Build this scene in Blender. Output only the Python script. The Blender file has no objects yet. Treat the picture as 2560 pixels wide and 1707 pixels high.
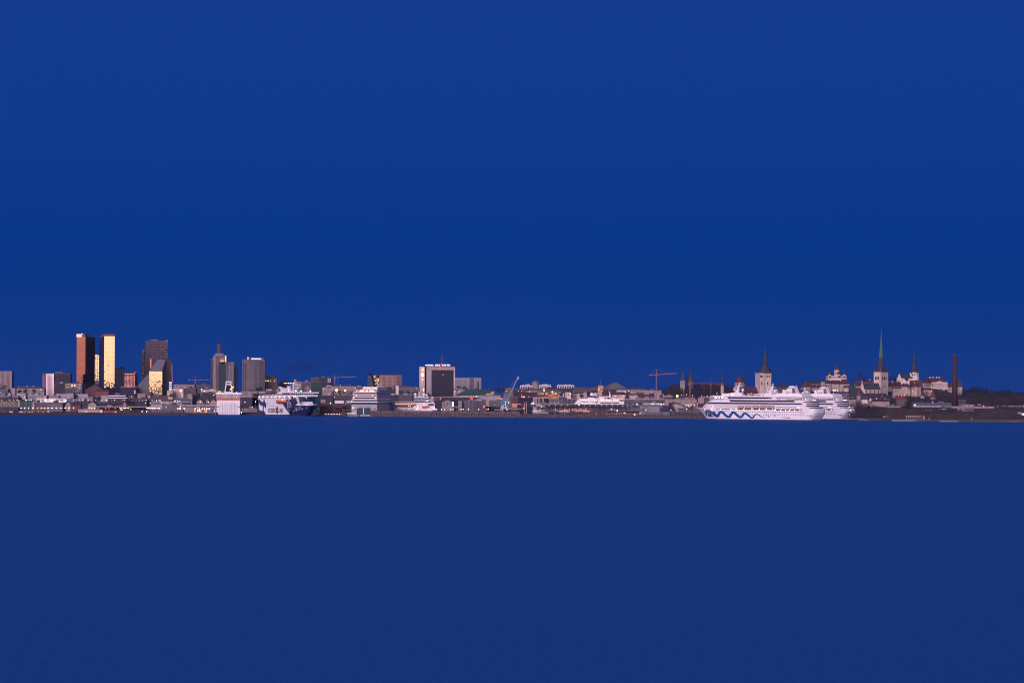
import bpy, bmesh, math, random
from mathutils import Matrix, Vector
random.seed(7)
R = math.radians
SC = bpy.context.scene
COL = SC.collection
# ------------------------------------------------------------------ camera
F, HC, Y0, RHO = 6200.0, 25.0, 993.9, 0.006       # focal length in photo pixels, eye height, horizon row, roll
cd = bpy.data.cameras.new('camera'); cam = bpy.data.objects.new('camera', cd); COL.objects.link(cam)
cd.sensor_fit = 'HORIZONTAL'; cd.sensor_width = 36.0; cd.lens = 36.0*F/2560
cd.shift_y = (Y0-853.5)/2560; cd.clip_start = 1; cd.clip_end = 60000
cam.matrix_world = Matrix.Translation((0, 0, HC)) @ Matrix.Rotation(math.pi/2, 4, 'X') @ Matrix.Rotation(RHO, 4, 'Z')
SC.camera = cam
# ------------------------------------------------------------------ world: blue dusk sky, low warm afterglow behind the camera
W = bpy.data.worlds.new('World'); SC.world = W; W.use_nodes = True
nt = W.node_tree; nt.nodes.clear()
def wn(t, **k):
    n = nt.nodes.new(t)
    for a, b in k.items(): setattr(n, a, b)
    return n
def ramp(stops, src, nt=nt, interp='LINEAR'):
    r = nt.nodes.new('ShaderNodeValToRGB'); cr = r.color_ramp; cr.interpolation = interp
    while len(cr.elements) < len(stops): cr.elements.new(0.5)
    for e, (p, c) in zip(cr.elements, stops): e.position = p; e.color = (c[0], c[1], c[2], 1)
    nt.links.new(src, r.inputs[0]); return r.outputs[0]
def wm(op, a, b=None, c=None, nt=nt):
    n = nt.nodes.new('ShaderNodeMath'); n.operation = op
    for i, v in enumerate((a, b, c)):
        if v is None: continue
        if hasattr(v, 'links') or hasattr(v, 'is_linked'): nt.links.new(v, n.inputs[i])
        else: n.inputs[i].default_value = v
    return n.outputs[0]
tc = wn('ShaderNodeTexCoord'); sx = wn('ShaderNodeSeparateXYZ'); nt.links.new(tc.outputs['Generated'], sx.inputs[0])
dx, dy, dz = sx.outputs
az = wm('ABSOLUTE', wm('MULTIPLY', wm('ARCTAN2', dx, wm('MULTIPLY', dy, -1)), 1/math.pi))     # 0 straight behind the camera, 1 ahead
za = wm('ABSOLUTE', dz)
front = ramp([(0, (.0075,.037,.215)), (.02, (.0025,.036,.225)), (.06, (.0015,.0375,.244)), (.11, (.0050,.0425,.264)), (.17, (.0068,.045,.275)), (.5, (.006,.035,.2)), (1, (.005,.025,.14))], za)
back = ramp([(0, (.62,.34,.24)), (.06, (.72,.48,.48)), (.14, (1.0,.78,.98)), (.25, (.62,.58,.85)), (.5, (.22,.27,.55)), (1, (.005,.025,.14))], za)
glow = ramp([(0, (1.45,.88,.40)), (.05, (1.2,.66,.28)), (.12, (.1,.05,.02)), (.18, (0,0,0))], za)
lobe = ramp([(0, (1,1,1)), (.14, (.95,.95,.95)), (.2, (.62,.45,.35)), (.30, (.36,.16,.10)), (.42, (0,0,0))], az)
half = ramp([(0, (1,1,1)), (.22, (.8,.8,.8)), (.42, (.18,.18,.18)), (.6, (0,0,0))], az)
def mixc(bt, fac, a, b, nt=nt):
    m = nt.nodes.new('ShaderNodeMix'); m.data_type = 'RGBA'; m.blend_type = bt
    if hasattr(fac, 'is_linked'): nt.links.new(fac, m.inputs[0])
    else: m.inputs[0].default_value = fac
    for i, v in ((6, a), (7, b)):
        if hasattr(v, 'is_linked'): nt.links.new(v, m.inputs[i])
        else: m.inputs[i].default_value = v
    return m.outputs[2]
sky = mixc('MIX', half, front, back)
sky = mixc('ADD', 1.0, sky, mixc('MULTIPLY', 1.0, glow, lobe))
bg = wn('ShaderNodeBackground'); bg.inputs[1].default_value = 1.0
wo = wn('ShaderNodeOutputWorld'); nt.links.new(sky, bg.inputs[0]); nt.links.new(bg.outputs[0], wo.inputs[0])
# ------------------------------------------------------------------ the last light, low behind the camera
sd = bpy.data.lights.new('sun', 'SUN'); so = bpy.data.objects.new('sun', sd); COL.objects.link(so)
sd.energy = 2.85; sd.angle = R(38); sd.color = (1.0, .76, .83)
so.rotation_euler = (R(70), 0, R(-24))
SC.view_settings.view_transform = 'Standard'; SC.view_settings.look = 'None'
SC.view_settings.exposure = 0; SC.view_settings.gamma = 1; SC.view_settings.use_curve_mapping = False
SC.render.engine = 'CYCLES'; SC.cycles.filter_width = 1.05
# ------------------------------------------------------------------ photo pixel -> place
CR = {'0':(0,820,6.533),'1':(320,820,6.533),'2':(640,820,6.533),'3':(960,820,6.533),'4':(1280,820,6.533),'5':(1600,820,6.533),
      '6':(1920,820,6.533),'7':(2230,820,6.533),'a1':(1740,940,13.067),'a2':(1910,940,13.067),'a3':(2050,940,13.067),
      'e':(635,930,13.067),'t':(860,930,13.067),'v':(1020,890,9.8),'l':(0,970,15.68),'l2':(180,980,14.7),'l3':(340,980,11.76),
      'p':(800,930,13.07),'y':(1420,930,11.76),'q':(1280,930,13.065),'s':(0,0,1.0)}
def src(c, zx, zy):
    a, b, s = CR[c]; return a+zx/s, b+zy/s
def tans(px, py):
    a, b = px-1280, py-Y0
    return (a*math.cos(RHO)+b*math.sin(RHO))/F, -(-a*math.sin(RHO)+b*math.cos(RHO))/F
def lerp(xs, x):
    if x <= xs[0][0]: return xs[0][1]
    for (a, b), (c, d) in zip(xs, xs[1:]):
        if x <= c: return b+(d-b)*(x-a)/(c-a)
    return xs[-1][1]
def smooth(t): t = max(0, min(1, t)); return t*t*(3-2*t)
SHORE = [(-600,2950),(0,3080),(300,3180),(538,3262),(540,3425),(604,3425),(606,3330),(650,3330),(790,3330),(806,3236),(872,3236),(882,3330),(1000,3360),(1740,3360),(1850,3560),(2100,3600),(2143,3400),(2148,2995),(2250,2921),(2560,2867),(3200,2800)]
def ground(px, D):
    ds = lerp(SHORE, px); z = 2.6+7*smooth((D-ds-150)/1500)
    z += 30*smooth((px-1600)/260)*smooth((2480-px)/160)*smooth((D-3750)/330)
    if px > 2146: z += 12*smooth((D-ds-70)/260)
    return z
# ------------------------------------------------------------------ materials
MATS = {}
def mk(name, col, rough=.8, metal=0, noise=.25, scale=.25, bump=0, emit=None, spec=.15, sampling=None, stretch=(1,1,1)):
    m = bpy.data.materials.new(name); m.use_nodes = True; n = m.node_tree; b = n.nodes['Principled BSDF']
    b.inputs['Roughness'].default_value = rough; b.inputs['Metallic'].default_value = metal
    b.inputs['Specular IOR Level'].default_value = spec
    if emit:
        b.inputs['Base Color'].default_value = (*col, 1)
        b.inputs['Emission Color'].default_value = (*col, 1); b.inputs['Emission Strength'].default_value = emit
        m.cycles.emission_sampling = 'NONE'
    else:
        t = n.nodes.new('ShaderNodeTexCoord'); mp = n.nodes.new('ShaderNodeMapping'); mp.inputs['Scale'].default_value = stretch
        n.links.new(t.outputs['Object'], mp.inputs[0])
        a = n.nodes.new('ShaderNodeTexNoise'); a.inputs['Scale'].default_value = scale; a.inputs['Detail'].default_value = 6
        a.inputs['Roughness'].default_value = .65; n.links.new(mp.outputs[0], a.inputs[0])
        lo = tuple(c*(1-noise) for c in col); hi = tuple(min(1, c*(1+noise)) for c in col)
        n.links.new(ramp([(.3, lo), (.7, hi)], a.outputs[0], nt=n), b.inputs['Base Color'])
        if bump:
            bp = n.nodes.new('ShaderNodeBump'); bp.inputs['Strength'].default_value = bump; bp.inputs['Distance'].default_value = 1
            n.links.new(a.outputs[0], bp.inputs['Height']); n.links.new(bp.outputs[0], b.inputs['Normal'])
    MATS[name] = m; return m
V = (1, 1, .25)
for nm, c in dict(conc=(.23,.20,.225), beige=(.34,.255,.225), cream=(.46,.36,.30), lgrey=(.35,.31,.345), mgrey=(.15,.137,.165), dgrey=(.055,.05,.067), mauve=(.155,.118,.145),
        stone=(.58,.46,.42), stone2=(.32,.255,.25), brick=(.115,.062,.065), redwall=(.19,.075,.078), pink=(.40,.275,.275), brown=(.125,.088,.095), yellow=(.5,.33,.18), darkstone=(.10,.085,.10), plaster=(.66,.57,.56)).items():
    mk(nm, c, .85, noise=.22, stretch=V)
mk('oldbrick', (.062,.037,.043), .9, noise=.35, scale=.3, stretch=(1,1,3))
mk('rosy', (.36,.225,.20), .85, noise=.25, stretch=V)
mk('white', (.78,.74,.78), .55, noise=.08, stretch=(1,1,.2)); mk('hullwhite', (.83,.785,.82), .4, noise=.07, scale=.12, stretch=(1,1,.3))
mk('shipgrey', (.36,.335,.375), .5, noise=.08); mk('steel', (.30,.28,.30), .5, noise=.2); mk('darksteel', (.05,.05,.06), .6); mk('navy', (.030,.035,.105), .45, noise=.15)
mk('deepteal', (.02,.055,.085), .4, noise=.15); mk('redroof', (.088,.042,.050), .85, noise=.3, scale=.5); mk('redroof2', (.16,.055,.050), .85, noise=.3, scale=.5)
mk('slate', (.055,.055,.07), .7, noise=.3, scale=.4); mk('blueroof', (.11,.145,.205), .5, noise=.15); mk('greenroof', (.055,.085,.09), .7, noise=.2); mk('greyroof', (.13,.12,.14), .8, noise=.25)
mk('copper', (.075,.155,.145), .6, noise=.25, scale=.3); mk('black', (.012,.012,.016), .6); mk('orange', (.62,.17,.06), .6, noise=.15); mk('red', (.42,.04,.03), .6)
mk('green', (.02,.30,.12), .6); mk('blue', (.02,.085,.27), .45, noise=.1); mk('lightblue', (.07,.22,.40), .45); mk('craneblue', (.05,.22,.38), .5); mk('gold', (.5,.3,.1), .5)
mk('craneorange', (.27,.15,.125), .6, noise=.15); mk('craneyellow', (.25,.20,.17), .6); mk('rust', (.20,.07,.04), .8)
mk('window', (.025,.024,.04), .3, noise=.3, spec=.15); mk('tealglass', (.02,.05,.065), .25, noise=.2, spec=.25); mk('blueglass', (.05,.08,.14), .3, noise=.2, spec=.25)
mk('darkglass', (.028,.026,.045), .3, noise=.2, spec=.12); mk('greyglass', (.16,.16,.2), .3, noise=.15, spec=.6)
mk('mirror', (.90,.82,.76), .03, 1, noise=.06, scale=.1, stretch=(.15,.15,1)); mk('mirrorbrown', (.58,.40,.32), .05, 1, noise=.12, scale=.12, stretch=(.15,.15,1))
mk('mirrorpink', (.78,.60,.72), .36, 1, noise=.1); mk('mirrordark', (.05,.040,.058), .3, noise=.25, spec=.25)  # mirrordark: dark side of the tower glass, shade put into the colour
mk('rock', (.135,.105,.10), .95, noise=.6, scale=.5, bump=.6, stretch=(1,1,.35)); mk('land', (.075,.060,.062), .95, noise=.4, scale=.02); mk('quayconc', (.22,.18,.18), .9, noise=.4, scale=.15, stretch=(1,1,.3))
mk('bark', (.05,.04,.042), .95); mk('twigs', (.055,.045,.052), .95, noise=.5, scale=.08); mk('twigs2', (.085,.062,.062), .95, noise=.5, scale=.08); mk('ever', (.018,.026,.03), .95, noise=.4, scale=.1)
mk('e_white', (1,.93,.86), emit=8); mk('e_warm', (1,.70,.40), emit=3.2); mk('e_soft', (1,.66,.40), emit=1.2); mk('e_orange', (1,.33,.08), emit=3.5); mk('e_dim', (1,.33,.13), emit=.8)
mk('e_red', (1,.06,.04), emit=3); mk('e_sign', (1,.86,.84), emit=1.7); mk('e_redsign', (1,.10,.08), emit=1.6); mk('e_green', (.05,.9,.3), emit=2); mk('e_violet', (.4,.3,1), emit=4); mk('e_blue', (.05,.35,1), emit=1.5)
mk('e_yellow', (1,.60,.12), emit=1.8); mk('e_pinkish', (1,.36,.30), emit=.75); mk('e_red2', (1,.16,.12), emit=1.3)
# ------------------------------------------------------------------ mesh builder
class MB:
    def __init__(s): s.v = []; s.f = []
    def add(s, vs, fs):
        o = len(s.v); s.v += [tuple(v) for v in vs]; s.f += [tuple(i+o for i in f) for f in fs]
    def box(s, x0, x1, y0, y1, z0, z1):
        s.add([(x0,y0,z0),(x1,y0,z0),(x1,y1,z0),(x0,y1,z0),(x0,y0,z1),(x1,y0,z1),(x1,y1,z1),(x0,y1,z1)],
              [(0,1,5,4),(1,2,6,5),(2,3,7,6),(3,0,4,7),(4,5,6,7),(3,2,1,0)])
    def prism(s, pts, y0, y1):                 # (x,z) outline pushed along y
        n = len(pts)
        s.add([(x,y0,z) for x, z in pts]+[(x,y1,z) for x, z in pts],
              [tuple(range(n)), tuple(range(2*n-1, n-1, -1))]+[(i, i+n, (i+1)%n+n, (i+1)%n) for i in range(n)])
    def loft(s, rings, cap=True):              # rings of equal length, each a list of (x,y,z)
        n = len(rings[0]); vs = [p for r in rings for p in r]; fs = []
        for k in range(len(rings)-1):
            for i in range(n): j = (i+1) % n; fs.append((k*n+i, k*n+j, (k+1)*n+j, (k+1)*n+i))
        if cap: fs += [tuple(range(n-1, -1, -1)), tuple(range((len(rings)-1)*n, len(rings)*n))]
        s.add(vs, fs)
    def lathe(s, cx, cy, prof, n=12, a0=0):    # prof (z, r)
        s.loft([[(cx+max(r, .01)*math.cos(a0+2*math.pi*i/n), cy+max(r, .01)*math.sin(a0+2*math.pi*i/n), z) for i in range(n)] for z, r in prof])
    def tube(s, p, q, r, n=5, r2=None):
        p, q = Vector(p), Vector(q); d = (q-p).normalized(); a = d.orthogonal().normalized(); b = d.cross(a); r2 = r if r2 is None else r2
        s.loft([[tuple(c+(a*math.cos(2*math.pi*i/n)+b*math.sin(2*math.pi*i/n))*rr) for i in range(n)] for c, rr in ((p, r), (q, r2))])
    def hip(s, x0, x1, y0, y1, z0, z1, inset):
        ym = (y0+y1)/2; a, b = x0+inset, x1-inset
        s.add([(x0,y0,z0),(x1,y0,z0),(x1,y1,z0),(x0,y1,z0),(a,ym,z1),(b,ym,z1)], [(0,1,5,4),(1,2,5),(2,3,4,5),(3,0,4),(3,2,1,0)])
    def mesh(s, name, mat):
        me = bpy.data.meshes.new(name); me.from_pydata(s.v, [], s.f); me.materials.append(MATS[mat]); me.update()
        bm = bmesh.new(); bm.from_mesh(me); bmesh.ops.recalc_face_normals(bm, faces=bm.faces); bm.to_mesh(me); bm.free(); return me
    def build(s, name, mat, parent=None, loc=None, smooth_=False):
        me = s.mesh(name, mat)
        if smooth_: me.polygons.foreach_set('use_smooth', [True]*len(me.polygons))
        o = bpy.data.objects.new(name, me); COL.objects.link(o)
        if parent: o.parent = parent
        if loc: o.location = loc
        return o
_unit = {}
def unit(kind, mat):
    if (kind, mat) not in _unit:
        m = MB()
        if kind == 'box': m.box(-.5,.5,-.5,.5,-.5,.5)
        elif kind == 'ball': m.lathe(0, 0, [(-math.cos(math.pi*k/6), math.sin(math.pi*k/6)) for k in range(7)], 10)
        elif kind == 'rod': m.lathe(0, 0, [(0, 1), (1, .7)], 6)
        _unit[(kind, mat)] = m.mesh(kind, mat)
    return _unit[(kind, mat)]
def inst(name, kind, mat, parent, loc, scale):
    o = bpy.data.objects.new(name, unit(kind, mat)); COL.objects.link(o); o.parent = parent; o.location = loc; o.scale = scale; return o
LABELS = {}
def tag(o, label, cat, group=None, kind=None):
    if label:
        if not group and label in LABELS: print('DUPLICATE LABEL', label)
        LABELS[label] = 1; o['label'] = label
    if cat: o['category'] = cat
    if group: o['group'] = group
    if kind: o['kind'] = kind
class Thing:
    """a frame standing in the place: local x runs along the front, y goes away from it, z up; c names the photo crop used for reading sizes"""
    def __init__(s, name, label, cat, c, zx, zy, D, ang=0, group=None, gz=None):
        s.c = c; a = R(ang); s.D = D; px, py = src(c, zx, zy); tx, tz = tans(px, py)
        s.P = (tx*D, D); s.e = (math.cos(a), -math.sin(a)); s.n = (math.sin(a), math.cos(a))
        s.gz = ground(px, D) if gz is None else gz
        s.o = bpy.data.objects.new(name, None); COL.objects.link(s.o); s.o.location = (s.P[0], D, s.gz); s.o.rotation_euler = (0, 0, -a)
        s.o.empty_display_size = 2; tag(s.o, label, cat, group)
    def m(s, zx, zy, d=0, c=None):
        tx, tz = tans(*src(c or s.c, zx, zy)); px, py = s.P[0]+s.n[0]*d, s.P[1]+s.n[1]*d
        t = (tx*py-px)/(s.e[0]-tx*s.e[1]); return t, HC+tz*(py+t*s.e[1])-s.gz
    def rect(s, x0, x1, y0, y1, d=0, c=None):
        a, zt = s.m(x0, y0, d, c); b, _ = s.m(x1, y0, d, c)
        zb = -3.0 if y1 is None else s.m((x0+x1)/2, y1, d, c)[1]
        return a, b, zb, (s.m((x0+x1)/2, y0, d, c)[1])
    def box(s, part, mat, x0, x1, y0, y1, d0=0, d1=10, parent=None, c=None):
        a, b, zb, zt = s.rect(x0, x1, y0, y1, d0, c); m = MB(); m.box(a, b, d0, d1, min(zb, zt-.1), zt); return m.build(part, mat, parent or s.o)
    def poly(s, part, mat, pts, d0=0, d1=10, parent=None, c=None):
        m = MB(); m.prism([s.m(x, y, d0, c) for x, y in pts], d0, d1); return m.build(part, mat, parent or s.o)
    def wins(s, mat, x0, x1, y0, y1, nc, nr, fw=.5, fh=.5, d=0, lit=0, litmat='e_soft', part='window', parent=None, c=None, th=.3):
        a, b, zb, zt = s.rect(x0, x1, y0, y1, d, c); cw, ch = (b-a)/nc, (zt-zb)/nr
        for j in range(nr):
            for i in range(nc):
                mm = litmat if random.random() < lit else mat
                inst(part, 'box', mm, parent or s.o, (a+(i+.5)*cw, d, zt-(j+.5)*ch), (cw*fw, th, ch*fh))
    def sidewins(s, mat, x, dep0, dep1, y0, y1, nc, nr, fw=.5, fh=.5, part='window'):
        a, zt = s.m(x, y0); _, zb = s.m(x, y1); cw, ch = (dep1-dep0)/nc, (zt-zb)/nr
        for j in range(nr):
            for i in range(nc): inst(part, 'box', mat, s.o, (a, dep0+(i+.5)*cw, zt-(j+.5)*ch), (.3, cw*fw, ch*fh))
    def gable(s, part, mat, x0, x1, ye, yr, d0, d1, parent=None, over=.4, c=None):
        a, _ = s.m(x0, ye, d0, c); b, _ = s.m(x1, ye, d0, c); ze = s.m((x0+x1)/2, ye, d0, c)[1]; zr = s.m((x0+x1)/2, yr, (d0+d1)/2, c)[1]
        m = MB(); m.hip(a-over, b+over, d0-over, d1+over, ze, zr, .01); return m.build(part, mat, parent or s.o)
    def hip(s, part, mat, x0, x1, ye, yr, d0, d1, inset=.25, parent=None, over=.4, c=None):
        a, _ = s.m(x0, ye, d0, c); b, _ = s.m(x1, ye, d0, c); ze = s.m((x0+x1)/2, ye, d0, c)[1]; zr = s.m((x0+x1)/2, yr, (d0+d1)/2, c)[1]
        m = MB(); m.hip(a-over, b+over, d0-over, d1+over, ze, zr, inset*(b-a)); return m.build(part, mat, parent or s.o)
    def lathe(s, part, mat, zx, prof, d=5, n=12, parent=None, c=None, a0=0, sm=False):
        sc = CR[c or s.c][2]; dd = s.P[1]+s.n[1]*d; pr = [(s.m(zx, zy, d, c)[1], zr/sc*dd/F) for zy, zr in prof]; x = s.m(zx, prof[0][0], d, c)[0]
        if prof[0][0] < prof[-1][0]: pr = pr[::-1]
        m = MB(); m.lathe(x, d, pr, n, a0); return m.build(part, mat, parent or s.o, smooth_=sm)
    def ball(s, part, mat, zx, zy, zr, d=5, parent=None, c=None):
        x, z = s.m(zx, zy, d, c); r = zr/CR[c or s.c][2]*(s.P[1]+d)/F; return inst(part, 'ball', mat, parent or s.o, (x, d, z), (r, r, r))
    def rod(s, part, mat, p, q, r=.3, d=0, d2=None, parent=None, c=None, r2=None):
        d2 = d if d2 is None else d2; a, za = s.m(*p, d, c); b, zb = s.m(*q, d2, c); m = MB(); m.tube((a, d, za), (b, d2, zb), r, 6, r2); return m.build(part, mat, parent or s.o)
    def rods(s, part, mat, segs, r=.3, d=0, parent=None, c=None):
        m = MB()
        for p, q in segs:
            a, za = s.m(*p, d, c); b, zb = s.m(*q, d, c); m.tube((a, d, za), (b, d, zb), r, 5)
        return m.build(part, mat, parent or s.o)
    def text(s, part, mat, body, x0, x1, y0, y1, d=-.2, parent=None, c=None, th=.15, fn=None):
        a, b, zb, zt = s.rect(x0, x1, y0, y1, d, c)
        cu = bpy.data.curves.new(part, 'FONT'); cu.body = body; cu.extrude = th; cu.resolution_u = 2; cu.offset = .012
        t = bpy.data.objects.new(part, cu); COL.objects.link(t); dg = bpy.context.evaluated_depsgraph_get(); dg.update()
        me = bpy.data.meshes.new_from_object(t.evaluated_get(dg)); bpy.data.objects.remove(t); me.materials.clear(); me.materials.append(MATS[mat])
        xs = [v.co.x for v in me.vertices]; ys = [v.co.y for v in me.vertices]; w, h = max(xs)-min(xs), max(ys)-min(ys)
        for v in me.vertices:
            x, y, z = v.co; X = a+(x-min(xs))/w*(b-a); Z = zb+(y-min(ys))/h*(zt-zb); dd = d if fn is None else fn(X, Z)
            v.co = (X, dd-z*.6, Z)
        o = bpy.data.objects.new(part, me); COL.objects.link(o); o.parent = parent or s.o; return o
def B(label, c, x0, x1, yt, D, wall='conc', dep=18, w=None, roof='flat', name='building', cat='building', ang=0, rmat='greyroof', wm='window', lit=.03, group=None, chim=0, top=None, yb=None):
    """a plain building: wall body, roof (with chimneys), windows w = (columns, rows, top row, bottom row[, width share, height share])"""
    T = Thing(name, label, cat, c, x0, yt if yt else 0, D, ang, group)
    T.box('wall', wall, x0, x1, yt, yb, 0, dep)
    if roof == 'flat':
        a, b, zb, zt = T.rect(x0, x1, yt, None); m = MB(); m.box(a-.25, b+.25, -.25, dep+.25, zt, zt+.7); r = m.build('roof', rmat, T.o)
        if b-a > 14:
            m = MB(); q = a+(b-a)*random.uniform(.2, .6); m.box(q, q+min(9, (b-a)*.25), dep*.3, dep*.7, zt+.7, zt+random.uniform(2, 3.4)); m.build('plant_room', random.choice(['mgrey', 'lgrey', 'dgrey']), T.o)
    elif roof[0] == 'gable': r = T.gable('roof', rmat, x0, x1, yt, roof[1], 0, dep)
    elif roof[0] == 'hip': r = T.hip('roof', rmat, x0, x1, yt, roof[1], 0, dep)
    elif roof[0] == 'front':
        a, b, zb, zt = T.rect(x0, x1, yt, None); zr = T.m((x0+x1)/2, roof[1])[1]; mid = (a+b)/2
        m = MB(); m.prism([(a, zt), (b, zt), (mid, zr)], 0, dep-.1); m.build('gable_wall', wall, T.o)
        m = MB(); m.prism([(a-.5, zt-.3), (mid, zr), (b+.5, zt-.3), (b+.5, zt+.3), (mid, zr+.6), (a-.5, zt+.3)], -.4, dep+.3); r = m.build('roof', rmat, T.o)
    if roof != 'flat' and chim:
        a, b, zb, zt = T.rect(x0, x1, roof[1], None, dep/2)
        for k in range(chim):
            q = a+(b-a)*((k+.5)/chim*.7+.12+random.uniform(-.03, .03)); m = MB(); m.box(q-.6, q+.6, dep*.4, dep*.55, zt-2.5, zt+1.4); m.build('chimney', random.choice(['plaster', 'redwall', 'stone2']), r)
    if w:
        fw, fh = (w[4], w[5]) if len(w) > 4 else (.5, .5)
        sx_ = (x1-x0)*.03; T.wins(wm, x0+sx_, x1-sx_, w[2], w[3], w[0], w[1], fw, fh, 0, lit)
    return T
# ================================================================== SETTING
def struct(o, nm=None): o['kind'] = 'structure'; return o
wmat = bpy.data.materials.new('sea_surface'); wmat.use_nodes = True; n = wmat.node_tree; b = n.nodes['Principled BSDF']; MATS['sea'] = wmat
b.inputs['Base Color'].default_value = (.019, .104, .350, 1); b.inputs['Roughness'].default_value = .42; b.inputs['IOR'].default_value = 1.33; b.inputs['Specular IOR Level'].default_value = .07
t = n.nodes.new('ShaderNodeTexCoord'); mp = n.nodes.new('ShaderNodeMapping'); mp.inputs['Scale'].default_value = (.035, .012, 1); n.links.new(t.outputs['Object'], mp.inputs[0])
a = n.nodes.new('ShaderNodeTexNoise'); a.inputs['Scale'].default_value = 1; a.inputs['Detail'].default_value = 5; n.links.new(mp.outputs[0], a.inputs[0])
mp2 = n.nodes.new('ShaderNodeMapping'); mp2.inputs['Scale'].default_value = (.6, .25, 1); n.links.new(t.outputs['Object'], mp2.inputs[0])
a2 = n.nodes.new('ShaderNodeTexNoise'); a2.inputs['Scale'].default_value = 1; a2.inputs['Detail'].default_value = 4; n.links.new(mp2.outputs[0], a2.inputs[0])
bp = n.nodes.new('ShaderNodeBump'); bp.inputs['Strength'].default_value = .14; bp.inputs['Distance'].default_value = 1.2; n.links.new(a2.outputs[0], bp.inputs['Height']); n.links.new(bp.outputs[0], b.inputs['Normal'])
rr = n.nodes.new('ShaderNodeMapRange'); n.links.new(a.outputs[0], rr.inputs[0]); rr.inputs[1].default_value = .35; rr.inputs[2].default_value = .65; rr.inputs[3].default_value = .55; rr.inputs[4].default_value = .6; n.links.new(rr.outputs[0], b.inputs['Roughness'])
m = MB(); S_ = 9000; m.add([(-S_,-S_,0),(S_,-S_,0),(S_,S_,0),(-S_,S_,0)], [(0,1,2,3)]); struct(m.build('sea_water', 'sea'))
m = MB(); cols = list(range(-2600, -600, 100))+list(range(-600, 3300, 24))+list(range(3300, 7600, 100)); offs = [0, 0, 25, 60, 110, 170, 240, 330, 450, 600, 760, 900, 1100, 1500, 2500, 4000, 5400]
cols = sorted(set(cols+[538, 540, 604, 606, 2143, 2147, 2151, 790, 806, 872, 882]))
vs = []; fs = []
for ci, px in enumerate(cols):
    ds = lerp(SHORE, px)
    for k, of in enumerate(offs):
        D = ds+of; vs.append(((px-1280)*D/F, D, -3 if k == 0 else ground(px, D)-.3))
K = len(offs)
for ci in range(len(cols)-1):
    for k in range(K-1): fs.append((ci*K+k, (ci+1)*K+k, (ci+1)*K+k+1, ci*K+k+1))
m.add(vs, fs); struct(m.build('ground', 'land'))
# breakwater: sloping riprap with a flat crest and a low wall
def rough_bank(name, label, cat, px0, px1, D0, D1, prof, step=1.2, jag=.7, mat='rock', group=None):
    m = MB(); x0, x1 = (px0-1280)*D0/F, (px1-1280)*D1/F; N = int((x1-x0)/step); vs = []; fs = []; P = len(prof); rnd = random.Random(px0)
    for i in range(N+1):
        f = i/N; D = D0+(D1-D0)*f; big = rnd.uniform(-.4, .4)
        for k, (dy_, z, j) in enumerate(prof): vs.append((x0+(x1-x0)*f+rnd.uniform(-.4, .4)*j*jag, D+dy_+rnd.uniform(-1, 1)*j*jag, z+(rnd.uniform(-1, 1)*jag+big)*j))
    for i in range(N):
        for k in range(P-1): fs.append((i*P+k, (i+1)*P+k, (i+1)*P+k+1, i*P+k+1))
    for i in (0, N): fs.append(tuple(i*P+k for k in range(P)))
    m.add(vs, fs); o = m.build(name, mat); tag(o, label, cat, group); return o
rough_bank('breakwater', 'taller left stretch of the brown rubble breakwater before the harbour', 'breakwater', 925, 1300, 3151, 3128, [(0,-3,0),(0,0,.6),(4,1.6,1),(7,3,1),(10,4.4,1),(12,5.3,.8),(12.2,6.9,.12),(15,7.5,.12),(24,7.5,.05),(26,-3,0)])
rough_bank('breakwater', 'lower right stretch of the rubble breakwater in front of the marina lights', 'breakwater', 1301, 1762, 3128, 3118, [(0,-3,0),(0,0,.6),(4,1.2,1),(7,2.4,1),(10,3.3,1),(12,4.0,.7),(15,4.2,.2),(22,4.2,.05),(24,-3,0)])
rough_bank('stone_shore', 'rough grey stone shore edge below the lamp row at the left', 'shore', -40, 470, 3074, 3235, [(0,-3,0),(0,.2,.5),(3,1.3,1),(6,2.3,.9),(9,2.9,.4),(16,2.7,0),(18,-3,0)])
rough_bank('stone_shore', 'low stone and sand shore strip right of the cruise ships', 'shore', 2147, 3000, 2982, 2800, [(0,-3,0),(0,.2,.25),(3,.9,.5),(8,1.7,.4),(16,2.5,.3),(26,2.8,.1),(30,-3,0)], jag=.6, mat='quayconc')
# quay walls
Q = Thing('quay_wall', 'grey concrete quay wall with dark fenders left of the white ferry stern', 'quay', '1', 640, 1415, 3268, 4)
Q.box('wall', 'quayconc', 900, 1440, 1375, None, 0, 14)
for k in range(14): Q.box('fender', 'black', 930+k*36, 942+k*36, 1384, 1416, -.8, 0)
Q2 = Thing('quay_wall', 'brown quay wall with timber piles between the two big ferries', 'quay', '2', 1030, 1425, 3215, 0)
Q2.box('wall', 'brown', 1035, 1560, 1398, None, 0, 18)
Q2.box('pile_wall', 'brown', 1040, 1250, 1250, 1400, 8, 11)
for k in range(18): Q2.box('pile', 'rust' if k % 3 else 'brown', 1048+k*11, 1052+k*11, 1262, 1425, 6, 7)
Q3 = Thing('quay_wall', 'low pale pier end in front of the left side of the curved deck ferry', 'quay', 't', 100, 1420, 3150, 0)
Q3.box('wall', 'quayconc', 110, 450, 1385, None, 0, 10); Q3.box('pontoon', 'white', 110, 405, 1330, 1365, 12, 16); Q3.box('bollard', 'darksteel', 480, 510, 1375, None, 2, 5)
Q4 = Thing('pier', 'dark low pier under the stern of the farther cruise ship', 'pier', 'a3', 210, 1440, 2990, 0)
Q4.box('deck', 'quayconc', 215, 1190, 1395, 1412, 0, 20)
for k in range(12): Q4.box('pile', 'darksteel' if k % 2 else 'brown', 225+k*80, 262+k*80, 1411, 1450, 1, 19)
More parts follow.
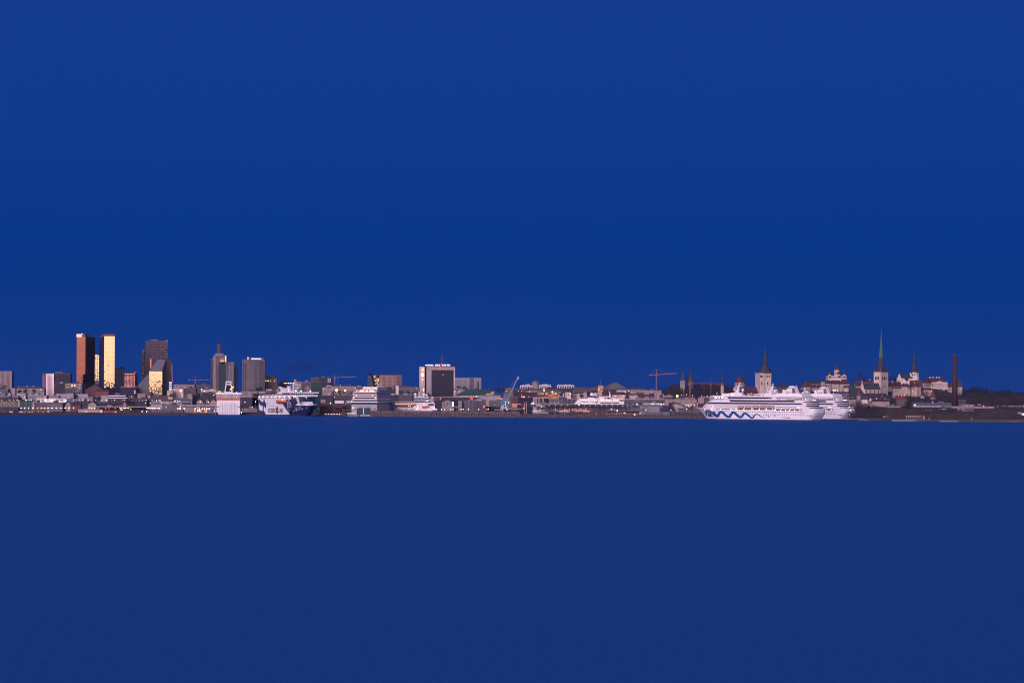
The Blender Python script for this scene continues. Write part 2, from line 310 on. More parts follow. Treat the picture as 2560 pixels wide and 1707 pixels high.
# ================================================================== SHIPS
def outline(ub, us, Bm, bl, sr, n=12, ins=0, flip=None, p=.75, q=.6):
    pts = []
    for k in range(n+1): s_ = k/n; pts.append((ub+bl*s_, Bm/2*(1-math.sin(s_*math.pi/2)**p)))
    for k in range(1, n+1): t_ = math.pi/2*k/n; pts.append((us-sr+sr*math.sin(t_)**q, Bm/2*(1-max(0, math.cos(t_))**q)))
    far = [(u, Bm-v) for u, v in pts[1:-1]][::-1]; pts = pts+far
    if ins: pts = [(u, Bm/2+(v-Bm/2)*(1-2*ins/Bm)) for u, v in pts]
    if flip is not None: pts = [(flip-u, v) for u, v in pts]
    return pts
def lofted(T, part, mat, levels, parent=None, sm=False, **kw):
    """levels: (z, bow, stern, bow length, stern roundness)"""
    m = MB(); m.loft([[(u, v, z) for u, v in outline(ub, us, kw.get('Bm', 28), bl, sr, flip=kw.get('flip'), ins=kw.get('ins', 0), p=kw.get('p', .75), q=kw.get('q', .6))] for z, ub, us, bl, sr in levels]); return m.build(part, mat, parent or T.o, smooth_=sm)
def strip(T, part, mat, pts, z0, z1, off=.2, parent=None):
    """upright band following plan points, with a little thickness"""
    m = MB(); c = Vector((sum(p[0] for p in pts)/len(pts), 60)); outp = []
    for i, (u, v) in enumerate(pts):
        a_ = Vector(pts[max(0, i-1)]); b_ = Vector(pts[min(len(pts)-1, i+1)]); d = (b_-a_); nn = Vector((d.y, -d.x)).normalized()
        outp.append((u+nn.x*off, v+nn.y*off, u-nn.x*.2, v-nn.y*.2))
    rings = [[(a[0], a[1], z0), (a[0], a[1], z1), (a[2], a[3], z1), (a[2], a[3], z0)] for a in outp]
    m.loft(rings); return m.build(part, mat, parent or T.o)

def aida(T):
    """cruise ship, bow to the left; sizes read along its near side"""
    Bm = 28.0
    z = lambda y, x=1000: T.m(x, y, 0, 'a1')[1]
    uf = lambda x, y, d=14, c='a1': T.m(x, y, d, c)[0]
    US = 190.0
    lev = [(-3, 17, US-7, 50, 10), (1.2, 15, US-5, 48, 10), (6, 10, US-1.5, 44, 10), (9, 6, US, 40, 10), (13.2, 0, US, 34, 10), (14.2, -1, US-2, 34, 10)]
    lofted(T, 'hull', 'hullwhite', lev, sm=False)
    lofted(T, 'waterline_stripe', 'rust', [(-3, 16.8, US-6.9, 50, 10), (.55, 15.2, US-5.1, 48, 10)], ins=-.15)
    def hv(u, zz):
        ub = lerp([(l[0], l[1]) for l in lev], zz); bl = lerp([(l[0], l[3]) for l in lev], zz); s_ = max(0, min(1, (u-ub)/bl)); return Bm/2*(1-math.sin(s_*math.pi/2)**.75)
    def decal(part, mat, rows, off=.12, c='a1'):
        m = MB(); top = []; bot = []
        for (x, ya, yb) in rows:
            for lst, yy in ((top, ya), (bot, yb)):
                u, zz = T.m(x, yy, 0, c)
                for _ in range(6): u, zz = T.m(x, yy, hv(u, zz), c)
                lst.append((u, zz))
        vs = []; K_ = 5
        for (a_, b_) in zip(top, bot):
            for k in range(K_): u = a_[0]+(b_[0]-a_[0])*k/(K_-1); w = a_[1]+(b_[1]-a_[1])*k/(K_-1); vs.append((u, hv(u, w)-off, w))
        fs = [(i*K_+k, (i+1)*K_+k, (i+1)*K_+k+1, i*K_+k+1) for i in range(len(rows)-1) for k in range(K_-1)]
        m.add(vs, fs); return m.build(part, mat, T.o)
    # painted wave: centre line and half width, photo crop sizes
    wave = [(560,1165,40),(610,1245,42),(670,1300,42),(720,1300,42),(760,1210,42),(810,1165,36),(870,1180,40),(960,1270,40),(1040,1330,38),(1100,1325,40),(1150,1240,42),(1205,1175,36),(1270,1200,40),(1370,1300,38),(1440,1345,34),(1500,1320,36),(1550,1240,38),(1590,1205,28),(1650,1230,32),(1740,1310,32),(1810,1360,26),(1870,1350,26),(1920,1275,22),(1970,1235,14),(2040,1260,14),(2120,1320,14),(2190,1345,9),(2250,1330,3)]
    rows = []
    for (a_, b_) in zip(wave, wave[1:]):
        for k in range(5): f_ = k/5; rows.append(tuple(a_[i]+(b_[i]-a_[i])*f_ for i in range(3)))
    rows.append(wave[-1])
    m = MB(); ed = [[], []]
    for i, (x, y, w) in enumerate(rows):
        a_ = rows[max(0, i-2)]; b_ = rows[min(len(rows)-1, i+2)]; tx, ty = b_[0]-a_[0], b_[1]-a_[1]; l = math.hypot(tx, ty) or 1; nx_, ny_ = -ty/l, tx/l
        for k, sg in ((0, -1), (1, 1)):
            X, Y = x+nx_*w*sg*1.05, y+ny_*w*sg*1.05; u, zz = T.m(X, Y, 0, 'a1')
            for _ in range(6): u, zz = T.m(X, Y, hv(u, zz), 'a1')
            ed[k].append((u, zz))
    vs = []; K_ = 4
    for (a_, b_) in zip(*ed):
        for k in range(K_): u = a_[0]+(b_[0]-a_[0])*k/(K_-1); w = a_[1]+(b_[1]-a_[1])*k/(K_-1); vs.append((u, hv(u, w)-.14, w))
    m.add(vs, [(i*K_+k, (i+1)*K_+k, (i+1)*K_+k+1, i*K_+k+1) for i in range(len(rows)-1) for k in range(K_-1)]); m.build('painted_wave', 'blue', T.o)
    decal('painted_brow', 'black', [(300,1180,1200),(320,1125,1260),(370,1102,1300),(420,1102,1330),(480,1125,1340),(540,1170,1330),(590,1230,1300),(640,1280,1290)], .12)
    decal('painted_lid', 'lightblue', [(318,1165,1215),(350,1130,1230),(400,1120,1200),(450,1130,1205),(500,1165,1240),(560,1225,1290),(600,1262,1300)], .16)
    decal('painted_eye', 'hullwhite', [(365,1225,1240),(385,1205,1290),(420,1200,1320),(470,1225,1335),(530,1265,1330),(580,1300,1320)], .19)
    decal('painted_pupil', 'navy', [(395,1225,1260),(420,1205,1305),(455,1205,1325),(490,1225,1330),(510,1262,1320),(525,1295,1310)], .22)
    decal('painted_iris', 'gold', [(490,1235,1245),(520,1270,1325),(545,1290,1330),(575,1315,1325)], .24)
    decal('painted_fleck', 'blue', [(115,1283,1292),(150,1290,1325),(185,1325,1345),(190,1340,1345)], .12, 'a2')
    decal('painted_fleck', 'lightblue', [(310,1290,1298),(340,1275,1305),(380,1285,1312)], .12, 'a2')
    # portholes, two rows
    hull_h = []
    for c, y, xs in (('a1', 1140, range(590, 2340, 57)), ('a2', 1180, range(92, 1340, 58)), ('a2', 1255, range(35, 1340, 58)), ('a1', 1240, (645, 1055, 1395, 1450, 1740, 1795, 1850, 2090, 2200, 2310))):
        for x in xs:
            yy = y+(x-590)*.018 if c == 'a1' else y
            u, zz = T.m(x, yy, 0, c); u, zz = T.m(x, yy, hv(u, zz), c); inst('porthole', 'box', 'window', T.o, (u, hv(u, zz)-.02, zz), (.9, .3, .9))
    T.text('lettering', 'navy', 'www.aida.de', 590, 870, 1325, 1372, -.15, c='a2', th=.05)
    for k in range(5): T.box('mooring_opening', 'black', 1400+k*30, 1415+k*30, 1275, 1300, -.1, .5, c='a2')
    # superstructure decks
    zA, zB, zC, zD, zE = z(1045), z(925), z(850), z(745), z(655)
    us = lambda x, y: T.m(x, y, 19, 'a2')[0]
    f0, f1, f2, f3, f4 = uf(150, 1045), uf(335, 925), uf(410, 850), uf(540, 745), uf(560, 655)
    e1, e2, e3, e4 = us(1880, 1065), us(1745, 940), us(1720, 850), us(1690, 790)
    e5 = T.m(1335, 690, 8, 'a2')[0]
    bl = 16
    zT = T.m(1400, 1000, 2, 'a2')[1]; fT = f0+(f1-f0)*(zT-zA)/(zB-zA)
    lofted(T, 'lower_superstructure', 'white', [(zA-1.5, f0+3, e1, bl+8, 8), (zT, fT, e1-1, bl+5, 8)], ins=.4)
    lofted(T, 'middle_superstructure', 'white', [(zT, fT, e2, bl+5, 8), (zC, f2, e2-.5, bl, 8)], ins=.4)
    lofted(T, 'upper_superstructure', 'white', [(zC, f2, e3, bl, 8), (zD, f3, e4, bl, 8)], ins=.5)
    lofted(T, 'bridge_deck', 'white', [(zD, f3, e5, 10, 3), (zE, f4, e5, 10, 3)], ins=.5)
    for zz, fr, en in ((zA-.2, f0+1, e1+1), (zB, f1, e2+.6), (zT-.4, fT+.6, e1+1), (zC, f2, e3+1.2), (zD, f3, e4+1.2), (zE, f4-2, e5+1)): lofted(T, 'deck_edge', 'hullwhite', [(zz-.2, fr, en, 15, 8), (zz+.5, fr, en, 15, 8)], ins=-.35)
    T.box('bridge_wing', 'white', 440, 900, 655, 745, -1.6, 29.6, c='a1'); T.box('bridge_window', 'black', 445, 590, 682, 716, -1.9, -1.4, c='a1')
    T.wins('rust', 610, 905, 684, 722, 7, 1, .7, 1, -1.7, .5, 'e_soft', c='a1')
    T.poly('window_band', 'darkglass', [(1020,678),(2352,698),(2352,750),(1060,738)], -.25, .6, c='a1'); T.poly('window_band', 'darkglass', [(1078,774),(2352,794),(2352,856),(1130,842)], -.25, .6, c='a1')
    T.poly('window_band', 'navy', [(384,856),(2352,878),(2352,934),(345,910)], -.25, .6, c='a1')
    T.poly('window_band', 'darkglass', [(135,706),(230,706),(250,745),(135,745)], -.25, .6, c='a2'); T.poly('window_band', 'darkglass', [(135,794),(963,802),(1024,870),(135,860)], -.25, .6, c='a2')
    T.poly('window_band', 'navy', [(135,882),(1220,894),(1220,950),(135,938)], -.25, .6, c='a2'); T.poly('window_band', 'greyglass', [(395,706),(1000,716),(1010,785),(430,775)], -.2, .6, c='a2')
    T.wins('window', 460, 1290, 960, 1008, 15, 1, .62, .7, -.1, .04, c='a1'); T.wins('window', 395, 1175, 995, 1040, 13, 1, .62, .7, -.1, .08, c='a2')
    T.box('promenade', 'rust', 640, 1260, 1052, 1080, -.1, .3, c='a1'); T.box('promenade', 'rust', 1340, 2352, 962, 1098, -.1, .3, c='a1'); T.box('promenade', 'rust', 135, 340, 970, 1100, -.1, .3, c='a2'); T.box('promenade', 'brown', 395, 1230, 1072, 1125, -.1, .3, c='a2')  # shade of the open recess laid on as flat dark strips
    for c, x0, x1 in (('a1',1345,1545),('a1',1600,1790),('a1',1835,2035),('a1',2085,2275),('a2',110,320)):
        a_, b_, zb, zt = T.rect(x0, x1, 985, 1050, -1.8, c); m = MB(); L_ = b_-a_
        m.loft([[(a_+L_*f_, -1.8+2*dv*w_, zb+(zt-zb)*h_) for dv, h_ in ((-1, .55), (-.55, .05), (.55, .05), (1, .55), (.75, .92), (-.75, .92))] for f_, w_ in ((0, .25), (.12, .8), (.5, 1), (.88, .8), (1, .25))]); m.build('lifeboat', 'cream', T.o)
        T.box('davit', 'white', x0-26, x0-12, 955, 1070, -2.4, -.1, c=c)
    for c, xs, y in (('a1', (285,500,790,1140,1320,1560,1825,2060,2295), 1085), ('a2', (75,350,535,705,820,995,1170), 1110)):
        for x in xs: T.box('deck_lamp', 'e_warm', x-5, x+5, y-14, y+18, -.55, -.1, c=c)
    for c, xs, y in (('a1', (1365,1860,2095), 1050), ('a2', (35,275,575,875), 1075), ('a2', (565,625,685), 768), ('a2', (1260,1305,1350), 745), ('a2', (1590,1625,1655,1690), 778)):
        for x in xs: T.ball('deck_lamp', 'e_white', x, y, 4.5, -.8, c=c)
    # stern glazing round the after decks, deck shade painted as dark strips too
    for (ya, yb, en, u0x) in ((962, 996, e2, 1375), (902, 934, e2-.2, 1375), (1018, 1050, e1-.6, 1490), (1092, 1145, US-1.2, 1490), (822, 868, e3, 1240)):
        o_ = outline(f2, en-.3, 27.2, 15, 8); u0 = T.m(u0x, ya, 2, 'a2')[0]; pts = [(u, v+.4) for u, v in o_ if u > u0][:18]
        z0_, z1_ = T.m(1400, yb, 2, 'a2')[1], T.m(1400, ya, 2, 'a2')[1]
        if len(pts) > 3: strip(T, 'stern_glazing_shade', 'darkglass', pts, z0_, z1_, .35)
    # roof structures
    T.box('wheelhouse_roof', 'white', 830, 1490, 565, 655, 6, 22, c='a1'); T.poly('mast_house', 'white', [(1000,575),(1250,530),(1470,540),(1480,575)], 8, 20, c='a1')
    T.wins('rust', 1030, 1220, 597, 630, 4, 1, .6, 1, 5.9, .5, c='a1')
    mt = T.poly('mast', 'white', [(1270,535),(1340,420),(1415,225),(1425,200),(1430,225),(1400,380),(1385,535)], 13, 15, c='a1'); T.box('radar_arm', 'white', 1270, 1500, 335, 352, 12.5, 15.5, mt, c='a1'); T.box('radar_arm', 'white', 1225, 1330, 450, 475, 12.5, 15.5, mt, c='a1'); T.box('radar_arm', 'white', 1235, 1250, 375, 460, 13, 15, mt, c='a1'); T.box('radar_arm', 'white', 1215, 1300, 372, 385, 13, 15, mt, c='a1')
    T.rod('whip_mast', 'white', (670,600), (700,525), .35, 14, c='a1'); T.rod('jackstaff', 'white', (30,1060), (48,880), .35, 14, c='a1')
    for c, x, y, r in (('a1',1528,452,50),('a2',345,503,60),('a2',645,485,50)):
        rb = T.ball('radome', 'hullwhite', x, y, r, 14, c=c); T.lathe('radome_post', 'white', x, [(y+r*.8, r*.35), (y+r*.8+110, r*.3)], 14, 8, c=c)
    T.poly('ventilator_housing', 'black', [(1505,540),(1590,540),(1600,620),(1500,620)], 12, 16, c='a1')
    T.poly('sail_canopy', 'white', [(90,600),(240,478),(245,600)], 6, 20, c='a2'); T.poly('sail_canopy', 'white', [(2110,620),(2240,580),(2352,545),(2352,640)], 9, 18, c='a1')
    T.poly('aft_mast', 'white', [(240,480),(285,345),(300,400),(262,480)], 13, 14.5, c='a2')
    T.poly('pool_canopy', 'hullwhite', [(380,690),(380,575),(450,558),(1150,560),(1230,600),(1240,690)], 4, 24, c='a2'); T.poly('pool_canopy', 'white', [(0,690),(0,610),(120,590),(380,600),(380,690)], 5, 23, c='a2')
    T.rods('deck_arch', 'white', [((1240,545),(1262,545)),((1262,545),(1275,690))], .5, 10, c='a2')
    for k in range(14): T.box('deck_fitting', random.choice(['white','steel','shipgrey']), 1600+k*52, 1612+k*52+random.randint(0, 16), 655-random.randint(18, 75), 660, 8, 9.5, c='a1')
    for k in range(8): T.box('deck_fitting', 'steel', 560+k*34, 568+k*34, 640-random.randint(0, 30), 660, 8, 9, c='a1')
    fn_ = T.poly('funnel', 'hullwhite', [(570,572),(690,470),(830,330),(920,318),(985,328),(1072,572)], 10.5, 16.5, c='a2')
    T.poly('funnel_recess', 'shipgrey', [(690,455),(790,375),(905,378),(905,395),(790,410)], 10.2, 11, fn_, c='a2'); T.poly('funnel_grille', 'mgrey', [(918,385),(990,385),(1035,530),(1045,565),(918,572)], 10.2, 11, fn_, c='a2')
    T.box('funnel_top', 'black', 865, 985, 296, 330, 11.5, 15.5, fn_, c='a2')
    for ch, x0, x1, mm in (('A',692,752,'lightblue'),('I',762,778,'red'),('D',790,828,'gold'),('A',832,890,'green')): T.text('funnel_lettering', mm, ch, x0, x1, 490, 556, 10.3, fn_, c='a2', th=.1)
    for k in range(12): T.box('stern_fitting', random.choice(['rust','brown','steel']), 1020+k*26, 1036+k*26, 715, 775, -.3, .3, c='a2')
    return T
A1 = Thing('cruise_ship', 'nearer white cruise ship with a blue wave and an eye painted on its bow', 'cruise ship', 'a1', -200, 1400, 3109.7, 42.5, gz=0, group=None)
aida(A1)
def copy_thing(root, loc, label):
    pm = {}
    for c in COL.objects:
        if c.parent: pm.setdefault(c.parent, []).append(c)
    kids = lambda o: pm.get(o, [])
    r = root.copy(); COL.objects.link(r); r.location = loc; r['label'] = label
    for ch in kids(root):
        c = ch.copy(); COL.objects.link(c); c.parent = r
        for g in kids(ch): d = g.copy(); COL.objects.link(d); d.parent = c
    return r
l0 = A1.o.location; A2 = copy_thing(A1.o, (l0.x+57, l0.y+150, 0), 'farther white cruise ship, mostly hidden, its lit stern showing right of the nearer one')
# the farther ship's stern is lit: lamps on its after decks
import copy
T2 = copy.copy(A1); T2.o = A2; T2.P = (A1.P[0]+57, A1.P[1]+150)
T2.box('stern_window_band', 'darkglass', 660, 1085, 1168, 1192, 6, 8, c='a3')
for y, xs in ((1010, (692,780,865,955)), (1110, (610,685,750,795,875,990)), (1165, (790,1040)), (1255, (900,960,1085))):
    for x in xs: T2.ball('deck_lamp', 'e_white' if y < 1100 or x % 2 == 0 else 'e_warm', x, y, 8, 12, c='a3')
# ------------------------------------------------------------------ white ferry seen from astern
T = Thing('ferry', 'white ferry seen from astern with an orange band and two stern doors', 'ferry', '1', 1447, 1415, 3305, -7.2, gz=0)
T.poly('hull', 'hullwhite', [(1455,1180),(1828,1180),(1832,1395),(1815,1418),(1465,1418),(1447,1395)], 0, 120)
T.poly('orange_band', 'orange', [(1450,1146),(1832,1146),(1832,1186),(1450,1186)], .3, 118)
for k in range(7): T.box('band_mark', 'redwall', 1540+k*33, 1556+k*33, 1158, 1172, .05, .4)
for x0 in (1500, 1650):
    d = T.box('stern_door', 'white', x0, x0+132, 1228, 1398, -.35, .2)
    for k in range(4): T.box('door_rib', 'mgrey', x0+k*43, x0+k*43+3, 1228, 1398, -.5, -.3, d)
    for y in (1228, 1276, 1326, 1380): T.box('door_rib', 'mgrey', x0, x0+132, y, y+3, -.52, -.3, d)
for x in (1455, 1482, 1797, 1822): T.box('fairlead', 'black', x-6, x+6, 1277, 1295, -.2, .3)
T.box('boot_stripe', 'black', 1466, 1814, 1411, 1419, -.1, 118)
T.box('upper_deck', 'shipgrey', 1462, 1822, 1108, 1146, 3, 110); T.box('bridge_deck', 'shipgrey', 1440, 1848, 1062, 1086, 8, 60)
T.poly('wing_roof', 'hullwhite', [(1420,1078),(1445,1052),(1840,1052),(1866,1078),(1830,1082),(1455,1082)], 6, 24)
for k in range(22): T.box('rail_post', 'white', 1447+k*18, 1451+k*18, 1086, 1146, .8, 1.2)
for y in (1086, 1106, 1126): T.box('rail', 'white', 1440, 1846, y, y+3, .7, 1.1)
for k in range(6): T.rods('deck_brace', 'white', [((1465+k*62,1146),(1480+k*62,1090)),((1480+k*62,1090),(1500+k*62,1146))], .2, 2)
for k in range(9): T.box('upper_window', 'window', 1475+k*39, 1497+k*39, 1116, 1134, 2.7, 3.2)
fn_ = T.poly('funnel', 'black', [(1592,1046),(1612,925),(1674,925),(1696,1046)], 18, 34)
T.rods('funnel_frame', 'hullwhite', [((1583,1048),(1603,925)),((1702,1048),(1682,925)),((1603,922),(1682,922)),((1601,874),(1603,922)),((1686,874),(1682,922)),((1601,874),(1686,874)),((1583,1048),(1702,1048))], .75, 17.5, fn_)
T.box('funnel_cap', 'plaster', 1600, 1688, 870, 890, 17, 34, fn_)
for x in (1610, 1632, 1655): T.box('exhaust_pipe', 'black', x, x+14, 852, 872, 22, 28, fn_)
T.rod('searchlight', 'e_yellow', (1696,973), (1728,958), .8, 16)
for x, y in ((1675,1000),(1776,1050)): T.ball('deck_lamp', 'e_white', x, y, 4.5, 16)
for x, y in ((1470,1038),(1490,1030),(1500,1046),(1480,1050),(1512,1040)): T.ball('deck_lamp', 'e_orange', x, y, 6, 6)
T.ball('deck_lamp', 'e_orange', 1558, 1092, 3, 5)
T.rod('stern_mast', 'white', (1660,1050), (1660,990), .15, 3)
for x in (1430, 1836): T.box('rescue_boat', 'orange', x, x+20, 1196, 1216, 2, 8)
# ------------------------------------------------------------------ blue and white ferry with the whale tail
L_ = 127; T = Thing('ferry', 'white and dark blue ferry with a whale tail and sailing ship painted on its side', 'ferry', 'e', 110, 1425, 3262, 63, gz=0)
BE = 33
def eo(lv, part, mat, **k): return lofted(T, part, mat, lv, Bm=BE, flip=L_, **k)
lvE = [(-3, 0, L_-2, 32, 4), (1, -2, L_-1, 31, 4), (8, -12, L_, 30, 4), (13.5, -19, L_, 27, 4)]
eo(lvE, 'hull', 'navy')
zt = T.m(700, 885)[1]
def hve(u, zz):
    uu = L_-u; ub = lerp([(l[0], l[1]) for l in lvE], zz); bl = lerp([(l[0], l[3]) for l in lvE], zz); s_ = max(0, min(1, (uu-ub)/bl)); return BE/2*(1-math.sin(s_*math.pi/2)**.75)
eo([(13.4, -4, L_, 14, 4), (zt, -1, L_, 12, 4)], 'side', 'navy')
eo([(zt, 7, L_, 26, 5), (T.m(700, 810)[1], 7, L_-2, 24, 5)], 'promenade_deck', 'hullwhite', ins=-.25)
eo([(T.m(700,790)[1], 16, L_-4, 20, 5), (T.m(700,745)[1], 16, L_-14, 20, 5)], 'sun_deck', 'shipgrey', ins=1.5)
eo([(T.m(700,812)[1], 6.5, L_, 26, 5), (T.m(700,800)[1], 6.5, L_, 26, 5)], 'deck_edge', 'hullwhite', ins=-.8)
def flat(part, mat, pts, off=.15):
    q = []
    for x, y in pts:
        u, zz = T.m(x, y)
        q.append((u, zz))
    m = MB(); m.prism(q, -off, -off+.12); return m.build(part, mat, T.o)
flat('painted_white_side', 'hullwhite', [(355,880),(1000,880),(940,1020),(960,1060),(1040,1200),(1165,1365),(1160,1385),(390,1385),(365,1320),(318,1255),(330,1115),(395,1200),(405,1060),(375,985),(352,935)])
flat('painted_white_patch', 'hullwhite', [(172,1010),(205,1070),(240,1100),(290,1105),(285,1240),(270,1262),(230,1262),(190,1240),(168,1190),(160,1120)]); flat('painted_white_patch', 'hullwhite', [(118,880),(118,895),(200,905),(225,945),(270,975),(305,970),(320,830),(315,880)])
flat('painted_bow_wedge', 'navy', [(1000,884),(1370,884),(1370,1000),(1165,1365),(1040,1200),(945,1040),(985,960)], .3)
T.text('lettering', 'black', 'ECKER\u00d6', 470, 722, 1150, 1325, -.35, th=.05); T.text('lettering', 'black', 'LINE', 808, 942, 1185, 1325, -.35, th=.05)
u0, z0 = T.m(765, 1245); uw = T.m(800, 1245)[0]-u0; zh = T.m(765, 1140)[1]-z0
for nm_, mt_, f_, of in (('emblem', 'black', 1, .36), ('emblem_figure', 'gold', .45, .45)):
    m = MB(); m.prism([(u0+uw*f_*math.cos(a_*math.pi/8), z0+zh*f_*1.1*math.sin(a_*math.pi/8)) for a_ in range(16)], -of, -of+.1); m.build(nm_, mt_, T.o)
# painted sailing ship
segs = [((1105,960),(1120,1280)),((1105,960),(1150,905)),((1150,905),(1150,1270)),((1150,1130),(1210,1140)),((1150,960),(1230,1100)),((1110,1040),(1200,1010)),((1110,1100),(1195,1100)),((1200,1010),(1230,1180)),((1230,1100),(1330,1060)),((1180,1180),(1280,1190)),((1280,1190),(1400,1120)),((1120,1220),(1240,1260)),((1240,1260),(1390,1180)),((1120,1270),(1230,1280)),((1385,1040),(1340,1090)),((1270,1110),(1290,1150))]
m = MB()
for p, q in segs:
    a_, b_ = T.m(*p), T.m(*q)
    m.tube((a_[0], hve(*a_)*.9-.45, a_[1]), (b_[0], hve(*b_)*.9-.45, b_[1]), .2, 4)
m.build('painted_sailing_ship', 'hullwhite', T.o)
for x, y in ((1140,1310),(1280,1235),(1365,1200),(1420,1160)):
    a_ = T.m(x, y); inst('painted_spot', 'box', 'hullwhite', T.o, (a_[0], hve(*a_)-.2, a_[1]), (1.6, .3, 1.9))
for k in range(20): T.box('promenade_window', 'mgrey', 130+k*52, 150+k*52, 828, 866, -.6, -.2)
for x in (160,290,430,572,678,832,985,1137,1288): T.box('deck_lamp', 'e_warm', x-7, x+7, 792, 828, -1.1, -.6)
for x in range(480, 760, 67): T.box('cabin_window', 'mgrey', x, x+18, 1085, 1110, -.25, -.1)
for x0, x1, mm in ((725,945,'orange'),(950,1045,'orange')):
    a_, b_, zb, z1 = T.rect(x0, x1, 905, 1000, -2.5); m = MB()
    m.loft([[(a_+(b_-a_)*f_, -2.4+2*dv*w_, zb+(z1-zb)*h_) for dv, h_ in ((-1,.5),(-.55,.05),(.55,.05),(1,.5),(.75,.95),(-.75,.95))] for f_, w_ in ((0,.3),(.12,.85),(.5,1),(.88,.85),(1,.3))]); m.build('lifeboat', mm, T.o)
T.box('boat_recess', 'brown', 745, 1040, 1000, 1030, -.6, -.1)
for x, y in ((925,902),(1010,902)): T.ball('deck_lamp', 'e_white', x, y, 8, -3)
T.box('name_plate', 'orange', 425, 443, 985, 1045, -.3, -.1)
# superstructure front and bridge
zB0, zB1, zB2 = T.m(1380, 885)[1], T.m(1380, 800)[1], T.m(1380, 690)[1]
eo([(13.6, -5, L_-60, 14, 3), (zB1+1, -1, L_-60, 12.5, 3)], 'front_superstructure', 'hullwhite', ins=.2)
def arc(T, part, mat, levels, umin, off, Bm=BE, skip=0):
    """band round the front only: levels (z, bow, bow length)"""
    outer, inner = [], []
    for zz, ub, bl in levels:
        o_ = [p_ for p_ in outline(ub, L_-60, Bm, bl, 3, n=16, flip=L_)]; n1 = len(o_); near = o_[:17]; far = o_[-16:]; path = near[::-1]+far[::-1]
        path = [p_ for p_ in path if p_[0] > umin]; N = 24; q_ = [path[min(len(path)-1, int(k*(len(path)-1)/(N-1)+.5))] for k in range(N)]
        outer.append([(L_-40+(u-L_+40)*(1+off/60), Bm/2+(v-Bm/2)*(1+2*off/Bm), zz) for u, v in q_]); inner.append([(u-.3, Bm/2+(v-Bm/2)*.97, zz) for u, v in q_])
    m = MB(); m.loft([o_+i_[::-1] for o_, i_ in zip(outer, inner)]); return m.build(part, mat, T.o)
arc(T, 'lounge_glazing', 'tealglass', [(16.1, -5.5, 14), (zB1-.1, -1.5, 12.5)], L_-9, .35)
arc(T, 'bow_bulwark', 'hullwhite', [(13.4, -19, 27), (15.9, -19.8, 27)], L_-8, .25)
T.poly('front_pillar', 'hullwhite', [(1372,812),(1415,812),(1490,1080),(1455,1080)], -.6, .2)
m = MB(); m.box(L_+4, L_+10, 9, 22, 14.4, 18.2); m.build('fore_deck_house', 'hullwhite', T.o)
# the bridge spans the whole beam
zc0, zc1 = zB1+.2, T.m(1380, 690)[1]
m = MB(); m.box(L_-30, L_-6, -2.5, BE+2.5, zc0, zc0+2.2); m.build('bridge', 'hullwhite', T.o)
m = MB(); m.box(L_-31, L_-5.4, -3, BE+3, zc0+2.2, zc0+4.2); br = m.build('bridge_windows', 'window', T.o)
m = MB(); m.box(L_-32, L_-4.8, -3.5, BE+3.5, zc0+4.2, zc0+5.6); m.build('bridge_roof', 'hullwhite', T.o)
for v_ in range(-2, 30, 3): m = MB(); m.box(L_-5.45, L_-5.2, v_, v_+.5, zc0+2.2, zc0+4.2); m.build('window_mullion', 'hullwhite', T.o)
m = MB(); m.box(L_-70, L_-32, 2, BE-2, zc0-1, zc0+3.6); m.build('deck_house', 'shipgrey', T.o)
mt = MB(); mt.prism([(L_-26, zc0+5.4), (L_-19, zc0+5.4), (L_-22, zc0+13), (L_-27, zc0+22), (L_-28, zc0+22), (L_-25.5, zc0+13)], 11, 14); mt.build('mast', 'pink', T.o)
for h_ in (11, 14): m = MB(); m.box(L_-24, L_-21, 7, 18, zc0+h_, zc0+h_+.7); m.build('radar_arm', 'white', T.o)
m = MB(); m.tube((L_-12, 24, zc0+5.5), (L_-12, 24, zc0+13), .5); m.box(L_-13, L_-11, 20.5, 27.5, zc0+9.5, zc0+10.3); m.lathe(L_-12, 24, [(zc0+11.2, 1.2), (zc0+13.3, 1.0)], 8); m.build('radar_mast', 'pink', T.o)
for u, v_, zz in ((L_-8, 6, 7), (L_-8, 26, 7), (L_-20, 18, 7)): inst('deck_lamp', 'ball', 'e_white', T.o, (u, v_, zc0+zz), (.7, .7, .7))
# funnel, exhaust, light rail
fe = T.poly('funnel', 'hullwhite', [(770,715),(745,640),(760,560),(790,490),(825,468),(880,490),(1000,570),(1070,640),(1095,715)], 7, 21)
T.poly('funnel_emblem', 'black', [(765,640),(770,560),(795,505),(815,510),(822,560),(805,640),(785,680)], 6.7, 7.2, fe); T.poly('funnel_emblem_figure', 'gold', [(778,630),(782,565),(798,530),(805,560),(798,630),(788,655)], 6.5, 6.8, fe)
T.box('funnel_vent', 'black', 828, 856, 545, 635, 6.7, 7.2, fe)
T.poly('exhaust_stack', 'black', [(815,480),(830,400),(840,330),(905,300),(925,420),(960,500),(900,500)], 9, 18, fe)
T.box('light_gantry', 'darksteel', 905, 1330, 345, 395, 12, 13.5)
for k in range(14): T.ball('gantry_lamp', 'e_yellow' if k % 3 else 'e_white', 942+k*29.5, 366, 9, 11)
T.ball('deck_lamp', 'e_white', 935, 432, 9, 11); T.box('gantry_post', 'white', 1262, 1278, 395, 700, 12, 13)
for k in range(8): T.ball('deck_lamp', 'e_warm', 740+k*36, 745-k*3, 9, 3)
for x, y in ((615,742),(1160,670),(1235,772),(1355,797),(1135,605)): T.ball('deck_lamp', 'e_white', x, y, 8, 2)
T.poly('davit_tower', 'white', [(1080,700),(1070,620),(1090,480),(1060,470),(1060,455),(1180,455),(1180,470),(1135,480),(1160,620),(1200,700)], 12, 14)
for k in range(9): T.box('deck_fitting', random.choice(['white','shipgrey','pink']), 1010+k*42, 1030+k*42, 700-random.randint(0, 40), 790, 5, 12)
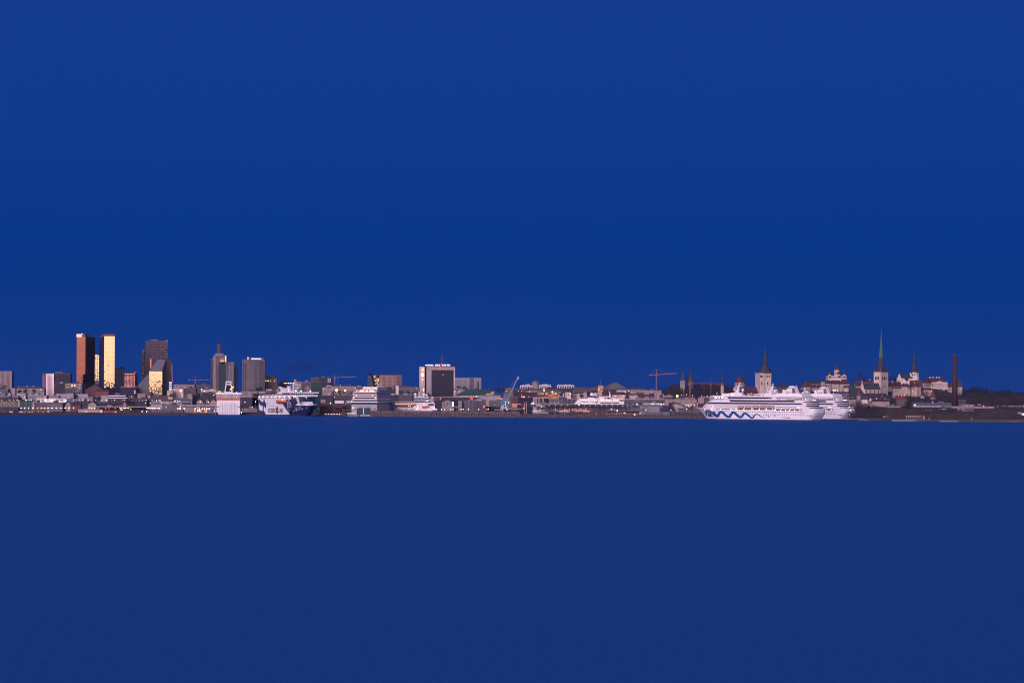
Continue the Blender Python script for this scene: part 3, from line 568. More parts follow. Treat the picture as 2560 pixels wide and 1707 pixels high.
T.rod('stern_staff', 'white', (172,800), (172,690), .15, 3); T.box('deck_rail', 'white', 200, 900, 738, 744, 1.5, 1.7); T.box('deck_rail', 'white', 150, 900, 782, 788, .2, .4)
# green dome-like tank behind and the green channel hut right of the bow
G = Thing('tank', 'round bright green storage tank standing behind the blue and white ferry', 'tank', 'e', 1400, 620, 3600)
G.lathe('shell', 'green', 1470, [(640,62),(540,68),(515,60),(505,20)], 5, 14); G.box('stand', 'conc', 1370, 1580, 600, None, 3, 12)
G = Thing('channel_marker', 'green and white triangular board at the foot of the ferry bow', 'marker', 'e', 1980, 1350, 3222, gz=2)
G.poly('board', 'green', [(1985,1330),(2100,1180),(2118,1330)], 0, 1.2); G.poly('white_tip', 'white', [(2080,1205),(2112,1160),(2118,1220)], -.2, 1.4); G.box('base', 'white', 1980, 2122, 1330, 1356, -.3, 2)
# smoke from the ferry's stack
sm = bpy.data.materials.new('smoke'); sm.use_nodes = True; MATS['smoke'] = sm; q = sm.node_tree; q.nodes.clear(); out = q.nodes.new('ShaderNodeOutputMaterial'); pv = q.nodes.new('ShaderNodeVolumePrincipled'); q.links.new(pv.outputs[0], out.inputs[1])
pv.inputs['Color'].default_value = (.06, .07, .12, 1); tcq = q.nodes.new('ShaderNodeTexCoord'); nz = q.nodes.new('ShaderNodeTexNoise'); nz.inputs['Scale'].default_value = .09; nz.inputs['Detail'].default_value = 4; q.links.new(tcq.outputs['Object'], nz.inputs[0])
mr = q.nodes.new('ShaderNodeMapRange'); q.links.new(nz.outputs[0], mr.inputs[0]); mr.inputs[1].default_value = .3; mr.inputs[2].default_value = .7; mr.inputs[3].default_value = .0; mr.inputs[4].default_value = .038; q.links.new(mr.outputs[0], pv.inputs['Density'])
fx, fz = T.m(870, 320, 14); Pm = T.o.matrix_basis @ Vector((fx, 14, fz)); m = MB(); px0, pz0 = 0, 0
m.loft([[(x+0, r*1.2*math.cos(a_*math.pi/5), zz+r*math.sin(a_*math.pi/5)) for a_ in range(10)] for x, zz, r in ((-4, -3, 1.3), (-2, 1, 2.2), (2, 6, 3.6), (7, 11, 5.4), (13, 16, 7), (22, 20, 8), (36, 22, 7), (56, 23, 2))])
so_ = m.build('smoke', 'smoke', None, Pm); tag(so_, 'thin dark smoke drifting right from the blue and white ferry funnel', 'smoke', kind='stuff')
# ------------------------------------------------------------------ ferry with curved after decks
T = Thing('ferry', 'grey white ferry with curved lit after decks, a dark teal funnel and stern ramp', 'ferry', 't', 240, 1440, 3176, 5, gz=0)
LD = 165
def tl(x0, x1, y0, y1, part, mat, d0=0, d1=LD, sl0=0, sl1=0): return T.poly(part, mat, [(x0, y1), (x1, y1), (x1-sl1, y0), (x0+sl0, y0)], d0, d1)
tl(245, 1075, 1055, 1440, 'hull', 'shipgrey'); tl(225, 1090, 990, 1055, 'teal_band', 'deepteal', -.3, LD-20, 0, 0)
tl(232, 1095, 965, 990, 'deck_edge', 'hullwhite', -1, LD-22); tl(290, 1085, 905, 965, 'lounge_deck', 'shipgrey', 0, LD-24, 15)
tl(305, 1075, 908, 958, 'lounge_windows', 'blueglass', -.3, .5, 10, 0)
tl(285, 1085, 872, 905, 'deck_edge', 'white', -1.5, LD-25, 10); tl(330, 1080, 822, 872, 'after_deck', 'shipgrey', 3, LD-28, 5); tl(350, 985, 828, 862, 'after_windows', 'darkglass', 2.6, 3.2)
tl(295, 1075, 795, 822, 'deck_edge', 'white', -.5, LD-28, 5); tl(320, 1070, 752, 795, 'after_deck', 'shipgrey', 5, LD-30); tl(300, 1070, 725, 752, 'deck_edge', 'white', 0, LD-30)
tl(330, 1070, 665, 725, 'after_deck', 'pink', 8, LD-35); tl(320, 1065, 645, 668, 'deck_edge', 'white', 3, LD-35)
tl(390, 1050, 575, 645, 'upper_house', 'shipgrey', 12, LD-45, 30, 10); tl(600, 1100, 485, 560, 'top_house', 'hullwhite', 20, LD-60, 40, 20)
for x0, x1 in ((520,660),(715,780),(835,975)): T.box('lit_window', 'e_soft', x0, x1, 592, 635, 11.5, 12.2)
for x0, x1 in ((605,740),(860,960)): T.box('lit_window', 'e_dim', x0, x1, 508, 540, 19.4, 20.2)
for k in range(13): T.box('rail_post', 'pink', 345+k*55, 352+k*55, 668, 725, 2.5, 3.0)
for x in (410, 935, 1035): T.ball('deck_lamp', 'e_warm', x, 765 if x < 1000 else 838, 10, 0)
for x, y in ((415,595),(1072,600),(1032,518),(678,482)): T.ball('deck_lamp', 'e_white', x, y, 7, 8)
for x, y in ((295,810),(320,840),(270,890),(240,965),(258,930),(300,860)): T.ball('deck_lamp', 'e_warm', x, y, 9, -1)
T.poly('stern_frame', 'shipgrey', [(400,1075),(870,1075),(870,1120),(860,1148),(470,1148),(430,1185),(410,1185),(400,1120)], -.35, .3)
for k in range(8): T.box('stern_panel', 'pink', 415+k*56, 460+k*56, 1085, 1135, -.5, -.3)
T.poly('stern_ramp', 'deepteal', [(415,1210),(450,1165),(860,1165),(865,1260),(865,1385),(415,1385)], -.3, .2); T.box('ramp_post', 'hullwhite', 630, 650, 1150, 1385, -.8, -.2)
for x in (300, 368, 910, 980, 1020): T.box('fairlead', 'black', x-12, x+12, 1192, 1222, -.15, .3)
T.ball('deck_lamp', 'e_white', 297, 1170, 11, -1)
# side: bands are the same solids; side windows and bridge
def sidebox(part, mat, y0, y1, d0, d1, out=.25):
    a_ = T.m(1085, y0)[0]; zt_, zb_ = T.m(1085, y0)[1], T.m(1085, y1)[1]; m = MB(); m.box(a_-.2, a_+out, d0, d1, zb_, zt_); return m.build(part, mat, T.o)
sidebox('side_windows', 'blueglass', 905, 960, 8, LD-26); sidebox('side_house', 'shipgrey', 720, 872, 0, LD-30, .1); sidebox('side_band', 'navy', 690, 712, 6, LD-40, .4)
sidebox('upper_side', 'shipgrey', 600, 690, 10, LD-60, .2); m = MB(); a_ = T.m(1085, 740)[0]; zz = T.m(1085, 740)[1]; m.box(a_-6, a_+5.5, LD-42, LD-34, zz, zz+1.5); m.build('bridge_wing', 'hullwhite', T.o)
fn_ = T.poly('funnel', 'deepteal', [(740,480),(785,190),(795,100),(885,100),(900,190),(930,300),(980,480)], 60, 78)
T.box('funnel_band', 'redwall', 783, 893, 150, 178, 59.6, 78.4, fn_); 
for x in (800, 850): T.box('exhaust_pipe', 'black', x, x+28, 38, 104, 64, 72, fn_)
T.rods('mast', 'white', [((1110,480),(1100,240)),((1115,480),(1130,370)),((945,440),(925,330))], .4, 90); T.rod('mast', 'white', (1208,500), (1205,350), .3, 120)
T.lathe('radome_post', 'white', 1240, [(510,38),(560,38)], 110, 10)
# ------------------------------------------------------------------ white ship with two radomes
T = Thing('ship', 'white ship with two round radomes and dark window bands, in front of the tall hotel', 'ship', 'v', 140, 1320, 3290, 0, gz=0)
T.box('hull', 'hullwhite', -250, 600, 1240, None, 2, 22); T.box('low_deck', 'shipgrey', -330, 150, 1105, 1165, 4, 18)
T.box('orange_light_strip', 'orange', -320, 190, 1160, 1200, 1.5, 3);  # orange strip of light painted as a flat coloured board
for k in range(12): T.box('strip_lamp', 'e_soft', -310+k*38, -285+k*38, 1168, 1180, 1.0, 1.4)
T.box('side_windows', 'darkglass', -230, 110, 1236, 1250, 1.6, 2.2); T.box('white_side', 'hullwhite', -250, 120, 1262, 1312, .8, 2.2)
for x in (-170, -60, -30, 80, 120): T.box('port', 'darksteel', x, x+18, 1292, 1308, .5, .9)
T.box('superstructure', 'white', 145, 640, 1130, 1325, 3, 20); T.box('window_band', 'black', 148, 560, 1105, 1130, 2.6, 18); T.box('upper_deck', 'shipgrey', 145, 600, 1050, 1105, 3, 18)
T.box('window_band', 'black', 150, 540, 1022, 1050, 2.6, 17); T.box('bridge_roof', 'white', 140, 480, 1000, 1024, 2.2, 18)
for k in range(5): T.box('deck_post', 'white', 190+k*70, 202+k*70, 1062, 1090, 2.4, 3)
T.box('boat_recess', 'darksteel', 500, 640, 1170, 1215, 2.5, 3.1); T.box('lifeboat', 'orange', 345, 510, 1218, 1262, -.5, 2.5); T.box('lit_recess', 'stone2', 345, 590, 1262, 1320, 2.5, 3.1); T.box('gantry', 'hullwhite', 330, 650, 1148, 1166, 1.5, 3); T.box('gantry', 'hullwhite', 636, 652, 1166, 1325, 1.5, 3)
for x in (180, 390): T.ball('radome', 'hullwhite', x, 938, 37, 10); T.lathe('radome_post', 'white', x, [(968,14),(1002,18)], 10, 8)
T.poly('mast_tower', 'shipgrey', [(240,1000),(250,880),(270,860),(320,870),(330,1000)], 9, 13); T.rods('mast', 'blueroof', [((275,870),(280,830)),((255,900),(330,900))], .3, 10)
T.box('funnel', 'darksteel', 505, 555, 935, 1000, 10, 16)
for x, y in ((445,955),(490,1015),(592,1010),(465,1105),(395,1195),(240,1228),(225,1285),(500,1290),(635,1275),(18,1225),(60,1228)): T.ball('deck_lamp', 'e_white' if x % 2 else 'e_warm', x, y, 8, .5)
T.poly('tender', 'cream', [(-330,1325),(-300,1290),(-250,1270),(-200,1290),(-190,1325)], -6, -2)
# ------------------------------------------------------------------ white passenger ship, lit
T = Thing('passenger_ship', 'white passenger ship with a swept back stern and rows of lit windows, behind the breakwater', 'passenger ship', 'y', 175, 960, 3300, 0, gz=0)
T.poly('hull', 'hullwhite', [(175,960),(215,900),(290,820),(350,785),(880,785),(850,850),(790,960),(790,985),(175,985)], 0, 20); T.box('forward_hull', 'white', 790, 1640, 835, 985, 2, 19)
T.box('shade_deck', 'navy', 400, 840, 868, 885, -.3, .2); T.box('side_opening', 'black', 680-350, 330+90, 935, 955, -.2, .2); T.box('side_band', 'black', 950, 1275, 895, 918, 1.6, 2.2); T.box('side_band', 'black', 1300, 1500, 895, 918, 1.6, 2.2)
T.poly('upper_deck', 'shipgrey', [(850,840),(870,790),(1640,790),(1640,850),(1300,842)], 3, 18); T.poly('bow_roof', 'white', [(1480,770),(1610,775),(1670,815),(1500,815)], 1, 19); T.box('bow_windows', 'darkglass', 1530, 1640, 820, 850, 1.5, 2.2)
for x in (905,960,985,1012,1050,1085,1130,1170,1205,1235,1265,1345,1390,1410,1445,1468): T.box('lit_window', 'e_warm', x-6, x+6, 800, 832, 2.4, 2.9)
for x in (425,480,560,600,770,830): T.ball('deck_lamp', 'e_warm', x, 815, 5, -.5)
for k in range(16): T.ball('deck_lamp', 'e_warm' if k % 3 else 'e_dim', 400+k*29, 868+(k*37 % 40), 4.5 if k % 4 else 7, -.6)
for k in range(10): T.ball('deck_lamp', 'e_dim' if k % 2 else 'e_warm', 230+k*52, 935, 4, -.5)
T.box('aft_house', 'white', 580, 780, 745, 785, 4, 16); T.poly('aft_sign_house', 'plaster', [(650,690),(665,625),(850,615),(850,690)], 4, 14); T.box('aft_house', 'navy', 590, 830, 710, 745, 5, 15)
T.box('waterside_shadow', 'darkstone', 180, 1640, 985, 1100, 1, 18)  # dark block added below the hull in place of shadow
T.text('lettering', 'shipgrey', 'EMO', 725, 800, 635, 670, 3.8)
fn_ = T.poly('funnel', 'shipgrey', [(830,790),(845,620),(900,615),(930,690),(960,790)], 6, 14); T.box('funnel_stripe', 'brown', 870, 895, 660, 750, 5.7, 6.2, fn_)
T.poly('mid_deck', 'white', [(900,790),(920,720),(1180,710),(1250,750),(1380,770),(1400,790)], 5, 16); T.poly('bridge_window', 'black', [(1160,740),(1200,745),(1330,795),(1165,795)], 4.6, 5.2)
for k in range(5): T.box('mid_window', 'darkglass', 1050+k*26, 1062+k*26, 745, 785, 4.6, 5.2)
T.poly('mast', 'white', [(1205,740),(1215,640),(1200,560),(1208,550),(1240,620),(1260,745)], 10, 12)
for x, y, r in ((955,650,10),(1037,685,10),(1088,605,7)): T.ball('radome', 'hullwhite', x, y, r, 9)
T.ball('deck_lamp', 'e_white', 690, 635, 10, 3)
# ================================================================== TALL BUILDINGS, LEFT
# -- striped office
T = Thing('office_tower', 'dark office block with a pink white mirrored striped front, left of the gold towers', 'building', '0', 690, 1100, 4250, -3)
T.box('wall', 'dgrey', 690, 1150, 745, None, 0, 22); T.box('side_wing', 'mgrey', 690, 752, 752, None, -1.5, 0); g = T.box('striped_glazing', 'mirrorpink', 757, 882, 750, 1105, -2.2, 0)
for k in range(7): T.box('mullion', 'darkglass', 757+k*18.5+12, 757+k*18.5+19, 758, 1100, -2.5, -2.2, g)
for k in range(11): T.box('spandrel', 'redwall', 790, 868, 800+k*28, 804+k*28, -2.45, -2.2, g)
T.box('plant_room', 'mauve', 905, 1025, 712, 745, 5, 15); T.box('plant_room', 'darkstone', 840, 1070, 733, 746, 3, 18); T.wins('darkglass', 960, 1130, 770, 1060, 3, 6, .5, .6, 0)
T.box('roof', 'greyroof', 686, 1154, 738, 747, -.6, 22.4)
# -- left gold tower, turned so that its left face is the lit one
def tower(label, c, xc, xl, xr, yt, yb, D, aL, matL, matR, cap, wall='darkglass'):
    """two visible faces meeting at the corner xc"""
    T = Thing('skyscraper', label, 'skyscraper', c, xc, yb, D, -90+aL)
    kx = lambda x: src(c, x, 0)[0]; A_ = (kx(xc)-1280)*D/F
    # left face direction (going left, away) and right face direction
    a = R(aL); pl = (kx(xl)-1280)/F; pr = (kx(xr)-1280)/F
    el = (-math.cos(a), math.sin(a)); er = (math.sin(a), math.cos(a))
    wl = (pl*D-A_)/(el[0]-pl*el[1]); wr = (pr*D-A_)/(er[0]-pr*er[1])
    zt = T.m(xc, yt)[1]; m = MB(); m.box(0, wr, 0, wl, -3, zt); m.build('core', wall, T.o)
    # local x = er, local y = el : check orientation
    return T, wl, wr, zt
LEAN = -1
def panes(T, part, mat, face, w, z0, z1, nx, nz, tilt=.4, off=.15, jag=None, gap=None):
    m = MB(); rnd = random.Random(5)
    for j in range(nz):
        for i in range(nx):
            if gap and rnd.random() < gap(j/nz, i/nx): continue  # panes left out to imitate dark reflections in the glass
            a0, a1 = w*(i+.02)/nx, w*(i+.98)/nx; b0, b1 = z0+(z1-z0)*(j+.03)/nz, z0+(z1-z0)*(j+.97)/nz; tl = tilt*(jag(j/nz) if jag else 1)
            q = [off+R(rnd.uniform(-tl, tl))*(a1-a0)*.5*s1+R(rnd.uniform(-tl, tl))*(b1-b0)*.5*s2 for s1, s2 in ((-1,-1),(1,-1),(1,1),(-1,1))]
            rx, rz = R(rnd.gauss(0, tl)), R(rnd.gauss(0, tl)); rz = rz if tl < 1 else LEAN*abs(rz); q = [off+.12+rx*(a1-a0)*.5*s1+rz*(b1-b0)*.5*s2 for s1, s2 in ((-1,-1),(1,-1),(1,1),(-1,1))]
            P = [(a0,b0),(a1,b0),(a1,b1),(a0,b1)]
            if face == 'x': vs = [(p[0], -q_, p[1]) for p, q_ in zip(P, q)]      # front face (y = 0)
            else: vs = [(-q_, p[0], p[1]) for p, q_ in zip(P, q)]                # side face (x = 0)
            m.add(vs, [(0,1,2,3)])
    me = bpy.data.meshes.new(part); me.from_pydata(m.v, [], m.f); me.materials.append(MATS[mat]); o = bpy.data.objects.new(part, me); COL.objects.link(o); o.parent = T.o; return o
T, wl, wr, zt = tower('left of the two tall mirrored towers, dim orange face and white lit crown sign', '0', 1392, 1250, 1546, 146, 1000, 4320, 20, 0, 0, 0)
zb = T.m(1392, 895)[1]
panes(T, 'orange_glazing', 'mirrorbrown', 'y', wl, zb, zt, 8, 30, .25); panes(T, 'dark_glazing', 'mirrordark', 'x', wr, zb-20, zt, 14, 30, .3)  # one glass, its bright and dark reflections put into two materials
m = MB(); m.box(0, wr, -.4, wl+.4, zb-14, zb-.5); m.build('podium', 'darkstone', T.o)
m = MB(); m.box(3, wr-6, 3, wl-4, zt, zt+5); m.build('plant_room', 'mgrey', T.o)
sz = T.m(1392, 142)[1]; m = MB(); m.box(-.6, 0, wl*.42, wl, zt+.3, zt+1.9); m.box(-.6, 0, wl*.42, wl, zt+3.6, zt+5); m.box(-.6, 0, wl*.93, wl, zt+1.9, zt+3.6); m.tube((-.3, wl*.42, zt+4.6), (-.3, wl*.34, zt+6.3), .7); m.build('crown_sign', 'e_soft', T.o)
T, wl, wr, zt = tower('right of the two tall mirrored towers, its broad face glowing gold', '0', 1697, 1620, 1868, 134, 1060, 4300, 75, 0, 0, 0)
zb = T.m(1697, 1060)[1]
panes(T, 'gold_glazing', 'mirror', 'x', wr, zb, zt, 9, 44, .16, gap=lambda f, g: 0 if f > .25 else (.25-f)*2.6); panes(T, 'dark_glazing', 'mirrordark', 'y', wl, zb, zt-3, 5, 40, .4)  # bare patches imitate dark reflections; dark face has its shade in the colour
m = MB(); m.box(1, wr, 3, wl*.8, zt, zt+4.4); m.build('roof_screen', 'redwall', T.o); m = MB(); m.box(-.5, wr+.4, -.5, wl, zt, zt+.8); m.build('parapet', 'pink', T.o)
m = MB(); m.box(.2, wr*.25, -.1, wl, zb-4, zb+1.5); m.build('podium', 'darkstone', T.o)
# -- building between and behind
T = Thing('office_tower', 'slim orange glowing block seen in the gap between the two tall mirrored towers', 'building', '0', 1540, 980, 4700, 2)
T.box('wall', 'darkstone', 1538, 1690, 434, None, .4, 20); panes(T, 'orange_glazing', 'mirror', 'x', T.m(1618, 500)[0], T.m(1560, 860)[1], T.m(1560, 436)[1], 4, 22, .5)
for x in (1562, 1592): T.box('mullion', 'rust', x, x+5, 436, 860, -.3, 0)
for y in (505, 778): T.box('spandrel', 'rust', 1540, 1618, y, y+9, -.35, 0)
T = B('slim dull grey block right of the gold mirrored tower', '0', 1872, 2012, 664, 4400, 'lgrey', 16, (3, 12, 690, 1040, .3, .5), name='office_tower', rmat='slate')
T = Thing('office_block', 'small block with a glowing pink red window grid, right of the gold tower', 'building', 's', 309.5, 966, 4450, -2)
T.box('wall', 'darkstone', 309.5, 341.5, 932.5, None, 0, 16)
a_, b_, zb, zt = T.rect(309.5, 338, 937.5, 966); nc, nr = 8, 10
for j in range(nr):
    for i in range(nc): inst('window', 'box', 'e_pinkish' if (i*7+j*3) % 11 else 'mirrorpink', T.o, (a_+(i+.5)*(b_-a_)/nc, -.1, zt-(j+.5)*(zt-zb)/nr), ((b_-a_)/nc*.66, .3, (zt-zb)/nr*.6))
T.box('roof_band', 'e_dim', 310, 337, 933.5, 936, -.4, 0); T.box('roof', 'darkstone', 309, 342, 932, 933.2, -.5, 16.4)
for x in (336.5, 339.5): T.ball('roof_light', 'e_red', x, 931, .8, 1)
# -- tall mauve tower with red strips
T = Thing('skyscraper', 'tall mauve grey tower with red light strips, behind the slanted dark glass building', 'skyscraper', '1', 335, 1000, 4450, -16)
T.box('wall', 'mauve', 335, 640, 212, None, 0, 40); T.box('roof', 'greyroof', 333, 642, 205, 214, -.5, 40.5)
for k in range(24): T.box('floor_band', 'darkglass', 340, 636, 228+k*25, 234+k*25, -.25, .1)
for x in (405, 470, 535, 600): T.box('mullion', 'conc', x, x+4, 216, 800, -.4, 0)
a_, _ = T.m(640, 300); m = MB(); z_t, z_b = T.m(640, 214)[1], 0
m.box(a_, a_+.5, 1, 39, z_b, z_t-1); m.build('side_glazing', 'darkglass', T.o)
for y0, y1, mt, x in ((218,345,'e_red2',665),(385,500,'e_red2',665),(500,650,'e_dim',373)):
    if x > 600: z0_, z1_ = T.m(640, y1)[1], T.m(640, y0)[1]; m = MB(); m.box(a_+.4, a_+1.3, 6, 11, z0_, z1_); m.build('light_strip', mt, T.o)
    else: T.box('light_strip', mt, 367, 380, y0, y1, -.6, 0)
for k in range(7): T.box('roof_fitting', 'lgrey', 385+k*14, 393+k*14, 205-random.randint(8, 22), 208, 4+k, 6+k)
for x, d in ((340, 0), (628, 0), (725, 30)): T.ball('roof_light', 'e_red', x if x < 700 else 640, 203, 4, d)
# -- wavy reflections tower
T = Thing('skyscraper', 'dark rounded tower with wavy orange reflections, left of the mauve grey tower', 'skyscraper', '1', 218, 900, 4600, 0)
T.box('wall', 'darkstone', 222, 330, 362, None, 3, 22); T.lathe('rounded_front', 'mirrordark', 262, [(360,44),(900,44)], 6, 20); T.box('roof', 'redwall', 222, 325, 352, 364, 2, 22)
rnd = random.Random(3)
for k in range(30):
    y = 385+k*15+rnd.uniform(-4, 4); x = 246+22*math.sin(k*.9)+rnd.uniform(-5, 5); T.box('reflection_strip', 'mirrorbrown' if k % 3 else 'redwall', x-13, x+13, y, y+8, -3.6, -3.2)  # wavy reflections laid out as brown mirror and red strips
# -- slanted dark glass building with a gold face
T = Thing('office_tower', 'slanted dark glass building whose lower front shines gold, topped by a steel frame', 'building', '1', 345, 1100, 4150, -9)
DD = 46
T.box('wall', 'darkglass', 345, 557, 700, None, 0, DD)
x0, z0 = T.m(345, 700); x1, _ = T.m(557, 700); zt = T.m(490, 512, 16)[1]; u0 = T.m(486, 512, 16)[0]; u1 = T.m(617, 512, 16)[0]
m = MB(); m.add([(x0,0,z0),(x1,0,z0),(x1,DD,z0),(x0,DD,z0),(u0,16,zt),(u1,16,zt),(x1+2,DD,zt),(u0,DD,zt)], [(0,1,5,4),(1,2,6,5),(2,3,7,6),(3,0,4,7),(4,5,6,7)]); m.build('sloping_roof', 'greyglass', T.o)
m = MB()
for k in range(6):
    f_ = (k+.5)/6; m.tube((x0+(u0-x0)*f_, 16*f_-.2, z0+(zt-z0)*f_), (x1+(u1-x1)*f_, 16*f_-.2, z0+(zt-z0)*f_), .18, 4)
m.build('roof_ribs', 'conc', T.o)
panes(T, 'gold_glazing', 'mirror', 'x', x1-x0, T.m(450, 1085)[1], z0-.5, 22, 40, .2, gap=lambda f, g: (0 if f > .6 else (.6-f)*1.1)+(.8 if .52 < f < .6 and .6 < g < .85 else 0))  # missing panes low down stand for reflected dark buildings
m = MB(); m.box(x1+.05, x1+.4, 2, DD, 0, z0+4); m.build('side_glazing', 'mirrordark', T.o)
m = MB(); [m.box(x1+.35, x1+.6, 2, DD, z0-6-k*4, z0-5.6-k*4) for k in range(12)]; m.build('side_floor_lines', 'mgrey', T.o)
xr = T.m(722, 520, 18)[0]; m = MB(); m.box(x1+.1, xr, 18, DD, 0, zt); m.build('rear_wing', 'mirrordark', T.o)
T.rods('steel_frame', 'darksteel', [((490,500),(570,360)),((570,360),(570,505)),((570,360),(655,346)),((600,512),(600,490))], .55, 18)
T.ball('roof_light', 'e_red', 568, 356, 4, 18); T.ball('roof_light', 'e_red', 652, 345, 4, 18)
T.poly('side_wing', 'mgrey', [(343,742),(343,1090),(128,1090),(128,985),(250,830)], 2, 30)
for k in range(4): inst('lit_floor', 'box', 'e_sign', T.o, (T.m(692, 892, 18)[0], 17.8, T.m(690, 892+k*36, 18)[1]), (4.2, .4, 1.5))
T.rod('curved_light_edge', 'e_dim', (722,890), (716,600), .2, 17.8)
# -- twin stepped tower with chimney like sign pillar
T = Thing('skyscraper', 'stepped grey tower with a reddish pillar on its roof and a dark glass middle', 'skyscraper', '1', 1350, 1020, 4000, -4)
T.box('left_wing', 'mauve', 1352, 1425, 496, None, 4, 30); T.box('wall', 'mgrey', 1390, 1620, 442, None, 0, 28)
T.poly('wall_shoulder', 'mauve', [(1385,496),(1425,455),(1425,500)], 3, 28)
for k in range(19): T.box('balcony', 'darkglass', 1350, 1380, 506+k*27, 518+k*27, 3.2, 4.2)
T.box('light_pier', 'conc', 1392, 1440, 470, None, -.6, 0); T.box('brown_pier', 'brown', 1446, 1482, 600, None, -.5, 0)
T.box('roof_plate', 'conc', 1425, 1560, 412, 442, 3, 24); T.box('sign_pillar', 'brick', 1455, 1510, 262, 412, 8, 13)
T.poly('dark_glazing', 'tealglass', [(1482,608),(1500,600),(1595,600),(1595,1022),(1482,1022)], -.6, 0)
T.lathe('round_bay', 'stone2', 1548, [(500,50),(556,50)], 2, 16); T.box('lit_window', 'e_dim', 1508, 1570, 528, 548, -6, -5.2); T.box('dark_lettering', 'darkglass', 1490, 1580, 562, 596, -.8, 0)
T.box('light_strip', 'e_soft', 1591, 1603, 455, 552, -1.5, -.4)
T.poly('right_wing', 'mgrey', [(1600,555),(1735,550),(1735,1022),(1600,1022)], 1, 26); T.box('right_glazing', 'greyglass', 1645, 1722, 612, 1000, .5, 1.2)
for k in range(12): T.box('floor_band', 'mgrey', 1645, 1722, 640+k*30, 645+k*30, .3, .6)
for x in (1668, 1694): T.box('mullion', 'dgrey', x, x+4, 612, 1000, .25, .6)
T.box('slim_wing', 'dgrey', 1735, 1782, 632, None, 6, 24); T.wins('window', 1740, 1776, 650, 1000, 2, 14, .4, .4, 6)
T.wins('window', 1455, 1475, 460, 500, 1, 2, .7, .6, 0)
# -- grey hotel block
T = Thing('hotel', 'grey hotel block with a white lit sign on its roof, behind the orange banded ferry', 'hotel', 's', 606, 1000, 3950, -2)
T.box('wall', 'mgrey', 606, 662, 900, None, 0, 20); T.box('light_panel', 'mauve', 617.5, 625.5, 900.5, None, -.35, 0); T.box('roof', 'mauve', 605, 663, 898.5, 900.5, -.5, 20.5)
T.wins('darkglass', 606.8, 617, 908, 1000, 2, 17, .66, .62, 0); T.wins('window', 625.5, 633, 902, 1000, 2, 18, .32, .42, 0); 
for k in range(17): T.box('window_band', 'darkglass', 634.5, 644.5, 904+k*5.4, 906.3+k*5.4, -.2, .1); T.box('window_band', 'darkglass', 646.5, 661, 904+k*5.4, 906.7+k*5.4, -.2, .1)
T.text('roof_sign', 'e_sign', 'cityplaza', 627.5, 653, 894.3, 899, .5); T.box('roof_sign_mark', 'e_pinkish', 618, 619.8, 892.5, 899, .3, .8); T.box('roof_sign_mark', 'e_pinkish', 621, 622.6, 892.5, 898, .3, .8)
T.box('antenna', 'lgrey', 656.5, 658, 894, 899, 4, 5)
# -- office right of it
T = B('beige office with a grid of small square windows, just right of the grey hotel', 's', 671, 692, 945, 4000, 'beige', 16, (6, 8, 950, 990, .42, .5), name='office_block'); T.box('left_wing', 'mgrey', 661, 671, 938, None, 2, 16); T.box('upper_storey', 'conc', 664, 685, 938.5, 946, 4, 14)
T.wins('window', 662.5, 670, 956, 985, 2, 5, .4, .6, 2)
for x in (661.5, 664.5, 668, 671): T.ball('lamp', 'e_warm', x, 951.5, .9, -.5)
# ================================================================== TALL HOTEL
T = Thing('hotel', 'tall slab hotel, dark window grid in a pale frame, lit roof signs', 'hotel', '3', 578, 1130, 4360, 0)
T.box('end_slab', 'stone', 578, 665, 628, None, 0, 24); T.box('dark_slot', 'black', 665, 694, 632, None, 4, 20); T.box('pale_panel', 'lgrey', 694, 768, 626, None, 0, 22)
T.box('frame', 'stone', 768, 1160, 628, None, 1.2, 20); T.box('frame_top', 'pink', 768, 1150, 640, 668, .8, 1.4); T.box('roof', 'brown', 690, 1162, 622, 630, -.2, 20.4)
T.box('window_wall', 'darkglass', 777, 1137, 682, 1122, .7, 1.3)
for k in range(20): T.box('window_band', 'dgrey', 777, 1137, 697+k*21.5, 703+k*21.5, .3, .8)
for k in range(24): T.box('mullion', 'dgrey', 783+k*15, 786+k*15, 682, 1122, .45, .75)
T.box('lit_window', 'e_dim', 958, 974, 755, 766, .1, .6)
T.text('roof_sign', 'e_sign', 'SOKOS', 835, 912, 592, 618, 1, th=.2); T.text('roof_sign', 'e_sign', 'HOTEL', 948, 1014, 592, 618, 1, th=.2); T.text('roof_sign', 'e_sign', 'VIRU', 1022, 1080, 592, 618, 1, th=.2)
T.text('roof_sign_mark', 'e_redsign', '/', 920, 942, 582, 624, 1, th=.3); T.text('roof_sign', 'e_sign', 'viru keskus', 670, 806, 590, 616, 1, th=.2)
T.rods('sign_rack', 'darksteel', [((668,622),(806,622)),((835,622),(1080,622))], .25, 1.5)
T.poly('facade_sign_ball', 'e_sign', [(630+24*math.cos(a_*.3927), 770+24*math.sin(a_*.3927)) for a_ in range(16)], -.5, 0); T.poly('facade_sign_cone', 'e_yellow', [(629,712),(614,748),(645,748)], -.5, 0)
T.box('facade_sign_bar', 'e_redsign', 603, 658, 804, 824, -.5, 0); T.poly('facade_sign_dot', 'e_sign', [(629+11*math.cos(a_*.785), 845+13*math.sin(a_*.785)) for a_ in range(8)], -.5, 0)
T.rods('facade_sign_curl', 'e_soft', [((603,665),(620,655)),((620,655),(640,680)),((640,680),(625,705)),((640,655),(655,690)),((655,690),(635,690)),((612,680),(625,700))], .35, -.3)
T.box('entrance_light', 'e_soft', 636, 656, 985, 1030, -.4, 0)
T.rods('lattice_mast', 'redwall', [((927,600),(943,470)),((963,600),(949,470)),((943,470),(946,410)),((949,470),(947,410)),((946,440),(947,400)),((931,570),(959,570)),((936,535),(955,535)),((905,487),(985,492)),((912,470),(935,495)),((931,570),(955,535)),((936,535),(951,500))], .22, 8)
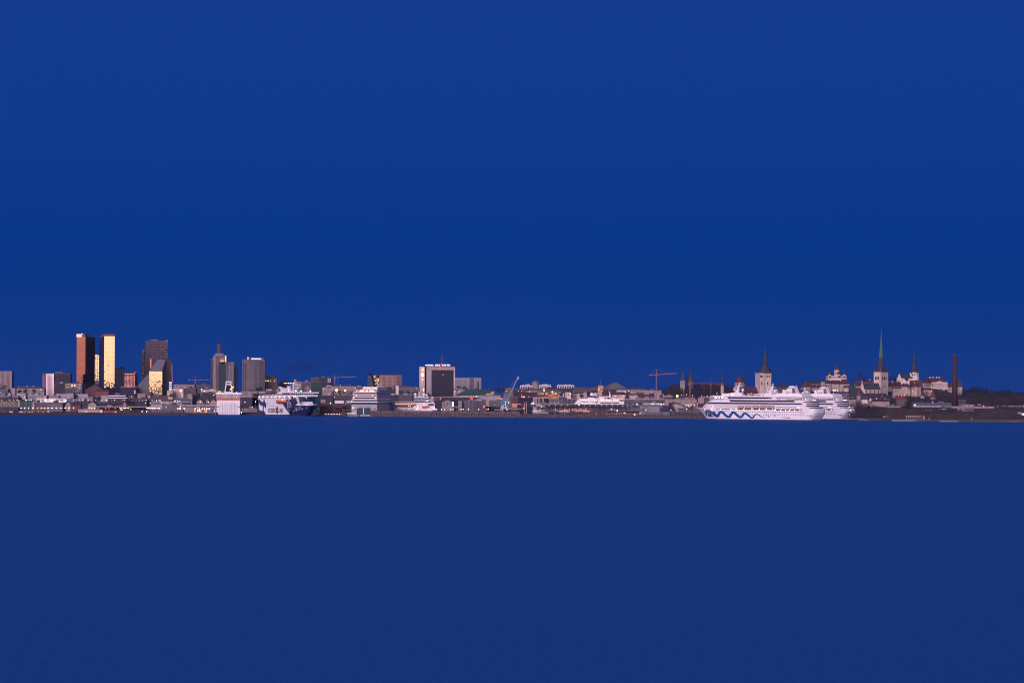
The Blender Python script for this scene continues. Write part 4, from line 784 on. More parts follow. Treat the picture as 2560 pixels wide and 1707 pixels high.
# -- white office right of the hotel
T = Thing('office_block', 'long pale office block with rows of small windows, right of the tall hotel', 'building', '3', 1163, 1030, 4500, 0)
T.box('wall', 'lgrey', 1163, 1588, 812, None, 0, 20); T.box('stair_glazing', 'blueroof', 1398, 1470, 818, 1020, -.3, 0); T.box('red_panel', 'redwall', 1401, 1418, 925, 1020, -.5, -.3)
for k in range(4): T.box('window_band', 'mgrey', 1168, 1275, 850+k*30, 862+k*30, -.2, .1)
T.wins('window', 1295, 1350, 842, 1010, 4, 6, .4, .5, 0); T.wins('window', 1485, 1580, 842, 1010, 6, 6, .36, .5, 0); T.wins('mgrey', 1402, 1466, 845, 920, 6, 3, .5, .5, -.3)
T.box('roof', 'mgrey', 1160, 1590, 806, 814, -.4, 20.4)
# -- chimney in front
T = Thing('chimney', 'slim brown factory chimney in front of the long pale office block', 'chimney', '3', 1520, 1150, 3950); T.lathe('shaft', 'brick', 1536, [(880,12.5),(1150,16)], 2, 12); T.lathe('rim', 'darkstone', 1536, [(874,15),(884,15)], 2, 12)
# ================================================================== OLD TOWN
def spire(T, mat, zx, prof, d=8, n=8, part='spire', par=None): return T.lathe(part, mat, zx, prof, d, n, par, a0=math.pi/8)
# church with a tall dark baroque spire
T = Thing('church', 'pale church tower with a tall dark baroque spire behind the nearer cruise ship', 'church', '5', 1942, 1060, 3950, -14)
w_ = 26
T.box('tower', 'stone', 1944, 2060, 738, None, 0, 18)
a_, _ = T.m(2146, 900); x0, _ = T.m(1944, 900)
T.o.rotation_euler
for x in (1968, 1988, 2006): T.box('belfry_opening', 'window', x-6, x+6, 768, 806, -.3, .2)
T.o['x'] = 0; del T.o['x']
T.box('belfry_opening', 'window', 1982, 1996, 880, 925, -.3, .2)
T.box('tower_right', 'stone', 2030, 2146, 738, None, .2, 18)
for x in (2060, 2088, 2114): T.box('belfry_opening', 'window', x-6, x+6, 768, 806, -.15, .3)
T.box('belfry_opening', 'window', 2078, 2094, 880, 925, -.15, .3); T.box('pilaster', 'stone2', 2028, 2034, 738, 1060, -.5, 0)
for x in (1946, 2140): T.box('pilaster', 'stone2', x, x+5, 738, 1060, -.5, 0)
T.box('cornice', 'stone2', 1938, 2150, 730, 742, -.8, 18.6)
spire(T, 'slate', 2045, [(736,118),(705,98),(672,84),(655,62),(640,50),(615,44),(600,36),(560,30),(550,40),(540,38),(525,32),(470,25),(455,30),(440,22),(380,13),(300,6),(200,1)], 9)
T.gable('nave_roof', 'redroof', 1640, 2020, 1062, 958, 2, 26); T.box('nave', 'stone2', 1655, 2000, 1062, None, 2.5, 25.5)
# Kiek in de kok style round tower
T = Thing('round_tower', 'round stone tower with a red brown conical roof behind the cruise ship mast', 'tower', '5', 1545, 1000, 4080)
T.lathe('wall', 'stone2', 1633, [(885,86),(1060,90)], 12, 24); T.lathe('conical_roof', 'redroof', 1633, [(890,92),(845,70),(773,3)], 12, 24)
for x in (1590, 1662): T.box('window', 'window', x-6, x+6, 900, 918, -1.2, .2)
T = Thing('town_hall_tower', 'thin octagonal tower with a dark pinnacle, between the red crane and the round tower', 'tower', '5', 1320, 1060, 3980)
T.lathe('shaft', 'stone', 1345, [(935,25),(1070,27)], 3, 8); T.lathe('gallery', 'brown', 1345, [(900,30),(925,34),(938,30)], 3, 8); spire(T, 'slate', 1347, [(902,24),(880,16),(855,18),(840,12),(800,10),(770,9),(762,6),(740,1)], 3)
for k in range(4): T.box('pilaster', 'plaster', 1326+k*12, 1329+k*12, 940, 1060, -.8, -.2)
for i, (x, yt, lab, D_) in enumerate(((695, 668, 'left of the twin church spires above the wooded hill, without a crane before it', 4550), (832, 655, 'right of the twin church spires, with an orange crane mast before it', 4560))):
    T = Thing('church_tower', lab, 'church tower', '5', x-40, 960, D_, -20 if i else 12)
    a_, _ = T.m(x-37, 900); b_, _ = T.m(x+37, 900); zt = T.m(x, 858)[1]; mm = MB(); mm.box(a_, b_, 0, b_-a_, -3, zt); mm.build('wall', 'stone2' if i == 0 else 'brown', T.o)
    wdt = b_-a_; m = MB(); m.lathe((a_+b_)/2, wdt/2, [(zt-.5, wdt*.73), (zt+3, wdt*.55), (zt+9, wdt*.36), (T.m(x, yt, wdt/2)[1], .1)], 4, math.pi/4); m.build('spire', 'slate', T.o)
    T.wins('window', x-30, x+30, 870, 930, 3, 2, .35, .6, 0)
# St Olaf style church
T = Thing('church', 'tall pale square church tower with a very high green tipped spire', 'church', '6', 1840, 1100, 3900, -45)
# corner of the tower faces the viewer
kx = 1; er = T.e; D_ = 3900; A_ = T.P[0]
def edge(xx, e): t_ = (src('6', xx, 0)[0]-1280)/F; return (t_*D_-A_)/(e[0]-t_*e[1])
wr = edge(1960, T.e); wl = edge(1725, T.n); zt = T.m(1840, 715)[1]
m = MB(); m.box(0, wr, 0, wl, -3, zt); m.build('tower', 'stone', T.o)
m = MB(); m.box(-.6, wr+.6, -.6, wl+.6, zt, zt+1.6); m.build('cornice', 'slate', T.o)
z0_, z1_ = T.m(1840, 842)[1], T.m(1840, 795)[1]
for k in range(3): m = MB(); m.box(wr*(.2+.22*k), wr*(.2+.22*k)+2.2, -.25, .3, z0_, z1_); m.build('belfry_opening', 'window', T.o); m = MB(); m.box(-.25, .3, wl*(.26+.2*k), wl*(.26+.2*k)+2.0, z0_, z1_); m.build('belfry_opening', 'window', T.o)
for k in (0, 1): m = MB(); m.box(wr*(.28+.3*k), wr*(.28+.3*k)+1.4, -.25, .3, T.m(1840, 962)[1], T.m(1840, 938)[1]); m.build('slit_window', 'window', T.o)
cx, cy = wr/2, wl/2; pz = lambda y: T.m(1845, y, 0)[1]
r_ = lambda w: w/6.533*3915/F
m = MB(); m.lathe(cx, cy, [(zt+1.5, r_(92)), (pz(685), r_(72)), (pz(660), r_(60)), (pz(610), r_(52)), (pz(490), r_(40)), (pz(452), r_(33))], 8, math.pi/8); m.build('lower_spire', 'slate', T.o)
m = MB(); m.lathe(cx, cy, [(pz(490), r_(38.5)), (pz(440), r_(34)), (pz(330), r_(24)), (pz(200), r_(13)), (pz(90), r_(5)), (pz(0), r_(2)), (pz(-20), .05)], 8, math.pi/8); sp = m.build('green_spire', 'copper', T.o)
for (u, v) in ((1, 1), (wr-1, 1), (1, wl-1), (wr-1, wl-1)): m = MB(); m.lathe(u, v, [(zt+1, r_(16)), (zt+4, r_(12)), (zt+8.5, r_(2)), (zt+11, .05)], 6); m.build('corner_turret', 'slate', T.o)
m = MB(); m.lathe(0, 0, [(zt+1, r_(12)), (zt+5, r_(7)), (zt+11, .1)], 5); m.build('dormer_spike', 'copper', T.o)
T2_ = Thing('church_nave', 'dark steep roofed church nave with tall windows, left of the green spired tower', 'church nave', '6', 1540, 1070, 3860, -6)
T2_.box('wall', 'pink', 1585, 1838, 1003, None, 0, 22); T2_.gable('roof', 'slate', 1560, 1832, 1003, 897, 0, 22); T2_.poly('gable_end', 'stone', [(1500,1000),(1535,893),(1548,893),(1560,950),(1600,1080),(1585,1080)], -.6, .2)
T2_.lathe('gable_turret', 'stone', 1535, [(895,7),(860,7),(852,2)], 4, 8)
for k in range(4): T2_.box('tall_window', 'window', 1606+k*64, 1618+k*64, 1012, 1060, -.3, .2)
T2_.gable('aisle_roof', 'slate', 1600, 1945, 1110, 1065, -14, -1); T2_.box('aisle', 'brown', 1600, 1945, 1110, None, -13.5, -1.2)
T = B('big dark pyramid roofed hall in front of the church nave', '6', 1300, 1600, 1125, 3640, 'darkstone', 30, None, ('hip', 975), rmat='slate'); 
T = Thing('thin_spire', 'thin green copper spirelet rising left of the church nave', 'spire', '6', 1400, 1000, 3700); T.lathe('shaft', 'copper', 1412, [(960,8),(925,9),(900,4),(875,.5)], 4, 8); T.box('base', 'slate', 1398, 1426, 955, None, 1, 7)
T = Thing('round_tower', 'slim town wall tower with a pointed red cone roof below the church nave', 'tower', '6', 1445, 1200, 3480); T.lathe('wall', 'stone2', 1487, [(1095,38),(1240,40)], 5, 14); T.lathe('conical_roof', 'redroof2', 1487, [(1102,46),(1085,36),(1000,2)], 5, 14)
# domed cathedral
T = Thing('cathedral', 'domed cathedral with one big and several small onion domes on the hill', 'cathedral', '6', 980, 840, 4250)
T.box('body', 'stone', 982, 1280, 780, None, 3, 34); T.wins('window', 990, 1272, 785, 828, 17, 1, .36, .66, 3); T.box('porch', 'plaster', 1030, 1230, 822, None, -1, 3)
def onion(x, yb_, yt_, r, d, cross):
    T.lathe('dome', 'slate', x, [(yb_,r),(yb_-8,r*1.06),((yb_*2+yt_)/3-2,r*.95),((yb_+yt_)/2,r*.55),((yb_+yt_*2)/3-6,r*.2),(yt_,r*.08),(cross,.7)], d, 14, sm=True)
T.lathe('drum', 'stone', 1128, [(682,46),(782,48)], 18, 14); T.wins('window', 1096, 1158, 705, 752, 5, 1, .4, .85, 5); onion(1128, 684, 590, 50, 18, 520)
for x, yy, d in ((1010, 757, 6), (1160, 755, 2), (1247, 757, 8)):
    T.lathe('drum', 'stone', x, [(yy,25),(yy+80,25)], d, 10); onion(x, yy, yy-65, 29, d, yy-100)
    for q in (-10, 4): T.box('window', 'window', x+q, x+q+7, yy+22, yy+55, d-5.2, d-4)
# white dome church
T = Thing('church', 'small white church with a dark baroque spire, on the hill at the right', 'church', '7', 290, 850, 4150, -8)
T.lathe('tower', 'plaster', 364, [(716,70),(745,76),(850,80)], 8, 8, a0=math.pi/8); T.lathe('cornice', 'slate', 364, [(712,76),(722,76)], 8, 8, a0=math.pi/8)
spire(T, 'slate', 363, [(718,60),(690,48),(680,54),(660,44),(635,34),(615,29),(560,30),(545,36),(525,24),(500,18),(440,9),(380,1)], 8)
for x in (318, 402): T.lathe('clock_face', 'black', x, [(724,9),(742,9)], 1.2, 8)
for x in (335, 372, 424): T.box('window', 'window', x-4, x+4, 748, 772, -.9, .5)
T.gable('nave_roof', 'slate', 125, 350, 818, 755, 1, 18); T.box('nave', 'plaster', 120, 345, 818, None, 1.5, 17.5); T.poly('gable_end', 'plaster', [(85,822),(118,750),(128,750),(150,822),(150,858),(85,858)], .4, 1.4)
T.lathe('small_turret', 'slate', 118, [(752,10),(725,11),(715,5),(700,1)], 3, 8); T.wins('window', 150, 300, 826, 848, 5, 1, .22, .8, 1.5)
# palace with pediment
T = Thing('palace', 'pale palace with a hipped brown roof, pediment and columns on the hill edge', 'palace', '7', 505, 1040, 4000)
T.box('wall', 'stone', 640, 908, 888, None, 0, 22); T.box('left_wing', 'stone2', 512, 640, 886, None, 3, 22); T.hip('roof', 'redroof', 508, 915, 886, 808, 0, 24, .24); T.box('cornice', 'plaster', 640, 912, 884, 892, -.6, 0)
T.poly('pediment', 'stone', [(700,888),(778,862),(850,888)], -.8, 1); T.wins('window', 650, 900, 905, 975, 15, 2, .34, .55, 0); T.box('string_course', 'plaster', 640, 908, 980, 988, -.5, 0)
for k in range(8): T.box('column', 'plaster', 722+k*19, 729+k*19, 988, 1035, -1.6, -.6)
T.box('portico_shade', 'darkglass', 722, 868, 990, 1035, -.2, .1); T.wins('window', 520, 630, 900, 960, 7, 2, .4, .5, 3)
for x in (620, 672, 728, 770): T.box('chimney', 'plaster', x-7, x+9, 796, 818, 8, 11)
# tall brick chimney
T = Thing('chimney', 'tall dark brown brick chimney standing alone near the right shore', 'chimney', '7', 990, 1270, 3250)
T.lathe('shaft', 'oldbrick', 1028, [(447,33.5),(900,43),(1275,51)], 4, 24, sm=True); T.lathe('rim', 'darkstone', 1030, [(437,38),(450,38)], 4, 24); 
for y in (560, 680, 800, 920, 1040, 1160): T.lathe('iron_band', 'darkstone', 1028.5, [(y, 33.7+(y-447)*.0213), (y+3, 33.9+(y-447)*.0213)], 4, 24)
# ================================================================== CRANES
def crane(label, c, mast, top, bot, jl, jr, yj, yj2, D, mat='craneorange', gz=None, r=.5, w=9, cable=None):
    T = Thing('tower_crane', label, 'crane', c, mast, bot, D, gz=gz)
    def lattice(part, p, q, hw, n):
        (x0, y0), (x1, y1) = p, q; L = math.hypot(x1-x0, y1-y0); nx_, ny_ = -(y1-y0)/L*hw, (x1-x0)/L*hw; S = []
        for s_ in (-1, 1): S.append(((x0+nx_*s_, y0+ny_*s_), (x1+nx_*s_, y1+ny_*s_)))
        for k in range(n):
            f0, f1 = k/n, (k+1)/n; s_ = 1 if k % 2 else -1
            S.append(((x0+(x1-x0)*f0+nx_*s_, y0+(y1-y0)*f0+ny_*s_), (x0+(x1-x0)*f1-nx_*s_, y0+(y1-y0)*f1-ny_*s_)))
        return T.rods(part, mat, S, r*.5, 0)
    lattice('mast', (mast, bot), (mast, yj+6), w*.5, 22); T.poly('apex', mat, [(mast-w*.45, yj), (mast, top), (mast+w*.45, yj)], -.5, .5)
    lattice('jib', (mast, yj), (jr, yj2), w*.32, 20); lattice('counter_jib', (mast, yj), (jl, yj+(yj-yj2)*.3+4), w*.3, 8)
    T.box('counterweight', 'conc', jl-2, jl+18, yj-2, yj+16, -1, 1); T.box('cab', 'conc', mast+4, mast+14, yj+10, yj+26, -1.4, .6)
    T.rods('stay', mat, [((mast, top+4), (mast+(jr-mast)*.6, yj+(yj2-yj)*.6)), ((mast, top+4), (jl+12, yj))], .12, 0)
    if cable: T.rods('hoist_cable', 'steel', [((cable[0], yj), (cable[0], cable[1]))], .12, 0)
    return T
crane('pale orange tower crane far behind the houses, left of the stepped grey tower', '1', 1096, 765, 960, 985, 1322, 846, 846, 4900)
crane('pale tower crane with a long level jib above the two orange floodlights', '2', 1287, 738, 960, 1150, 1640, 806, 798, 4500, 'craneyellow', cable=(1328, 950))
crane('largest orange tower crane, left of the wooded hill', '5', 268, 662, 1205, 155, 605, 760, 738, 3700, w=13)
crane('orange tower crane mast standing before the right twin spire', '5', 815, 800, 1275, 782, 860, 905, 900, 3720, w=13)
crane('red tower crane with a level jib behind the cruise ship bow', '5', 1157, 830, 1090, 1335, 885, 908, 900, 3900, 'redwall', w=11)
# blue and white harbour crane
T = Thing('harbour_crane', 'blue and white harbour crane with a long raised lattice boom', 'crane', '3', 1950, 1340, 3420, gz=2.5)
T.box('machine_house', 'craneblue', 1912, 1975, 1195, 1245, -3, 4); T.box('tower', 'craneblue', 1958, 1980, 1075, 1200, -1.5, 1.5)
T.rods('leg', 'hullwhite', [((1935,1245),(1905,1342)),((1960,1245),(1935,1342)),((1975,1245),(2025,1342)),((1985,1245),(2005,1342)),((1905,1300),(2010,1300))], .6, 0)
segs = []; (x0, y0), (x1, y1) = (1978, 1228), (2202, 790)
for k in range(16):
    f0, f1 = k/16, (k+1)/16; wd0, wd1 = 22*(1-f0)+3, 22*(1-f1)+3
    P = lambda f, s_, wd: (x0+(x1-x0)*f+s_*wd*.5, y0+(y1-y0)*f+s_*wd*.2)
    segs += [(P(f0,-1,wd0),P(f1,-1,wd1)),(P(f0,1,wd0),P(f1,1,wd1)),(P(f0,1 if k%2 else -1,wd0),P(f1,-1 if k%2 else 1,wd1))]
T.rods('boom', 'lgrey', segs, .26, 0); T.rods('stay', 'steel', [((1968,1078),(2190,800)),((2180,830),(2210,770))], .15, 0); T.box('boom_head', 'hullwhite', 2182, 2196, 800, 830, -1, 1)
T.ball('lamp', 'e_warm', 1982, 1205, 6, -2); T.ball('lamp', 'e_warm', 1984, 1240, 6, -2)
# ================================================================== LOW CITY, left to right
# strip far left
T = Thing('office_block', 'white lattice fronted office block at the left edge of the city', 'building', '0', -90, 990, 4500, 0)
T.box('wall', 'redwall', -90, 190, 712, None, .6, 20); 
a_, b_, zb, zt = T.rect(-90, 192, 706, 992)
m = MB(); n_ = 14
for k in range(n_+1): x = a_+(b_-a_)*k/n_; m.box(x-.45, x+.45, 0, .6, zb, zt)
for k in range(11): z_ = zb+(zt-zb)*k/10; m.box(a_, b_, .15, .6, z_-.35, z_+.35)
m.build('white_lattice', 'lgrey', T.o); T.wins('window', -86, 188, 715, 985, 14, 9, .45, .6, .6)
B('long beige stone building with a brown roof, between the lattice block and the striped office', '0', 185, 722, 985, 4150, 'stone2', 18, (18, 3, 990, 1060, .35, .5), ('hip', 950), rmat='brown', chim=3)
T = B('pale narrow gable beside the long beige stone building', '0', 186, 250, 985, 4050, 'lgrey', 10, None, 'flat')
B('dark grey flat block under the lattice fronted office', '0', -90, 130, 1000, 4000, 'mgrey', 18, (8, 2, 1010, 1060), 'flat')
B('pale blue green wedge roofed kiosk below the long beige building', '0', 120, 180, 1090, 3800, 'lgrey', 8, None, ('front', 1050), rmat='blueroof')
B('grey blue long low building at the far left behind the lamps', '0', -90, 90, 1065, 3850, 'conc', 14, (8, 1, 1080, 1100, .4, .5), 'flat')
B('pale grey block with a raised left part above the dark slot lit hall', '0', 270, 420, 1065, 3760, 'lgrey', 16, (4, 1, 1110, 1140, .25, .5), 'flat')
B('pale grey block with two small white roof boxes, right of the raised one', '0', 420, 635, 1082, 3800, 'lgrey', 16, (7, 1, 1110, 1140, .3, .6), 'flat'); B('small white roof house between the pale grey blocks and the striped office', '0', 488, 625, 1063, 3860, 'white', 8, None, 'flat')
B('low pale grey building just left of the white terminal', '0', 210, 300, 1110, 3720, 'conc', 12, None, 'flat')
B('pale grey block with square windows under the striped office', '0', 592, 760, 1105, 3740, 'lgrey', 14, (4, 1, 1112, 1140, .2, .6), 'flat')
B('low pale block right under the pink white stripes', '0', 800, 960, 1108, 3720, 'lgrey', 14, (6, 1, 1115, 1140, .4, .6), 'flat')
B('long pale grey block with blank walls, right of the striped office', '0', 912, 1440, 1076, 3800, 'lgrey', 20, (9, 1, 1115, 1145, .2, .6), 'flat'); B('taller pale box on the long blank grey block', '0', 1095, 1200, 1068, 3790, 'lgrey', 12, None, 'flat')
B('beige building with a lit row of windows under the left gold tower', '0', 1068, 1330, 905, 4120, 'beige', 16, (6, 1, 925, 955, .45, .8), ('hip', 885), rmat='brown', lit=.1)
B('brown dark block under the beige building with lit windows', '0', 1060, 1240, 985, 4060, 'darkstone', 16, None, 'flat'); B('white stair tower beside the brown dark block', '0', 1236, 1300, 1005, 4020, 'conc', 9, (2, 1, 1020, 1050, .3, .6), 'flat'); B('pale slim wing right of the white stair tower', '0', 1296, 1330, 905, 4100, 'lgrey', 9, (1, 4, 930, 1050, .4, .5), 'flat')
B('dark block with rows of dim windows, right end under the striped office', '0', 885, 1070, 905, 4180, 'dgrey', 14, (5, 4, 930, 1060, .4, .4), 'flat')
B('long brick hall with a low blue grey roof between the tall mirrored towers', '0', 1390, 1700, 1010, 3900, 'brick', 22, (8, 1, 1025, 1050, .2, .5), ('front', 925), rmat='slate')
B('red walled hall stepping down right of the long brick hall', '0', 1560, 1770, 1030, 3870, 'redwall', 18, None, ('gable', 1000), rmat='brick'); B('pale block at the foot of the right mirrored tower', '0', 1655, 1765, 1100, 3740, 'lgrey', 12, (2, 1, 1112, 1130, .2, .5), 'flat')
B('small grey block left of the pale one at the tower foot', '0', 1445, 1520, 1125, 3735, 'conc', 12, None, 'flat'); B('grey block with a red dormer at the tower foot', '0', 1535, 1655, 1120, 3750, 'mgrey', 12, (3, 1, 1128, 1150, .3, .6), 'flat')
T = B('low building with two long white balcony bands right of the gold tower', '0', 1768, 2070, 1098, 3700, 'dgrey', 14, None, 'flat'); T.box('balcony_band', 'white', 1770, 2050, 1101, 1115, -1, 0); T.box('balcony_band', 'white', 1770, 2085, 1135, 1150, -1, 0); T.wins('window', 1780, 2040, 1117, 1133, 14, 1, .7, .8, 0)
B('dark flat building under the pink window grid block', '0', 1972, 2230, 968, 4130, 'darkglass', 18, None, 'flat', rmat='lgrey'); B('reddish low roofed house right of the two white balcony bands', '0', 2040, 2200, 1095, 3800, 'brick', 12, (5, 1, 1105, 1130, .3, .5), ('gable', 1080), rmat='slate')
# dark hall with lit slots
T = B('dark modern hall with staggered lit vertical slots at the far left', '0', -90, 300, 1142, 3450, 'dgrey', 26, None, 'flat', rmat='slate')
T.box('lower_wall', 'mgrey', -90, 300, 1200, 1290, -.3, 0)
for x, y in ((40,1205),(72,1225),(105,1208),(137,1242),(170,1208),(200,1225),(235,1208),(15,1245),(105,1265),(170,1265),(235,1268)): T.box('lit_slot', 'yellow', x-5, x+5, y-16, y+18 if y < 1240 else y+12, -.5, -.3)  # slot light painted in plain yellow, without any glow
T.box('lit_pier', 'yellow', 300, 320, 1175, 1288, -1, 2)  # light on the pier is plain yellow colour as well
B('green glazed hall right of the dark slot lit hall', '0', 325, 520, 1195, 3440, 'tealglass', 20, None, ('gable', 1165), rmat='greenroof'); B('grey flat shed with faint stripes, left of the brown warehouse', '0', 520, 575, 1225, 3400, 'mgrey', 16, None, 'flat')
T = Thing('tent', 'pale violet pointed tent mast beside the green glazed hall', 'tent', '0', 535, 1290, 3390); T.lathe('canopy', 'lgrey', 550, [(1290,24),(1230,10),(1165,2)], 4, 8)
T = Thing('terminal', 'white harbour terminal with dark openings and pillars beneath', 'building', 'l', 1425, 560, 3500)
T.box('deck', 'white', 1430, 2590, 425, 560, 0, 20); T.box('dark_glazing', 'darkglass', 1440, 1565, 465, 560, -.3, .2)
for x0, x1 in ((1618,1740),(1760,1880),(1950,2090),(2170,2290),(2350,2470)): T.box('opening', 'black', x0, x1, 462, 496, -.3, .2)
for k in range(6): T.box('pillar', 'white', 1590+k*185, 1612+k*185, 560, 600, -.5, 1)
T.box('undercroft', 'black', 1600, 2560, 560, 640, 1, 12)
for x in (1765, 1825, 2000, 2040, 2590): T.ball('lamp', 'e_white', x, 478, 13, -.8)
for x in (2130,): T.ball('lamp', 'e_warm', x, 478, 9, -.8)
B('brown long warehouse under the white terminal', '0', 575, 760, 1228, 3395, 'brown', 18, None, 'flat', rmat='brown')
T = B('ribbed grey warehouse with vertical stripes under the white terminal', '0', 760, 1025, 1226, 3395, 'mgrey', 18, None, 'flat', rmat='brown')
for k in range(16): T.box('rib', 'conc', 766+k*16, 771+k*16, 1232, 1290, -.4, 0)
B('pale blue grey low building right of the white terminal', '0', 1090, 1300, 1165, 3560, 'blueroof', 14, (6, 1, 1172, 1195, .4, .5), 'flat')
B('small gable house with reddish roof, left of the tall flag poles', '0', 1085, 1150, 1230, 3400, 'beige', 10, (2, 1, 1240, 1262, .25, .5), ('front', 1208), rmat='redroof')
B('dark red long shed between the two small gable houses', '0', 1150, 1320, 1255, 3385, 'brick', 12, None, ('gable', 1215), rmat='redroof'); B('dark wooded grey hall behind the tall flag poles', '0', 1200, 1450, 1200, 3500, 'dgrey', 16, None, 'flat')
B('pinkish gable fronted house with two windows at the left shore', '0', 1440, 1572, 1245, 3380, 'beige', 16, (2, 1, 1255, 1275, .12, .5), ('front', 1207), rmat='brown')
B('long slate roofed house right of the pinkish gable house', '0', 1575, 1860, 1272, 3400, 'brown', 14, (10, 1, 1276, 1288, .3, .6), ('hip', 1205), rmat='slate'); B('small gable house at the end of the slate roofed house', '0', 2010, 2062, 1235, 3400, 'beige', 10, (1, 1, 1245, 1265, .3, .5), ('front', 1210), rmat='brown')
B('red brown roofed low houses left of the small end gable', '0', 1865, 2010, 1255, 3420, 'brown', 12, (6, 1, 1262, 1278, .3, .5), ('gable', 1215), rmat='redroof'); B('yellow kiosk under the long slate roof', '0', 1755, 1820, 1262, 3370, 'yellow', 5, None, 'flat')
B('dark shed block behind the long white canopy', '0', 2062, 2400, 1190, 3450, 'dgrey', 18, (7, 1, 1210, 1235, .3, .5), 'flat')
T = Thing('canopy', 'long thin white canopy roof on dark posts along the left harbour', 'canopy', '0', 1540, 1320, 3300)
T.box('roof', 'lgrey', 1540, 2560, 1277, 1290, 0, 9)
for k in range(26): T.box('post', 'darksteel', 1560+k*39, 1565+k*39, 1290, None, 1, 1.5)
T.box('back_wall', 'dgrey', 1560, 2540, 1292, None, 8, 9)
for k in range(3): T.ball('light', 'e_orange', 1975+k*9, 1330+k*3, 8, 2)
T.ball('light', 'e_yellow', 2140, 1328, 9, 2); T.ball('light', 'e_yellow', 2125, 1312, 5, 2)
B('low grey shed roofed with flat steel right of the white canopy', '1', 375, 560, 1245, 3380, 'lgrey', 12, (4, 1, 1252, 1272, .2, .5), 'flat')
T = B('long low pinkish sheds behind the shore stones at the left', '0', 1278, 1672, 1334, 3225, 'pink', 10, None, 'flat', rmat='pink'); T.box('door', 'white', 1395, 1425, 1348, 1382, -.4, 0); T.box('door', 'white', 1640, 1672, 1342, 1382, -.4, 0); T.box('door', 'black', 1400, 1412, 1358, 1372, -.5, -.3)
# containers, vans and small harbour clutter
def box_thing(name, label, cat, c, x0, x1, y0, y1, D, mat, dep=3, group=None, ribs=True):
    T = Thing(name, label, cat, c, x0, y1, D, group=group); T.box('body', mat, x0, x1, y0, y1, 0, dep)
    a_, b_, zb, zt = T.rect(x0, x1, y0, y1); T.o.location.z; m = MB(); m.box(a_+.1, a_+.4, -.12, 0, zb, zt); m.box(b_-.4, b_-.1, -.12, 0, zb, zt); m.box(a_, b_, -.12, 0, zt-.25, zt); m.build('frame', 'darksteel' if mat != 'white' else 'lgrey', T.o); return T
for i, x in enumerate((1690, 1750, 1810)): box_thing('container', ('dark red shipping container, left of three in a row', 'dark red shipping container, middle of three in a row', 'dark red shipping container, right of three in a row')[i], 'container', '0', x, x+57, 1345, 1382, 3215, 'red', group='dark red containers behind the left shore')
def van(label, c, x0, x1, y0, y1, D, mat='white', group=None, name='van', cat='van'):
    T = Thing(name, label, cat, c, x0, y1, D, group=group); a_, b_, zb, zt = T.rect(x0, x1, y0, y1); h = zt-zb; L = b_-a_
    m = MB(); m.prism([(a_, zb+h*.12), (b_, zb+h*.12), (b_, zb+h*.5), (b_-L*.16, zb+h*.62), (b_-L*.3, zt), (a_+L*.03, zt), (a_, zb+h*.6)], 0, 2); m.build('body', mat, T.o)
    m = MB(); m.prism([(b_-L*.31, zb+h*.62), (b_-L*.19, zb+h*.62), (b_-L*.31, zt-h*.1)], -.05, .1); m.build('window', 'window', T.o)
    for f_ in (.2, .78): m = MB(); m.loft([[(a_+L*f_+h*.16*math.cos(t_*.785), y_, zb+h*.16+h*.16*math.sin(t_*.785)) for t_ in range(8)] for y_ in (-.08, .3)]); m.build('wheel', 'black', T.o)
for x0, x1, lab in ((150,180,'white van parked by the stones, leftmost'),(182,212,'white van right behind the leftmost one'),(312,345,'white van left of the orange lit rack'),(347,372,'small white van beside the orange lit rack'),(1872,1892,'white van right of the red containers'),(1894,1908,'tiny white van farther right of the red containers')): van(lab, '0', x0, x1, 1358, 1386, 3180, group='white vans along the left quay')
# orange lit racks
for gx0, gx1, n_, lab in ((-10, 112, 10, 'orange lit storage rack at the left edge of the quay'), (385, 830, 34, 'long orange lit storage rack behind the shore stones')):
    T = Thing('storage_rack', lab, 'rack', '0', gx0, 1386, 3190); T.box('back_wall', 'brown', gx0, gx1, 1345, None, 2.5, 3.5); T.box('top_rail', 'rust', gx0, gx1, 1350, 1354, 0, .3)
    for k in range(n_):
        x = gx0+(gx1-gx0)*(k+.5)/n_; h = random.randint(8, 34); T.box('lit_crate', random.choice(['orange','rust','e_dim','orange','brown']), x-3.5, x+3.5, 1386-h, 1386, random.uniform(-.5, 1), 2.4)  # orange lamplight on the crates put into orange and glowing materials
T = Thing('buoy', 'small orange buoy floating just off the left stones', 'buoy', '0', 203, 1420, 3060, gz=0); T.lathe('float', 'orange', 203, [(1405,9),(1415,10),(1421,6)], 0, 10)
# ------------------------------------------------ lamps
def lamp(c, x, y, D, mat='e_white', r=5, label='', group='', base=None, arm=False):
    T = Thing('street_lamp', label, 'lamp', c, x, y, D, group=group)
    xx, z = T.m(x, y); rr_ = .7*r/CR[c][2]*D/F
    o = inst('pole', 'rod', 'steel', T.o, (0, .3, 0), (.14, .14, z)); inst('lamp_head', 'ball', mat, T.o, (0, 0, z), (rr_, rr_*.8, rr_)); return T
def lamps(c, xs, y, D, label, group, mat='e_white', r=5):
    ords = ['first','second','third','fourth','fifth','sixth','seventh','eighth','ninth','tenth','eleventh','twelfth','thirteenth']
    xs = sorted(xs)
    for i, x in enumerate(xs):
        pre = {2: ['left ', 'right '], 3: ['left ', 'middle ', 'right ']}.get(len(xs)); lb = (pre[i]+label) if pre else label+', '+ords[i]+' from left'
        if len(xs) == 1: lb = label
        lamp(c, x, y+random.uniform(-2, 2), D, mat, r, lb, group)
lamps('0', (345,403,467,538,677,728,785,850,920,992,1062,1130,1200), 1306, 3200, 'white quay lamp in the lower row above the orange lit rack', 'lower row of quay lamps at the left', r=8)
